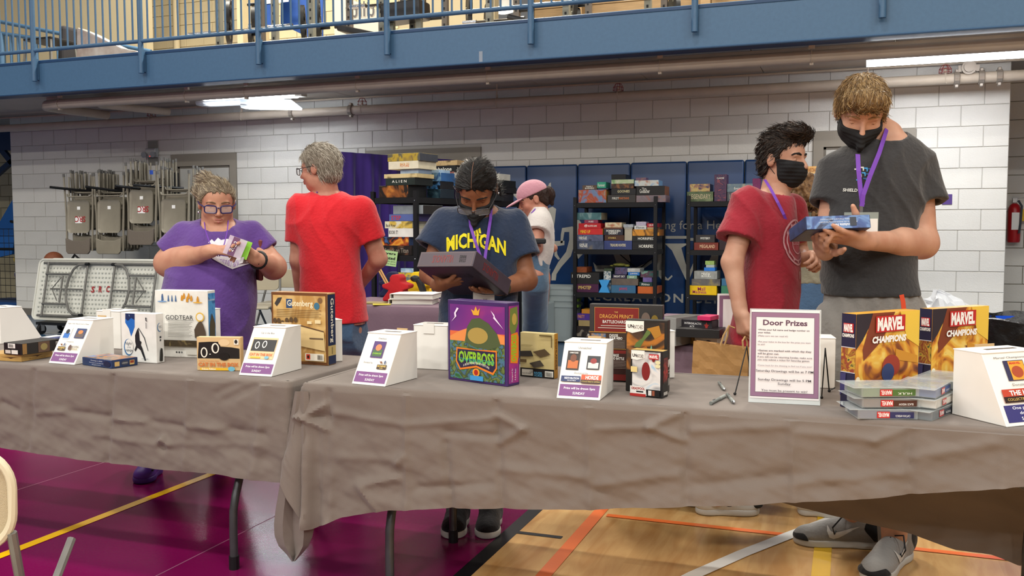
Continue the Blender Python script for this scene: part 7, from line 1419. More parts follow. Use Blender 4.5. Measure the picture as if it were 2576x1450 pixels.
# ------------------------------------------------ woman in the purple shirt
def woman_purple():
    P = Person('woman in a purple t-shirt and blue glasses sorting badge cards in her hands', (480, 1196), 4.5, (0, 0), (0, 0)); J, O = P.J, P.O
    hd = Head(J(546, 512, -.02), hframe(-FH*.86+RH*.34-ZH*.24, ZH), .236)
    shR, shL = J(466, 598, .0), J(626, 596, .04); elR, elL = J(424, 662, -.02), J(688, 672, .02); wrR, wrL = J(530, 632, -.25), J(644, 652, -.2)
    rows = [(548, 515, 580, .07, .03), (560, 478, 612, .1, .03), (585, 456, 632, .135, .02), (640, 436, 642, .16, 0), (700, 418, 640, .19, -.01), (780, 410, 640, .2, -.01), (850, 408, 636, .2, 0), (900, 412, 632, .19, 0), (960, 420, 625, .17, .01)]
    B = P.grid([hd.c, elR, elL, wrR, J(540, 1000), O], .28, .005)
    hd.add(B, fat=.02, jaw=1.05); hd.ear(B); hd.mouth(B); B.cap(hd.p(0, -.08, -.28), J(548, 590, .05), .066, .075, .03); B.cap(hd.p(0, .1, -.42), J(548, 575, .0), .055, .06, .04)
    B.stack(P.st(rows), .02, -.016)
    B.cap(shR, elR, .066, .062, .03); B.cap(elR, wrR, .058, .031, .03); B.cap(elR, elR*.55+wrR*.45, .058, .05, .03); B.cap(shL, elL, .066, .06, .03); B.cap(elL, wrL, .056, .031, .03)
    hand(B, wrR, J(580, 622, -.27)-wrR, (RH*.2-ZH*.9+FH*.1), -FH+ZH*.4, .95, per=[(.35, .5, .4), (.7, .9, .6), (.9, 1.0, .7), (1.0, 1.1, .7)], thumb=RH*.9-FH*.4+ZH*.0)
    hand(B, wrL, J(606, 628, -.26)-wrL, (-RH*.3-FH*.9), ZH*.9-FH*.2, .95, per=[(.1, .5, .4), (.15, .5, .4), (.2, .5, .4), (.2, .5, .4)], thumb=-RH*.6+ZH*.6-FH*.5)
    fR, fL = gz(385, 1180), gz(560, 1160)
    leg_pair(B, [J(470, 940), J(580, 940)], [fR+ZH*.07, fL+ZH*.07], (.1, .07, .045))
    link('body', B.mesh('body', O), SK1, P.e)
    sh = P.shirt(rows, [(shR, J(428, 640, .0), .078, .09, .064), (shL, J(664, 636, .05), .078, .085, .062)], (J(548, 530, .0), J(549, 566, -.03), .07, .082), fabric('purple_tee', '#56367d'), J(500, 930), 1.7, amp=.005)
    # trousers
    T = P.grid([J(520, 900), fR, fL], .24, .012); T.stack(P.st([(905, 424, 626, .18, 0), (980, 420, 630, .18, 0), (1010, 425, 625, .17, 0)]), .02); leg_pair(T, [J(470, 985), J(580, 985)], [fR+ZH*.1, fL+ZH*.1], (.125, .09, .07)); T.plane(fR+ZH*.1, -ZH); link('trousers', T.mesh('trousers', O), fabric('teal_trousers', '#23404a'), P.e)
    hm = hairm('ash_hair', '#8f8068', '#5c5044', (50, 50, 12))
    def bun(S, h): S.ell(h.p(.2, -.28, .42), np.array((.2, .2, .17))*h.s, h.R, .05*h.s); S.ell(h.p(.36, -.2, .2), np.array((.09, .16, .15))*h.s, h.R, .04*h.s)
    hr_ = hd.hair(P.e, O, hm, [(-.5, -.35), (-.25, -.3), (-.1, -.02), (.08, .02), (.16, .16), (.26, .27), (.36, .3), (.6, .33)], (.02, .02, .02), extra=bun, amp=.002, fr=60); strands(hr_, hd, O, lambda q: (np.array((.2, -.3, .42))-q)*(1 if q[2] < .42 else -.3)+np.array((.15, -.2, 0)), hm2('ash', '#9a8a70', '#6d5f4e', '#b3a58c', '#5a4d40'), 2200, .034, .0009, .0022)
    hd.eyes(P.e, O, (0, 1, -.5), .65, SK1); hd.brows(P.e, O, mat('brow_brown', '#6b523d', .9)); hd.glasses(P.e, O, mat('navy_frame', '#1c1f58', .3), .115, .075, -.02, .42, .013)
    MB().tube([tuple(hd.p(x, y, z)-O) for x, y, z in ((-.085, .37, -.255), (-.04, .402, -.245), (0, .405, -.25), (.04, .402, -.245), (.085, .37, -.255))], [.004, .008*.6, .004, .008*.6, .003], 8).tube([tuple(hd.p(x, y, z)-O) for x, y, z in ((-.08, .37, -.27), (0, .405, -.298), (.08, .37, -.27))], [.003, .006, .003], 8).obj('lips', mat('lips', '#a8645a', .45), P.e, smooth=True)
    for q in (1,): MB().ball(tuple(hd.p(.36, -.04, -.2)-O), .006, 6).obj('earring', M_chrome, P.e)
    # print on the shirt: crest, banner and diamond point
    c = J(560, 620, -.3); W = mat('print_white', '#d8d4da', .7); sc = 4.35/F
    def pp(*q): return [((u-560)*sc, (620-v)*sc) for u, v in q]
    for pts, m_ in ((pp((504, 640), (512, 652), (560, 679), (608, 660), (612, 646), (560, 650)), W), (pp((525, 652), (558, 658), (556, 674)), mat('print_mauve', '#9a7ab8', .8)), (pp((562, 658), (600, 655), (560, 675)), mat('print_mauve', '#9a7ab8', .8)), (pp((497, 612), (505, 604), (512, 610), (520, 600), (528, 606), (540, 603), (552, 606), (560, 604), (575, 612), (560, 618), (510, 620)), W)):
        shirt_print(sh, np.array(pts), [tuple(range(len(pts)))], c-O, RH, ZH, FH, m_, 'shirt_print', .004)
    text_print(sh, 'TABLETOP CENTRAL', c-O+ZH*(-.032)-RH*.004, RH, ZH, FH, .016, .15, mat('print_dark', '#4a3a5a', .8), lift=.006)
    # lanyard cord, watch
    MB().tube([tuple(q-O) for q in (J(512, 545, -.0), J(517, 580, -.14), J(527, 610, -.19), J(548, 645, -.24))], .0025, 6).obj('lanyard', M_lan, P.e, smooth=True); MB().tube([tuple(q-O) for q in (J(575, 545, 0), J(572, 580, -.14), J(565, 612, -.19), J(552, 645, -.24))], .0025, 6).obj('lanyard', M_lan, P.e, smooth=True)
    d = nrm(wrL-elL); w0 = wrL-d*.03; a = nrm(np.cross(d, ZH)); b = np.cross(d, a)
    MB().tube([tuple(w0+(a*math.cos(t)+b*math.sin(t))*.038-O) for t in np.linspace(0, 2*math.pi, 17)[:-1]], .009, 6, closed=True).obj('watch_strap', M_black, P.e, smooth=True); MB().box(tuple(w0-FH*.042+ZH*.0-O), (.034, .012, .04), rz=YA).obj('watch', mat('watch_face', '#1a1720', .15), P.e, bevel=.004)
    # croc shoe
    sh_ = shoe(P.e, O, gz(392, 1188), gz(376, 1212)+np.array([-.0, -.06, 0]), .1, mat('croc_purple', '#5d2f96', .5), mat('croc_sole', '#522a86', .5), name='clog')
    for i in range(7):
        q = gz(376, 1212)+np.array([-.0, -.06, 0]); z = .062; MB().cyl(tuple(q+np.array([-.03+.02*(i % 4), .05+.025*(i//4), z-.004])-O), tuple(q+np.array([-.03+.02*(i % 4), .05+.025*(i//4), z+.003])-O), .005, n=8).obj('vent_hole', M_black, sh_)
    shoe(P.e, O, fL+np.array([.02, .1, 0]), fL-np.array([0, .12, 0]), .1, mat('croc_purple', '#5d2f96'), mat('croc_sole', '#522a86'), name='clog')
    # cards in hand and wallet: things of their own
    def card(u, v, dd, w_, h_, rot, m, name, label, dk=None):
        q = J(u, v, dd); c_, s_ = math.cos(rot), math.sin(rot); ax, ay = RH*c_+ZH*s_, -RH*s_+ZH*c_+FH*.25; o = MB().prism(rect(-w_/2, -h_/2, w_/2, h_/2), (0, 0, 0), Vector(ax), Vector(nrm(ay)), .003).obj(name, m, loc=tuple(q), label=label, cat='badge', group='badge cards in hand'); return o, ax, nrm(ay)
    o1, ax, ay = card(592, 622, -.31, .085, .09, -.35, mat('badge_pouch', '#cdbccc', .15, alpha=.6), 'badge_holder', 'clear badge holder with a plum stripe held by the woman in purple')
    decal([(rect(-.022, -.044, .008, .044), mat('plum_stripe', '#5a1f52', .4))], o1, (0, 0, 0), ax, ay, .004, 'stripe'); lettering([('2022', -.007, 0, .02, .05, M_wht, {'rot': math.pi/2-.2})], o1, (0, 0, 0), ax, ay, .005)
    card(612, 628, -.28, .06, .085, -.3, mat('lime_card', '#7fbf2a', .5), 'badge_card', 'lime green card behind the clear badge holder')
    w1 = J(648, 655, .0); MB().box((0, 0, 0), (.02, .1, .2), rz=YA+.5).obj('wallet', mat('oxblood_leather', '#6d3230', .5), loc=tuple(w1+FH*.02), bevel=.006, label='oxblood wallet tucked under the purple woman’s arm', cat='wallet')
woman_purple()
# ------------------------------------------------ man in the red shirt seen from behind
def man_red():
    P = Person('grey-haired man in a red t-shirt seen from behind, hands on hips', (830, 1085), 4.9, (0, 0), (0, 0)); J, O = P.J, P.O
    hd = Head(J(803, 426, .0), hframe(-RH*.93+FH*.3-ZH*.08, ZH), .24)
    shL, shR = J(757, 525, .0), J(908, 530, .0); elL, elR = J(752, 655, .02), J(952, 652, .06); wrL, wrR = J(758, 752, .12), J(898, 725, .24)
    rows = [(478, 795, 850, .06, .02), (490, 768, 880, .09, .02), (515, 745, 915, .12, .01), (560, 742, 918, .135, 0), (640, 755, 905, .14, 0), (720, 755, 912, .14, 0), (790, 746, 922, .145, 0), (815, 745, 924, .145, 0)]
    B = P.grid([hd.c, elL, elR, wrL, O], .26, .0055); hd.add(B); hd.ear(B); hd.mouth(B); B.cap(hd.p(0, -.1, -.22), J(822, 492, .02), .062, .068, .03); B.stack(P.st(rows), .02, -.018)
    B.cap(shL, elL, .055, .047, .03); B.cap(elL, wrL, .046, .03, .02); B.cap(shR, elR, .055, .047, .03); B.cap(elR, wrR, .046, .03, .02); hand(B, wrL, J(766, 790, .14)-wrL, RH, FH, 1, (.4, .5, .4)); hand(B, wrR, J(880, 740, .26)-wrR, ZH*-.3-FH, ZH, 1, (.4, .5, .4))
    f1, f2 = gz(795, 1085), gz(875, 1090); leg_pair(B, [J(800, 830), J(870, 830)], [f1+ZH*.06, f2+ZH*.06]); link('body', B.mesh('body', O), SK2, P.e)
    P.shirt(rows, [(shL, J(757, 608, .02), .078, .085, .052), (shR, J(932, 605, .03), .078, .083, .05)], (J(815, 455, .0), J(824, 486, .0), .066, .07), fabric('red_tee', '#c2121f', .06), J(800, 810), 3.1, amp=.0045)
    T = P.grid([J(820, 800), f1, f2], .2, .012); T.stack(P.st([(800, 752, 916, .135, 0), (850, 750, 918, .13, 0)]), .02); leg_pair(T, [J(795, 845), J(880, 845)], [f1+ZH*.06, f2+ZH*.06], (.105, .075, .06)); link('jeans', T.mesh('jeans', O), fabric('denim_red', '#3c5570'), P.e)
    for f in (f1, f2): shoe(P.e, O, f-FH*.1, f+FH*.16, .095, mat('brown_shoe', '#3a2f28', .6), M_black)
    hr_ = hd.hair(P.e, O, hairm('grey_hair', '#9c9384', '#6f665a', (50, 50, 10)), [(-.5, -.42), (-.2, -.4), (-.12, -.12), (.0, -.05), (.1, -.04), (.14, .1), (.3, .26), (.42, .3)], (.035, .05, .045), amp=.002, fr=70, top=.03); strands(hr_, hd, O, lambda q: np.array((0, -.8*max(0, q[2]-.1)-.25, -.45-.4*(.45-q[2]))), hm2('grey', '#b0a798', '#8b8172', '#c2baac', '#6f665a'), 3000, .03, .0009, .0035)
    hd.glasses(P.e, O, mat('dark_frame', '#2a2320', .3), .11, .075, -.01, .45, .009); hd.eyes(P.e, O); hd.brows(P.e, O, mat('brow_grey', '#8a7f72', .9))
    MB().tube([tuple(q-O) for q in (J(797, 484, -.05), J(805, 479, .03), J(824, 476, .085), J(842, 478, .06), J(850, 484, .0))], .004, 6).obj('lanyard', M_lan, P.e, smooth=True)
man_red()
# ------------------------------------------------ woman in the navy lettered shirt
def woman_navy():
    P = Person('masked woman in a navy t-shirt with yellow lettering reading a game box', (1190, 1335), 3.85, (0, 0), (0, 0)); J, O = P.J, P.O
    hd = Head(J(1199, 476, -.1), hframe(-FH*.68-RH*.1-ZH*.7, ZH*1+FH*-.3), .228)
    shR, shL = J(1122, 562, .02), J(1292, 565, .02); elR, elL = J(1082, 690, .0), J(1325, 705, .0); wrR, wrL = J(1106, 716, -.24), J(1256, 726, -.2)
    rows = [(512, 1170, 1236, .055, .03), (524, 1140, 1270, .08, .03), (545, 1112, 1302, .105, .02), (590, 1108, 1306, .125, .01), (650, 1116, 1300, .125, 0), (720, 1112, 1302, .125, 0), (800, 1104, 1300, .13, 0), (900, 1102, 1298, .13, 0)]
    B = P.grid([hd.c, elR, elL, wrR, O], .24, .005); hd.add(B, jaw=.95); hd.ear(B); B.cap(hd.p(0, -.12, -.2), J(1208, 535, .03), .05, .055, .03); B.stack(P.st(rows), .02, -.014)
    B.cap(shR, elR, .047, .041, .03); B.cap(elR, wrR, .041, .027, .025); B.cap(shL, elL, .047, .042, .03); B.cap(elL, wrL, .042, .027, .025)
    hand(B, wrR, J(1158, 706, -.32)-wrR, ZH*.9+FH*.2, -RH*.5+ZH*.2-FH*.5, .95, per=[(.25, .2, .15), (.2, .2, .15), (.15, .2, .15), (.1, .2, .15)], spread=.14, thumb=-RH*.5+ZH*.75-FH*.3, tc=(.1, .1))
    hand(B, wrL, J(1195, 736, -.3)-wrL, ZH*.9, -FH*.6+RH*.2, .92, per=[(.1, .25, .2)]*4, thumb=-FH*.6-RH*.6)
    f1, f2 = gz(1146, 1336), gz(1230, 1336); leg_pair(B, [J(1150, 900), J(1250, 900)], [f1+FH*.1+ZH*.07, f2+FH*.1+ZH*.07], (.085, .055, .042)); link('body', B.mesh('body', O), SK3, P.e)
    sh = P.shirt(rows, [(shR, J(1086, 626, .0), .066, .082, .046), (shL, J(1318, 650, .0), .066, .078, .047)], (J(1206, 500, -.01), J(1210, 530, -.02), .066, .072), fabric('navy_tee', '#16263f', .1), J(1200, 880), 4.4, amp=.004)
    T = P.grid([J(1200, 860), f1, f2], .2, .012); T.stack(P.st([(865, 1104, 1296, .125, 0), (930, 1106, 1294, .12, 0)]), .02); leg_pair(T, [J(1152, 925), J(1248, 925)], [f1+FH*.1+ZH*.08, f2+FH*.1+ZH*.08], (.1, .07, .058)); T.plane(f1+ZH*.085, -ZH); link('trousers', T.mesh('trousers', O), fabric('navy_trousers', '#141b26'), P.e)
    def tail(S, h): S.cap(h.p(-.05, -.45, .0), h.p(-.1, -.6, -.45), .13*h.s, .07*h.s, .06*h.s); S.cap(h.p(-.3, -.3, -.1), h.p(-.36, -.4, -.5), .06*h.s, .03*h.s, .04*h.s)
    hr_ = hd.hair(P.e, O, hairm('black_hair', '#0a0909', '#16110f', (50, 50, 10)), [(-.5, -.5), (-.2, -.3), (-.1, -.04), (.06, -.02), (.14, .1), (.24, .2), (.36, .3), (.5, .34)], (.03, .035, .03), extra=tail, amp=.0015, fr=80); strands(hr_, hd, O, lambda q: np.array((np.sign(q[0]-.02)*.5, -.9, -.35)), hm2('jet', '#0c0a0a', '#1a1513', '#241d1a'), 2200, .034, .0008, .001)
    MB().tube([tuple(hd.p(.02, y, z)-O) for y, z in ((.35, .34), (.28, .44), (.16, .52), (.02, .55), (-.1, .545))], .0012, 6).obj('hair_parting', mat('parting', '#6b4a38', .7), P.e, smooth=True)
    hd.eyes(P.e, O, (0, 1, -.5), .8, SK3); hd.brows(P.e, O, mat('brow_black', '#171210', .9)); hd.mask(P.e, O, -.1, -.5, .02, peak=.1)
    hd.glasses(P.e, O, mat('grey_frame', '#4a484a', .3, metal=.4), .135, .07, -.08, .5, .008)
    for q in (-1,): MB().ball(tuple(hd.p(q*.375, -.06, -.15)-O), .005, 6).obj('earring', M_chrome, P.e)
    c = J(1200, 610, -.2); Y = mat('maize_print', '#e3d21a', .75); sc = 3.6/F
    text_print(sh, 'MICHIGAN', c-O+ZH*-.02-RH*.008, RH*.998-ZH*.06, ZH, FH, .062, .245, Y, arc=.026, bold=.035)
    for k in range(3):
        x0 = -.016+.011*k; q = np.array([(x0, .035), (x0+.008, .035), (x0+.008-.0045, .035+.011+.006*k), (x0-.0045, .04+.006*k)]); shirt_print(sh, q, [(0, 1, 2, 3)], c-O+RH*0, RH, ZH, FH, Y, 'logo_stripe')
    text_print(sh, 'adidas', c-O+ZH*.029, RH, ZH, FH, .008, .028, Y)
    lanyard(P.e, O, [J(1181, 540, -.09), J(1184, 570, -.13), J(1196, 610, -.155), J(1211, 652, -.16)]); lanyard(P.e, O, [J(1236, 522, -.03), J(1234, 550, -.1), J(1228, 590, -.145), J(1220, 650, -.16), J(1217, 735, -.19)])
    q = J(1217, 750, -.22); bd = MB().box((0, 0, 0), (.085, .004, .1), rz=YA).obj('badge', mat('badge_paper', '#d9d7d2', .5), P.e, loc=tuple(q-O-ZH*.02)); lettering([('Virtual', 0, .015, .008, .03, M_black)], bd, (0, -.0025, 0), (1, 0, 0), (0, 0, 1), .0006)
    d = nrm(wrL-elL); w0 = wrL-d*.025; a = nrm(np.cross(d, ZH)); b = np.cross(d, a); MB().tube([tuple(w0+(a*math.cos(t)+b*math.sin(t))*.03-O) for t in np.linspace(0, 2*math.pi, 17)[:-1]], .008, 6, closed=True).obj('watch_strap', M_black, P.e, smooth=True); MB().cyl(tuple(w0-FH*.03+RH*.012-O), tuple(w0-FH*.042+RH*.014-O), .021, n=20).obj('watch', mat('watch_olive', '#3a3520', .25), P.e, smooth=True)
    for f in (f1, f2):
        o = shoe(P.e, O, f+FH*.13+RH*.01, f-FH*.11-RH*.008, .1, fabric('black_canvas', '#15151a'), mat('white_sole', '#c9c8c2', .6), hi=.03)
        for k in range(4): lace(o, O, [f+FH*(.0+.03*k)+ZH*(.072+.012*k)-RH*.025, f+FH*(.01+.03*k)+ZH*(.085+.012*k), f+FH*(.0+.03*k)+ZH*(.072+.012*k)+RH*.025])
    # the box she reads
    ps = math.radians(33); ax = nrm(RH*math.cos(ps)-FH*math.sin(ps)+ZH*.03); ay = nrm(RH*math.sin(ps)*.9+FH*math.cos(ps)*.9-ZH*.47); ay = nrm(ay-ax*np.dot(ay, ax)); az = np.cross(ax, ay); W_, D_, hgt = .262, .262, .064
    fc = J(1122, 652, -.4); cen = fc+ay*D_/2
    bx = MB().box((0, 0, 0), (W_, D_, hgt)).obj('game_box', [mat('dusk_card', '#3f3640', .4, var=.1, vscale=20)], loc=tuple(cen), bevel=.0015, label='dark plum game box with red lettering held up to read by the woman in navy', cat='board game')
    bx.rotation_euler = Matrix((ax, ay, az)).transposed().to_euler(); bx['_w'] = W_; bx['_d'] = D_; bx['_h'] = hgt
    RB = '#7a2a2a'
    fr = ((-W_/2, -D_/2, -hgt/2), (1, 0, 0), (0, 0, 1), W_, hgt)
    prt(bx, None, [('r', .02, .06, .98, .94, '#6a5a5a'), ('r', .03, .1, .97, .9, '#4d4249'), ('t', 'VILLAINOUS', .45, .5, .5, .38, RB, {'rot': math.pi, 'bold': .01}), ('t', 'STAR', .8, .38, .22, .12, '#241c20', {'rot': math.pi, 'bold': .03}), ('t', 'WARS', .8, .62, .22, .12, '#241c20', {'rot': math.pi, 'bold': .03})], fr=fr)
    prt(bx, None, [('t', 'VILLAINOUS', .45, .5, .5, .42, RB, {'rot': math.pi, 'bold': .01})], fr=((W_/2, -D_/2, -hgt/2), (0, 1, 0), (0, 0, 1), D_, hgt))
    prt(bx, None, [('r', .02, .02, .98, .98, '#2a2130'), ('t', 'VILLAINOUS', .5, .7, .14, .6, '#171019', {'bold': .02})], fr=((-W_/2, D_/2, -hgt/2), (1, 0, 0), (0, -1, 0), W_, D_))
woman_navy()
# ------------------------------------------------ person in the pink cap
def person_cap():
    P = Person('person in a pink cap, white t-shirt and jeans looking down by the racks', (1340, 915), 6.2, (0, 0), (0, 0)); J, O = P.J, P.O
    hd = Head(J(1340, 503, .0), hframe(-RH*.93-FH*.1-ZH*.32, ZH), .235); shN, shF = J(1352, 565, -.14), J(1362, 565, .14); el, wr = J(1348, 625, -.2), J(1318, 628, -.3); elF, wrF = J(1375, 618, .2), J(1386, 600, .1)
    rows = [(522, 1340, 1375, .1, 0), (540, 1330, 1385, .15, 0), (565, 1325, 1391, .18, 0), (600, 1326, 1394, .17, 0), (640, 1326, 1388, .16, 0), (668, 1324, 1382, .16, 0), (690, 1322, 1378, .16, 0)]
    B = P.grid([hd.c, el, wr, elF, O], .24, .006); hd.add(B); hd.ear(B); hd.mouth(B); B.cap(hd.p(0, -.12, -.22), J(1358, 535), .055, .062, .03); B.stack(P.st(rows), .02, -.018); B.cap(shN, el, .05, .042, .03); B.cap(el, wr, .042, .028, .02); hand(B, wr, -RH-FH*.2, -ZH, -FH, 1, (.4, .5, .4)); B.cap(shF, elF, .05, .042); B.cap(elF, J(1392, 625, .05), .04, .03)
    f1, f2 = gz(1335, 918), gz(1360, 914); leg_pair(B, [J(1345, 700, -.08), J(1352, 700, .08)], [f1+ZH*.06, f2+ZH*.06]); link('body', B.mesh('body', O), SK2, P.e)
    P.shirt(rows, [(shN, J(1350, 585, -.17), .075, .085, .048), (shF, J(1366, 585, .18), .075, .08, .048)], (J(1352, 515), J(1357, 526), .06, .066), fabric('white_tee', '#c4bdb8', .03), J(1350, 668), 5.2, vox=.007, amp=.005)
    T = P.grid([J(1345, 660), f1, f2], .2, .012); T.stack(P.st([(640, 1322, 1386, .165, 0), (690, 1321, 1380, .165, 0), (730, 1326, 1372, .14, 0)]), .02); leg_pair(T, [J(1346, 715, -.08), J(1348, 715, .08)], [f1+ZH*.06, f2+ZH*.06], (.088, .072, .06)); link('jeans', T.mesh('jeans', O), fabric('mid_denim', '#4f6a82', .2), P.e)
    for f in (f1, f2): shoe(P.e, O, f+RH*.1, f-RH*.16, .095, mat('brown_shoe', '#3a2f28'), M_black)
    def pony(S, h): S.ell(h.p(0, -.52, .02), np.array((.17, .16, .22))*h.s, h.R, .05*h.s); S.cap(h.p(0, -.5, -.05), h.p(0, -.5, -.3), .11*h.s, .05*h.s, .04*h.s)
    hd.hair(P.e, O, hairm('dark_brown_hair', '#241814', '#3b2720'), [(-.7, -.5), (-.3, -.28), (-.14, -.1), (.0, -.02), (.1, .02), (.16, .12), (.4, .2)], (.015, .02, -.03), extra=pony, amp=.004, vox=.005)
    S = SDF(hd.c-.3, hd.c+.3, .005); S.ell(hd.p(0, -.05, .17), np.array((.37, .47, .4))*hd.s, hd.R, .02); S.plane(hd.p(0, 0, .14), -nrm(hd.R[:, 2]+hd.R[:, 1]*.1)); S.ell(hd.p(0, -.52, .14), np.array((.12, .12, .12))*hd.s, hd.R, .01, 's')
    cap = link('cap', S.mesh('cap', O), fabric('pink_cap', '#b5808c', .04), P.e)
    S = SDF(hd.c-.3, hd.c+.3, .005); S.ell(hd.p(0, .46, .1), np.array((.3, .36, .035))*hd.s, hd.R @ np.array(Matrix.Rotation(-.2, 3, 'X')), .01); link('brim', S.mesh('brim', O), fabric('pink_cap', '#b5808c'), cap)
    hd.eyes(P.e, O, (0, 1, -.6)); hd.brows(P.e, O, mat('brow_black', '#171210', .9))
    MB().tube([tuple(q-O) for q in (J(1338, 538, -.13), J(1347, 528, -.1), J(1358, 522, -.06), J(1362, 518, .02))], .008, 6).obj('lanyard', M_lan, P.e, smooth=True)
    d = nrm(wr-el); MB().box(tuple(J(1357, 607, -.27)-O), (.085, .05, .035), rz=YA).obj('arm_pouch', M_black, P.e, bevel=.008)
person_cap()
# ------------------------------------------------ woman with curly hair seen from behind
def woman_curly():
    P = Person('woman with long curly brown hair in an olive top and jeans, back turned', (2040, 1055), 4.95, (0, 0), (0, 0)); J, O = P.J, P.O
    hd = Head(J(2030, 500, 0), hframe(FH*.9+RH*.3-ZH*.3, ZH), .232); sL, sR = J(1985, 572), J(2085, 572); eL, eR = J(1975, 640, .05), J(2100, 650, .05)
    rows = [(532, 2005, 2055, .07, 0), (550, 1980, 2085, .1, 0), (580, 1970, 2095, .12, 0), (640, 1985, 2085, .12, 0), (705, 1988, 2085, .125, 0), (730, 1988, 2085, .125, 0)]
    B = P.grid([hd.c, eL, eR, O], .24, .006); hd.add(B); hd.ear(B); B.cap(hd.p(0, -.12, -.2), J(2032, 545), .052, .056); B.stack(P.st(rows), .02, -.015); B.cap(sL, eL, .048, .042); B.cap(sR, eR, .048, .042); wl, wr = J(1990, 690, .2), J(2060, 700, .25); B.cap(eL, wl, .04, .028); B.cap(eR, wr, .04, .028); hand(B, wl, FH+ZH*.2, RH, ZH); hand(B, wr, FH-RH*.3, -RH, ZH)
    f1, f2 = gz(2010, 1055), gz(2065, 1055); leg_pair(B, [J(2010, 800), J(2065, 800)], [f1+ZH*.06, f2+ZH*.06]); link('body', B.mesh('body', O), SK4, P.e)
    P.shirt(rows, [(sL, J(1978, 615, .02), .07, .075, .048), (sR, J(2092, 615, .02), .07, .075, .048)], None, fabric('olive_top', '#85806c'), J(2040, 712), 2.2, vox=.008)
    T = P.grid([J(2040, 700), f1, f2], .2, .012); T.stack(P.st([(702, 1990, 2082, .12, 0), (760, 1984, 2088, .135, 0), (810, 1986, 2086, .13, 0)]), .02); leg_pair(T, [J(2010, 800), J(2062, 800)], [f1+ZH*.06, f2+ZH*.06], (.11, .08, .06)); jn = link('jeans', T.mesh('jeans', O), fabric('blue_denim', '#3f5a78', .15), P.e)
    for f in (f1, f2): shoe(P.e, O, f-FH*.1, f+FH*.14, .09, mat('brown_shoe', '#3a2f28'), M_black)
    def curls(S, h):
        rg = np.random.RandomState(4)
        for i in range(90):
            a = rg.uniform(-2.6, 2.6); z = rg.uniform(-.95, .45); r = .42 if z > 0 else .45-.1*z; S.ell(h.p(r*math.sin(a)*.92, -.1-r*math.cos(a)*.9, z), np.array((.09, .09, .1))*h.s*rg.uniform(.7, 1.25), h.R, .02*h.s)
    hd.hair(P.e, O, hairm('curly_hair', '#4a3320', '#7a5a38', (10, 10, 10)), [(-.8, -1.2), (.0, -.5), (.15, .1), (.4, .3)], (.06, .06, .05), extra=curls, amp=.006, fr=25, vox=.006)
woman_curly()
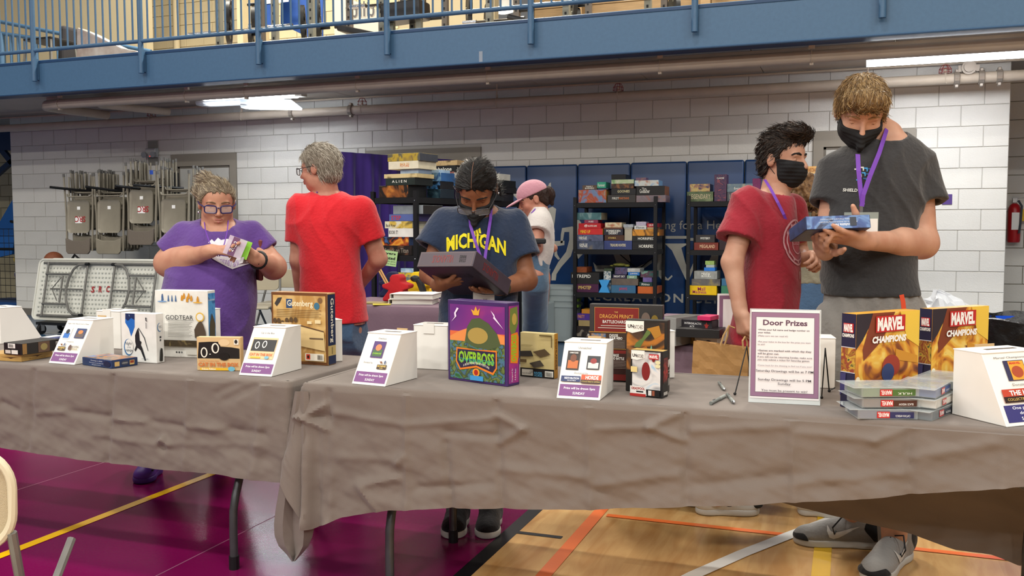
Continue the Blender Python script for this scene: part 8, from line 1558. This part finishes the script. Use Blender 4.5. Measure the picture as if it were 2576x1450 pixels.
# ------------------------------------------------ man in the maroon shirt
def man_maroon():
    P = Person('masked dark-haired man in a maroon t-shirt carrying a paper bag', (1905, 1303), 3.97, (0, 0), (0, 0)); J, O = P.J, P.O
    hd = Head(J(1972, 402, .0), hframe(-FH*.72+RH*.68-ZH*.06, ZH), .238); shN, shF = J(1885, 515, -.06), J(1990, 525, .1); el, wr = J(1842, 660, -.1), J(1862, 782, -.14); elF, wrF = J(2010, 640, .15), J(2012, 655, -.02)
    rows = [(468, 1925, 1968, .06, .02), (482, 1905, 1985, .09, .02), (505, 1878, 1995, .12, .01), (560, 1868, 1997, .15, 0), (640, 1872, 2000, .15, 0), (720, 1862, 2003, .15, 0), (790, 1845, 2006, .155, 0), (868, 1828, 2008, .16, 0)]
    B = P.grid([hd.c, el, wr, elF, O], .25, .005); hd.add(B); hd.ear(B); B.cap(hd.p(0, -.1, -.25), J(1950, 488, .02), .058, .064, .03); B.stack(P.st(rows), .02, -.016); B.cap(shN, el, .05, .044, .03); B.cap(el, wr, .044, .029, .02); B.cap(shF, elF, .048, .042); B.cap(elF, wrF, .04, .03)
    hand(B, wr, J(1872, 838, -.16)-wr, RH*.8+FH*.3, -FH+RH*.2, 1.02, per=[(.9, 1.1, .7)]*4, thumb=-FH*.4+RH*.5-ZH*.8); hand(B, wrF, J(2046, 652, -.08)-wrF, -FH*.6-RH*.2-ZH*.5, ZH, .98, per=[(1.0, 1.2, .8)]*4, thumb=RH*.7+ZH*.4-FH*.5)
    f1, f2 = gz(1800, 1296), gz(2030, 1298); leg_pair(B, [J(1890, 900), J(1955, 900, .1)], [f1+ZH*.08, f2+ZH*.08], (.09, .06, .045)); link('body', B.mesh('body', O), SK4, P.e)
    sh = P.shirt(rows, [(shN, J(1856, 604, -.09), .078, .096, .049), (shF, J(2003, 605, .14), .07, .075, .048)], (J(1954, 440, .0), J(1953, 478, -.01), .066, .074), fabric('maroon_tee', '#8c1426', .08), J(1900, 866), 6.6, amp=.005)
    T = P.grid([J(1900, 860), f1, f2], .22, .012); T.stack(P.st([(855, 1845, 2000, .145, 0), (930, 1845, 2000, .14, 0)]), .02); leg_pair(T, [J(1885, 925), J(1960, 925, .08)], [f1+ZH*.1, f2+ZH*.1], (.11, .08, .062)); link('trousers', T.mesh('trousers', O), fabric('dark_trousers', '#23242b'), P.e)
    hr_ = hd.hair(P.e, O, hairm('dark_hair', '#17120f', '#33261e', (40, 14, 40)), [(-.5, -.36), (-.2, -.32), (-.13, -.08), (-.02, -.06), (.08, -.05), (.1, .1), (.24, .26), (.36, .3), (.6, .36)], (.025, .02, .05), extra=lambda S, h: (S.ell(h.p(.1, .26, .5), np.array((.24, .22, .13))*h.s, h.R, .07*h.s), S.ell(h.p(-.14, .28, .46), np.array((.17, .18, .13))*h.s, h.R, .07*h.s)), amp=.003, fr=40, top=.06); strands(hr_, hd, O, lambda q: np.array((.25, -.3, .15)) if q[2] > .32 else np.array((0, -.6, -.5)), hm2('dark', '#1a1411', '#2c211a', '#3f3026', '#120e0c'), 2800, .032, .001, .004)
    hd.eyes(P.e, O, (-.2, 1, -.05), .42, SK4); hd.brows(P.e, O, mat('brow_black', '#171210', .9), th=.018); hd.mask(P.e, O, -.04, -.54, .02)
    c = J(1990, 610, -.1); W = mat('maroon_print', '#b8868c', .85); dr = nrm(FH*.6-RH*.8)
    axp = nrm(np.cross(dr, ZH)); axp = axp if np.dot(axp, RH) > 0 else -axp
    for r0, r1 in ((.098, .09), (.08, .074), (.05, .045)):
        n = 28; V = [(r0*.8*math.cos(t), r0*math.sin(t)) for t in np.linspace(0, 2*math.pi, n+1)[:-1]]+[(r1*.8*math.cos(t), r1*math.sin(t)) for t in np.linspace(0, 2*math.pi, n+1)[:-1]]; shirt_print(sh, np.array(V), [(i, (i+1) % n, n+(i+1) % n, n+i) for i in range(n)], c-O+ZH*.0, axp, ZH, dr, W, 'crest_ring', .003)
    for k in range(12):
        t = k*math.pi/6; q = np.array([(.083*.8*math.cos(t+a), .083*math.sin(t+a)+b) for a, b in ((-.08, -.004), (.08, -.004), (.08, .005), (-.08, .005))]); shirt_print(sh, q, [(0, 1, 2, 3)], c-O, axp, ZH, dr, W, 'crest_mark', .003)
    text_print(sh, 'COLLEGE', c-O+ZH*.0, axp, ZH, dr, .02, .07, W)
    lanyard(P.e, O, [J(1924, 452, -.03), J(1938, 474, -.1), J(1957, 510, -.14), J(1972, 540, -.15), J(1990, 590, -.12)]); lanyard(P.e, O, [J(1978, 495, -.03), J(1984, 530, -.1), J(1994, 600, -.1), J(1999, 660, -.08), J(2001, 690, -.07)])
    MB().box(tuple(J(2002, 692, -.07)-O), (.02, .05, .03), rz=YA).obj('badge', mat('badge_paper', '#d9d7d2'), P.e)
    M_tr, M_ws = mat('trainer_mix', '#26232a', .6, var=.3, vscale=12), mat('white_sole', '#c9c8c2', .6)
    for k, (a, b) in enumerate(((gz(1752, 1292), gz(1906, 1294)), (gz(2008, 1292), gz(2110, 1300)))):
        o = shoe(P.e, O, a, b, .1, M_ws if k == 0 else M_ws, M_ws); dd = nrm(b-a)
        if k == 0:
            for x_, w__, c__ in ((.42, .09, '#1c171b'), (.86, .06, '#1d2429')): MB().ball(tuple(a+dd*.29*x_+np.array([0, 0, .062 if x_ < .6 else .05])-FH*.028-O), w__/2, 8, sc=(1, .5, .55)).obj('panel', mat('trainer_panel'+c__, c__, .6), o, smooth=True)
    # paper bag: a thing of its own
    bg_ = empty('paper_bag', tuple(gz(1815, 942, TT)), label='brown kraft paper bag with twisted handles held by the man in maroon', cat='bag'); bo = np.array(bg_.location); Db = 3.62
    K = lambda u, v, dd=0: at(u, v, Db+dd)-bo
    F_ = [K(1744, 858), K(1885, 878), K(1878, 1000), K(1738, 990)]; G_ = [K(1752, 856, .1), K(1890, 874, .1), K(1880, 998, .1), K(1742, 986, .1)]; nb_ = 8; fr_, bk_ = [], []
    rg = np.random.RandomState(9)
    for Q, out in ((F_, fr_), (G_, bk_)):
        for j in range(nb_+1):
            for i in range(nb_+1):
                a, b = i/nb_, j/nb_; out.append(Q[0]*(1-a)*(1-b)+Q[1]*a*(1-b)+Q[2]*a*b+Q[3]*(1-a)*b+FH*rg.uniform(-.004, .004))
    mb = MB(); q = [(j*(nb_+1)+i, (j+1)*(nb_+1)+i, (j+1)*(nb_+1)+i+1, j*(nb_+1)+i+1) for j in range(nb_) for i in range(nb_)]; mb.add(fr_, q); mb.add(bk_, [tuple(reversed(f)) for f in q]); N_ = (nb_+1)**2
    for i in range(nb_):
        for a, b in (((i*(nb_+1)), ((i+1)*(nb_+1))), ((i*(nb_+1)+nb_), ((i+1)*(nb_+1)+nb_)), ((nb_*(nb_+1)+i), (nb_*(nb_+1)+i+1))): mb.f.append((a, b, N_+b, N_+a)); mb.m.append(0)
    mb.obj('bag_body', mat('kraft_paper', '#a67c4a', .75, var=.06, vscale=30, bump=.2, bscale=60), bg_)
    for a, b, dd in ((1812, 1828, 0), (1822, 1838, .05)): MB().tube([tuple(K(*q)) for q in ((a, 872, dd), (a+8, 845, dd), (1834, 820, dd*.5), (1848, 826, dd*.5))], .004, 6).obj('handle', mat('kraft_cord', '#b08a5a', .8), bg_, smooth=True)
    MB().tube([tuple(K(*q)) for q in ((1870, 880, 0), (1868, 858, 0), (1874, 848, .01), (1880, 862, .02), (1879, 880, .02))], .004, 6).obj('handle', mat('kraft_cord', '#b08a5a'), bg_, smooth=True)
man_maroon()
# ------------------------------------------------ tall man in the charcoal shirt
def man_tall():
    P = Person('tall masked man in a charcoal t-shirt and grey shorts reading a blue box', (2190, 1410), 3.42, (0, 0), (0, 0)); J, O = P.J, P.O
    hd = Head(J(2166, 282, -.04), hframe(-FH*.78-RH*.2-ZH*.58, ZH-FH*.3), .245)
    shR, shL = J(2112, 430, .06), J(2305, 425, .04); elR, elL = J(2080, 615, .02), J(2320, 612, .0); wrR, wrL = J(2075, 632, -.2), J(2172, 606, -.28)
    rows = [(322, 2196, 2252, .06, .05), (342, 2168, 2290, .09, .05), (368, 2125, 2325, .12, .04), (410, 2095, 2325, .135, .03), (480, 2084, 2312, .14, .02), (560, 2080, 2300, .14, .01), (640, 2076, 2300, .14, 0), (700, 2076, 2300, .145, 0), (745, 2074, 2306, .15, 0)]
    B = P.grid([hd.c, elR, elL, wrR, O, gz(2240, 1440)], .25, .005); hd.add(B); hd.ear(B); B.cap(hd.p(0, -.14, -.2), J(2226, 345, .05), .06, .066, .03); B.stack(P.st(rows), .02, -.016)
    B.cap(shR, elR, .055, .046, .03); B.cap(elR, wrR, .046, .03, .025); B.cap(shL, elL, .057, .052, .03); B.cap(elL, wrL, .05, .031, .025); B.cap(elL, elL*.6+wrL*.4, .05, .047, .03)
    hand(B, wrL, J(2085, 588, -.34)-wrL, ZH*.75+FH*.35, -FH*.5+ZH*.5, 1.05, per=[(.0, .15, .2), (-.05, .15, .2), (-.1, .12, .2), (-.1, .1, .2)], spread=.07, thumb=-RH*.35+ZH*.9-FH*.2, tc=(.1, .1)); hand(B, wrR, J(2050, 590, -.34)-wrR, RH*.7+ZH*.5, -FH, 1.0, (.2, .4, .3))
    f1, f2 = gz(2150, 1370), gz(2248, 1415); leg_pair(B, [J(2130, 800), J(2250, 800)], [f1+ZH*.08, f2+ZH*.08], (.09, .065, .045)); link('body', B.mesh('body', O), SK4, P.e)
    sh = P.shirt(rows, [(shR, J(2092, 516, .04), .08, .086, .055), (shL, J(2322, 512, .02), .082, .092, .057)], (J(2214, 300, .02), J(2228, 332, .0), .068, .078), fabric('charcoal_tee', '#2b2a2b', .12), J(2190, 741), 7.7, amp=.0055)
    T = P.grid([J(2190, 730), J(2130, 1080), J(2260, 1080)], .2, .007); T.stack(P.st([(728, 2082, 2300, .14, 0), (760, 2076, 2310, .145, 0), (860, 2068, 2318, .15, 0)]), .02)
    for u in (2130, 2255): T.cap(J(u, 840), J(u, 1060), .135, .125, .03)
    T.field(lambda Q: .004*np.sin((Q[:, 0]*RH[0]+Q[:, 1]*RH[1])*120+3*np.sin(Q[:, 2]*6))); shorts = link('shorts', T.mesh('shorts', O), fabric('grey_shorts', '#77736e', .06), P.e)
    lanyard(P.e, O, [J(2268, 742, -.2), J(2272, 760, -.2), J(2276, 800, -.2)], mat('orange_stripe', '#c9411c', .6), .016, 'drawstring')
    for f in (f1, f2): B2 = P.grid([f], .16, .006); B2.cap(f+ZH*.06+FH*.03, f+ZH*.2+FH*.05, .045, .048, .02); link('sock', B2.mesh('sock', O), fabric('grey_sock', '#7d7f80'), P.e)
    def fringe(S, h): S.ell(h.p(0, .3, .36), np.array((.3, .14, .16))*h.s, h.R, .08*h.s)
    hr_ = hd.hair(P.e, O, hairm('sandy_hair', '#7d6445', '#a08358', (50, 40, 10)), [(-.5, -.34), (-.2, -.3), (-.13, -.08), (-.02, -.06), (.08, -.06), (.12, .08), (.26, .2), (.4, .24), (.6, .28)], (.035, .035, .04), extra=fringe, amp=.003, fr=50); strands(hr_, hd, O, lambda q: (q-np.array((.05, -.3, .5)))*np.array((1, 1, 1.3)), hm2('sand', '#8a6f4c', '#6f5638', '#a68a5f', '#5c4830'), 3600, .026, .001, .0035)
    hd.eyes(P.e, O, (0, 1, -.5), .8, SK4); hd.brows(P.e, O, mat('brow_sand', '#8a6a48', .9)); hd.mask(P.e, O, -.1, -.52, -.02, peak=.02)
    # chevron logo and name on the chest
    c = J(2200, 440, -.25); sc = 3.25/F; W = mat('tee_white', '#c9c7c0', .8); Bl = mat('tee_blue', '#3f8fc4', .8); Dk = mat('tee_dkblue', '#2f5a8a', .8)
    for u, v, m_ in ((2196, 417, W), (2207, 413, W), (2216, 415, Bl), (2226, 417, Dk), (2210, 427, Bl), (2220, 430, Dk), (2200, 431, W), (2198, 445, Bl), (2212, 442, Dk), (2201, 456, Dk)):
        q = np.array([(0, 0), (.013, 0), (.013, -.013), (.0085, -.016), (.0085, -.0055), (0, -.0045)])+np.array([(u-2200)*sc, (440-v)*sc]); shirt_print(sh, q, [tuple(range(6))], c-O, RH, ZH, FH, m_, 'logo_mark', .003)
    text_print(sh, 'SHIELD AI', c-O+ZH*((440-473)*sc)+RH*((2190-2200)*sc), RH*.995-ZH*.08, ZH, FH, .012, .058, W, shear=.2, bold=.03)
    lanyard(P.e, O, [J(2158, 388, -.15), J(2160, 430, -.17), J(2165, 480, -.18), J(2170, 515, -.185)], wd=.016); lanyard(P.e, O, [J(2237, 305, .05), J(2228, 335, -.06), J(2212, 385, -.13), J(2190, 440, -.17), J(2172, 490, -.185), J(2168, 520, -.185)], wd=.016)
    MB().box(tuple(J(2166, 530, -.19)-O), (.01, .008, .03), rz=YA).obj('clip', M_chrome, P.e)
    q = J(2166, 572, -.2); bd = MB().box((0, 0, 0), (.115, .004, .105), rz=YA-.15).obj('badge', mat('badge_clear', '#a8b0a8', .1, alpha=.5), P.e, loc=tuple(q-O)); MB().box((.01, -.003, -.01), (.09, .002, .08), rz=YA-.15).obj('badge_sheet', mat('badge_paper', '#d9d7d2'), bd)
    # shoes with laces and a curved mark
    M_gy, M_sl = fabric('grey_mesh_shoe', '#8f8e8c', .06), mat('white_sole', '#c9c8c2', .6)
    for k, (a, b) in enumerate(((gz(2212, 1376), gz(2000, 1366)), (gz(2278, 1400)+FH*.02, gz(2188, 1468)))):
        o = shoe(P.e, O, a, b, .112, M_gy, M_sl, hi=.02); d = nrm(b-a); L = np.linalg.norm(b-a); sd = np.array([d[1], -d[0], 0.])
        if np.dot(sd, FH) > 0: sd = -sd
        SD = SDF(np.minimum(a, b)-.1, np.maximum(a, b)+.1+ZH*.08, .004); SD.ell(a+d*L*.1+ZH*.075, (.058, .058, .07), None, .02); SD.cap(a+d*L*.12+ZH*.09, a+d*L*.36+ZH*.07, .05, .046, .02); SD.plane(a+d*L*.34, nrm(d+ZH*.4)); SD.plane(a+ZH*.03, -ZH); link('heel_panel', SD.mesh('heel_panel', O), fabric('black_shoe', '#17171a'), o)
        SD = SDF(np.minimum(a, b)-.1, np.maximum(a, b)+.1+ZH*.04, .004); R_ = np.stack([sd, d, ZH], 1); SD.ell(a+d*L*.84+ZH*.03, (.06, L*.19, .035), R_, .02); SD.plane(a+d*L*.82, -nrm(d-ZH*.5)); SD.plane(a+ZH*.026, -ZH); link('toe_cap', SD.mesh('toe_cap', O), fabric('black_shoe', '#17171a'), o)
        for j in range(5):
            m_ = a+d*L*(.36+.06*j)+ZH*(.108-.008*j); lace(o, O, [m_-sd*.03-ZH*.012, m_+ZH*.006, m_+sd*.03-ZH*.012], r=.0035)
        m_ = a+d*L*.38+ZH*.11; lace(o, O, [m_, m_+sd*.05+ZH*.02+d*.03, m_+sd*.07-ZH*.02+d*.07, m_+sd*.055-ZH*.05+d*.06, m_+d*.02], r=.003)
        sw = np.array([(-.06, .03), (-.05, .012), (-.035, .006), (.06, .035), (-.02, -.012), (-.04, -.018), (-.056, -.012), (-.064, .01)]); sw[:, 0] *= 1
        axs = -d if np.dot(-d, RH) > 0 else d; shirt_print(o, sw, [tuple(range(8))], a+d*L*.45+ZH*.058-O, axs, ZH, -sd, mat('swoosh_white', '#d0cfcb', .6), 'shoe_mark', .004)
    # the blue box in his hands
    A, B_, C_ = J(2026, 545, -.36), J(2188, 540, -.36), J(2027, 572, -.36); ax = nrm(B_-A); W_ = np.linalg.norm(B_-A); ay = nrm(FH*.95+ZH*-.22+RH*.12); ay = nrm(ay-ax*np.dot(ay, ax)); az = np.cross(ax, ay); hgt = .045; D_ = .19; cen = (A+B_)/2-az*hgt/2+ay*D_/2
    bx = MB().box((0, 0, 0), (W_, D_, hgt)).obj('game_box', [mat('blue_glow_card', '#22345f', .35, var=.5, vscale=18)], loc=tuple(cen), bevel=.0015, label='dark blue game box with upside-down print held by the tall man', cat='board game'); bx.rotation_euler = Matrix((ax, ay, az)).transposed().to_euler()
    prt(bx, None, [('r', .01, .02, .99, .98, art('gods_front', ['#1f2c55', '#2f4a86', '#5d7fb0', '#1a2245'], 14, seed=17)), ('t', 'Available Now!', .55, .3, .18, .34, '#e2e6ee', {'rot': math.pi, 'bold': .02}), ('t', 'A Sequel to the Award-Winning Storyteller!', .5, .52, .13, .6, '#d5dae6', {'rot': math.pi}), ('t', 'New Villains, Characters, and Locations!', .5, .72, .13, .56, '#d5dae6', {'rot': math.pi}), ('r', .68, .2, .78, .85, '#2a2f3c')], fr=((-W_/2, -D_/2, -hgt/2), (1, 0, 0), (0, 0, 1), W_, hgt))
    prt(bx, None, [('r', .01, .01, .99, .99, art('gods_under', ['#131a33', '#22345f', '#0f1428'], 10, seed=19))], fr=((-W_/2, D_/2, -hgt/2), (1, 0, 0), (0, -1, 0), W_, D_))
man_tall()
# ================================================================== UPPER GYM FLOOR
UF = 3.13
wu = MB().box2((-16, 14.4, UF), (-5.6, 14.6, 8.4)).obj('wall_upper_left', M_beigej, kind='structure')
_ub = MB().box((0, 0, 0), (.3984, .03, .1962)).mesh('block', bevel=.003); _ub.materials.append(M_beige)
for r in range(18, 29):
    for i in range(26):
        x = -15.9+.4064*(i+.5*(r % 2))
        u_ = 1288+F*np.dot(np.array([x, 14.4, CH*(r+.5)])-CAM, RT)/np.dot(np.array([x, 14.4, CH*(r+.5)])-CAM, FW)
        if -40 < u_ < 1010: link('block', _ub, M_beige, wu, (x, 14.39, CH*(r+.5)))
M_timber = mat('pale_timber', '#a98d66', .6, var=.12, vscale=3, stretch=(1, 1, 14))
wt_ = MB().box2((-5.6, 16.2, UF), (7, 16.4, 8.4)).obj('wall_upper_right', mat('timber_gap', '#7a6547', .8), kind='structure')
pl_ = MB().box((0, 0, 0), (12.4, .03, .19)).mesh('plank', bevel=.004); pl_.materials.append(M_timber)
for k in range(16): link('plank', pl_, M_timber, wt_, (.7, 16.19, UF+1.4+.2*k))
cu = MB().box2((-16, 8.5, 8.4), (7, 16.4, 8.5)).obj('ceiling_upper', M_timber, kind='structure')
for x in (-4.6, -2.4, -.2, 2.0): MB().box2((x, 15.6, UF+1.2), (x+.16, 15.8, 8.4)).obj('timber_beam', M_timber, cu)
MB().box2((-10.1, 13.6, UF), (-9.98, 14.4, 8)).obj('trim_1', M_beige, kind='structure'); 
pc = gy(443, 60, 14.2); MB().cyl((pc[0], 14.2, UF), (pc[0], 14.2, 8), .06).obj('downpipe', M_beige, smooth=True, label='cream vertical pipe against the upper beige wall', cat='pipe')
M_rack = mat('rack_grey', '#85857a', .45, metal=.3); M_plate = mat('iron_plate', '#18191b', .5)
def upright(e, x, y, dark=False):
    MB().box2((x-.035, y-.035, 0), (x+.035, y+.035, 2.4)).obj('upright', M_rack if not dark else mat('rack_brown', '#6a635c', .5), e)
    for k in range(12): MB().box((x, y-.036, .25+k*.1), (.022, .004, .03)).obj('slot', M_black, e)
def prack(u0, u1, label, y=9.75, dp=.9):
    x0, x1 = gy(u0, 60, y)[0], gy(u1, 60, y)[0]; e = empty('power_rack', ((x0+x1)/2, y, UF), label=label, cat='gym rack', group='power racks on the upper floor'); h = (x1-x0)/2
    for x in (-h, h):
        upright(e, x, 0); upright(e, x, dp, True); MB().box2((x-.03, 0, .05), (x+.03, dp, .11)).obj('base_rail', M_rack, e); MB().box2((x-.03, 0, 2.34), (x+.03, dp, 2.4)).obj('top_rail', M_rack, e)
    MB().box2((-h, dp-.03, 1.9), (h, dp+.03, 1.97)).obj('rear_beam', M_rack, e)
    for s_ in (-1, 1):
        for z in (.35, .75, 1.15): MB().cyl((s_*h, dp, z), (s_*(h+.22), dp, z), .022).obj('plate_peg', M_black, e)
    return e
prack(552, 692, 'power rack standing behind the railing over the doors'); prack(785, 962, 'power rack behind the railing beside the white banner'); prack(1040, 1232, 'power rack behind the railing over the navy pads'); prack(1425, 1630, 'power rack behind the railing nearest the timber wall')
def plate(u, v, r, y, label, k):
    q = gy(u, v, y); e = empty('weight_plate', (q[0], y, q[2]), .5, label=label, cat='weight plate', group='iron plates on the upper racks')
    n = 24; MB().loft([[(x_, rr*math.cos(t), rr*math.sin(t)) for t in np.linspace(0, 2*math.pi, n+1)[:-1]] for x_, rr in ((-.02, r*.88), (-.025, r), (.025, r), (.02, r*.88), (.006, r*.8), (.006, r*.4), (.03, r*.25))]).obj('disc', M_plate, e, smooth=True)
    for j in range(3): t = j*2.094; MB().cyl((.03, r*.6*math.cos(t), r*.6*math.sin(t)), (-.03, r*.6*math.cos(t), r*.6*math.sin(t)), r*.13, n=12).obj('grip_hole', M_rack, e)
PLT = [(578, 38, .2), (640, 50, .18), (576, 78, .18), (632, 92, .17), (762, 52, .2), (800, 38, .22), (765, 84, .18), (803, 74, .17), (1012, 20, .2), (1180, 18, .2), (1226, 48, .18), (1180, 62, .17), (1440, 14, .2), (1450, 50, .14), (1695, 22, .17)]
for k, (u, v, r) in enumerate(PLT): plate(u, v, r, 10.7, 'iron weight plate on a peg of the %s power rack' % ['doors-side', 'banner-side', 'pad-side', 'timber-side'][0 if u < 700 else 1 if u < 900 else 2 if u < 1300 else 3], k)
def barbell(u0, v0, u1, v1, y, label):
    a, b = gy(u0, v0, y), gy(u1, v1, y); e = empty('barbell', tuple(a), label=label, cat='barbell', group='barbells racked on the upper floor'); d = b-a
    MB().cyl((0, 0, 0), tuple(d), .014).obj('shaft', mat('bar_dark', '#4a4641', .3, metal=.8), e, smooth=True)
    MB().cyl((0, 0, 0), tuple(d*.22), .026).obj('sleeve', M_chrome, e, smooth=True); MB().cyl(tuple(d*.78), tuple(d), .026).obj('sleeve', M_chrome, e, smooth=True)
barbell(475, 88, 735, 64, 9.68, 'barbell resting on the doors-side power rack'); barbell(880, 18, 1070, 2, 9.68, 'barbell resting on the banner-side power rack'); barbell(1330, 14, 1640, -10, 9.68, 'barbell resting on the timber-side power rack'); barbell(1165, 58, 1320, 46, 9.9, 'bare bar standing low behind the pad-side rack')
def bench(u, v, w_, d_, t_, y, rx, label):
    q = gy(u, v, y); e = empty('weight_bench', (q[0], y, UF), label=label, cat='bench', group='weight benches upstairs'); z = q[2]-UF
    MB().box((0, 0, z), (w_, d_, t_), R=Matrix.Rotation(rx, 3, 'Y')).obj('pad', mat('bench_vinyl', '#161518', .35), e, bevel=.02, segs=2)
    for x in (-w_*.35, w_*.35): MB().box2((x-.03, -.03, 0), (x+.03, .03, z)).obj('leg', M_rack, e); MB().box2((x-.03, -.25, 0), (x+.03, .25, .05)).obj('foot', M_rack, e)
bench(1020, 32, .5, .3, .2, 9.6, -.06, 'black padded bench standing upright-on-legs over the drape'); bench(935, 90, .75, .3, .07, 9.3, .25, 'black inclined bench behind the railing post'); bench(1345, 62, .55, .3, .06, 9.4, .3, 'black bench end showing behind the railing over the pads')
# banners on the wall
def banner(pts, y, m, name, label): P = [gy(u, v, y) for u, v in pts]; o = MB().add(P+[p+np.array([0, .02, 0]) for p in P], [(3, 2, 1, 0), (4, 5, 6, 7), (0, 1, 5, 4), (1, 2, 6, 5), (2, 3, 7, 6), (3, 0, 4, 7)]).obj(name, m, label=label, cat='banner', group='banners upstairs'); return o, P
M_bb = mat('banner_blue', '#1f4488', .5, var=.15, vscale=4)
o, P = banner([(654, 60), (700, 66), (700, -60), (654, -60)], 12.6, M_bb, 'banner', 'blue banner with white text bars, nearer the doors-side rack'); decal([(rect(.05, .42, .6, .5), M_wht), (rect(.05, .3, .55, .36), M_wht)], o, P[0], (1, 0, 0), (0, 0, 1), .01, 'printed_panel')
o, P = banner([(706, 60), (812, 112), (812, -60), (706, -60)], 12.9, M_bb, 'banner', 'wide blue banner behind the plates, with a pale edge')
o, P = banner([(842, 98), (960, 100), (960, 30), (838, -20)], 12.4, mat('banner_white', '#b9b3a8', .6), 'banner', 'white banner seen from behind with mirrored lettering')
lettering([('Intramural Services', .42, .95, .16, .9, M_ink, {'flip': 1}), ('Utility', .55, .38, .3, .7, M_ink, {'flip': 1})], o, P[0], (1, 0, -.02), (0, 0, 1), .012)
# stool, office chair, snack bag by the stair rail
q = gy(128, 130, 9.9); e = empty('step_stool', (q[0], 9.9, UF), label='black topped metal step stool on the balcony', cat='stool'); z = gy(128, 105, 9.9)[2]-UF
for s_ in (-1, 1):
    for y_ in (-.2, .2): MB().cyl((s_*.28, y_*1.3, 0), (s_*.22, y_, z), .016).obj('leg', M_greysteel, e, smooth=True)
for zz in (z, z*.45): MB().box((0, 0, zz), (.5 if zz == z else .55, .46, .03)).obj('tread', M_black, e, bevel=.006)
q = gy(180, 120, 10.6); e = empty('office_chair', (q[0], 10.6, UF), label='dark office chair back behind the balcony railing', cat='chair'); MB().box((0, 0, .75), (.12, .42, .62), R=Matrix.Rotation(.1, 3, 'Y')).obj('backrest', mat('chair_char', '#2b2a2e', .8), e, bevel=.05, segs=3); MB().box((.2, 0, .42), (.42, .44, .08)).obj('seat', mat('chair_char', '#2b2a2e'), e, bevel=.03, segs=2); MB().cyl((.2, 0, .05), (.2, 0, .4), .03).obj('column', M_black, e); MB().box((.2, 0, .04), (.5, .06, .04)).obj('base', M_black, e)
P = [gy(u, v, 8.75) for u, v in ((190, 150), (350, 140), (345, 128), (305, 120), (228, 82), (192, 68))]; c_ = np.mean(P, 0); P[0][2] = P[1][2] = UF+.004
sb = MB().add(P+[p+np.array([0, .15, 0]) for p in P], [tuple(range(6)), tuple(reversed(range(6, 12)))]+[(i, 6+i, 6+(i+1) % 6, (i+1) % 6) for i in range(6)]).obj('vinyl_sign', mat('sign_vinyl', '#c9c0b8', .4, col2='#a8968c', vscale=6), bevel=.02, segs=2, label='crumpled vinyl sign with orange and blue lettering leaning on the balcony', cat='sign')
dl = nrm_ = (P[1]-P[0])/np.linalg.norm(P[1]-P[0])
lettering([("PLUS STAR", .36, .125, .05, .34, mat('sign_orange', '#d8701f', .5), {'bold': .03}), ('NUTRITION', .36, .055, .07, .36, mat('sign_blue', '#3f9fd0', .5), {'bold': .04})], sb, P[0], tuple(dl), (0, 0, 1), .03)
# stair hand rails up on the balcony
hr = empty('stair_handrail', (gy(60, 90, 11)[0], 11.0, UF), label='blue sloping stair handrail on the balcony behind the main railing', cat='railing'); ho = np.array(hr.location)
for (u0, v0, u1, v1) in ((2, 55, 380, 130), (2, 84, 380, 138)): MB().cyl(tuple(gy(u0, v0, 11)-ho), tuple(gy(u1, v1, 11)-ho), .03).obj('rail', M_blue, hr, smooth=True)
for u in (4, 27, 45, 62, 92, 145): a = gy(u, 84+(u-2)*.14, 11); MB().cyl(tuple(a-ho), (a[0]-ho[0], 0, 0), .022 if u > 4 else .05).obj('baluster', M_blue, hr, smooth=True)
ld = empty('pendant_light', tuple(gy(1265, 24, 15)), label='white dome pendant light glowing above the upper racks', cat='light fixture'); MB().lathe([(.26, 0), (.25, .05), (.18, .2), (.08, .28)], (0, 0, 0), 20).obj('shade', mat('dome_white', '#c9c9c6', .5), ld, smooth=True); MB().lathe([(.24, -.01), (.1, -.06), (.02, -.07)], (0, 0, 0), 20).obj('lens', mat('dome_lens', '#fff4dd', .4, emit=6), ld, smooth=True); MB().cyl((0, 0, .28), (0, 0, 2.5), .012).obj('cord', M_black, ld)
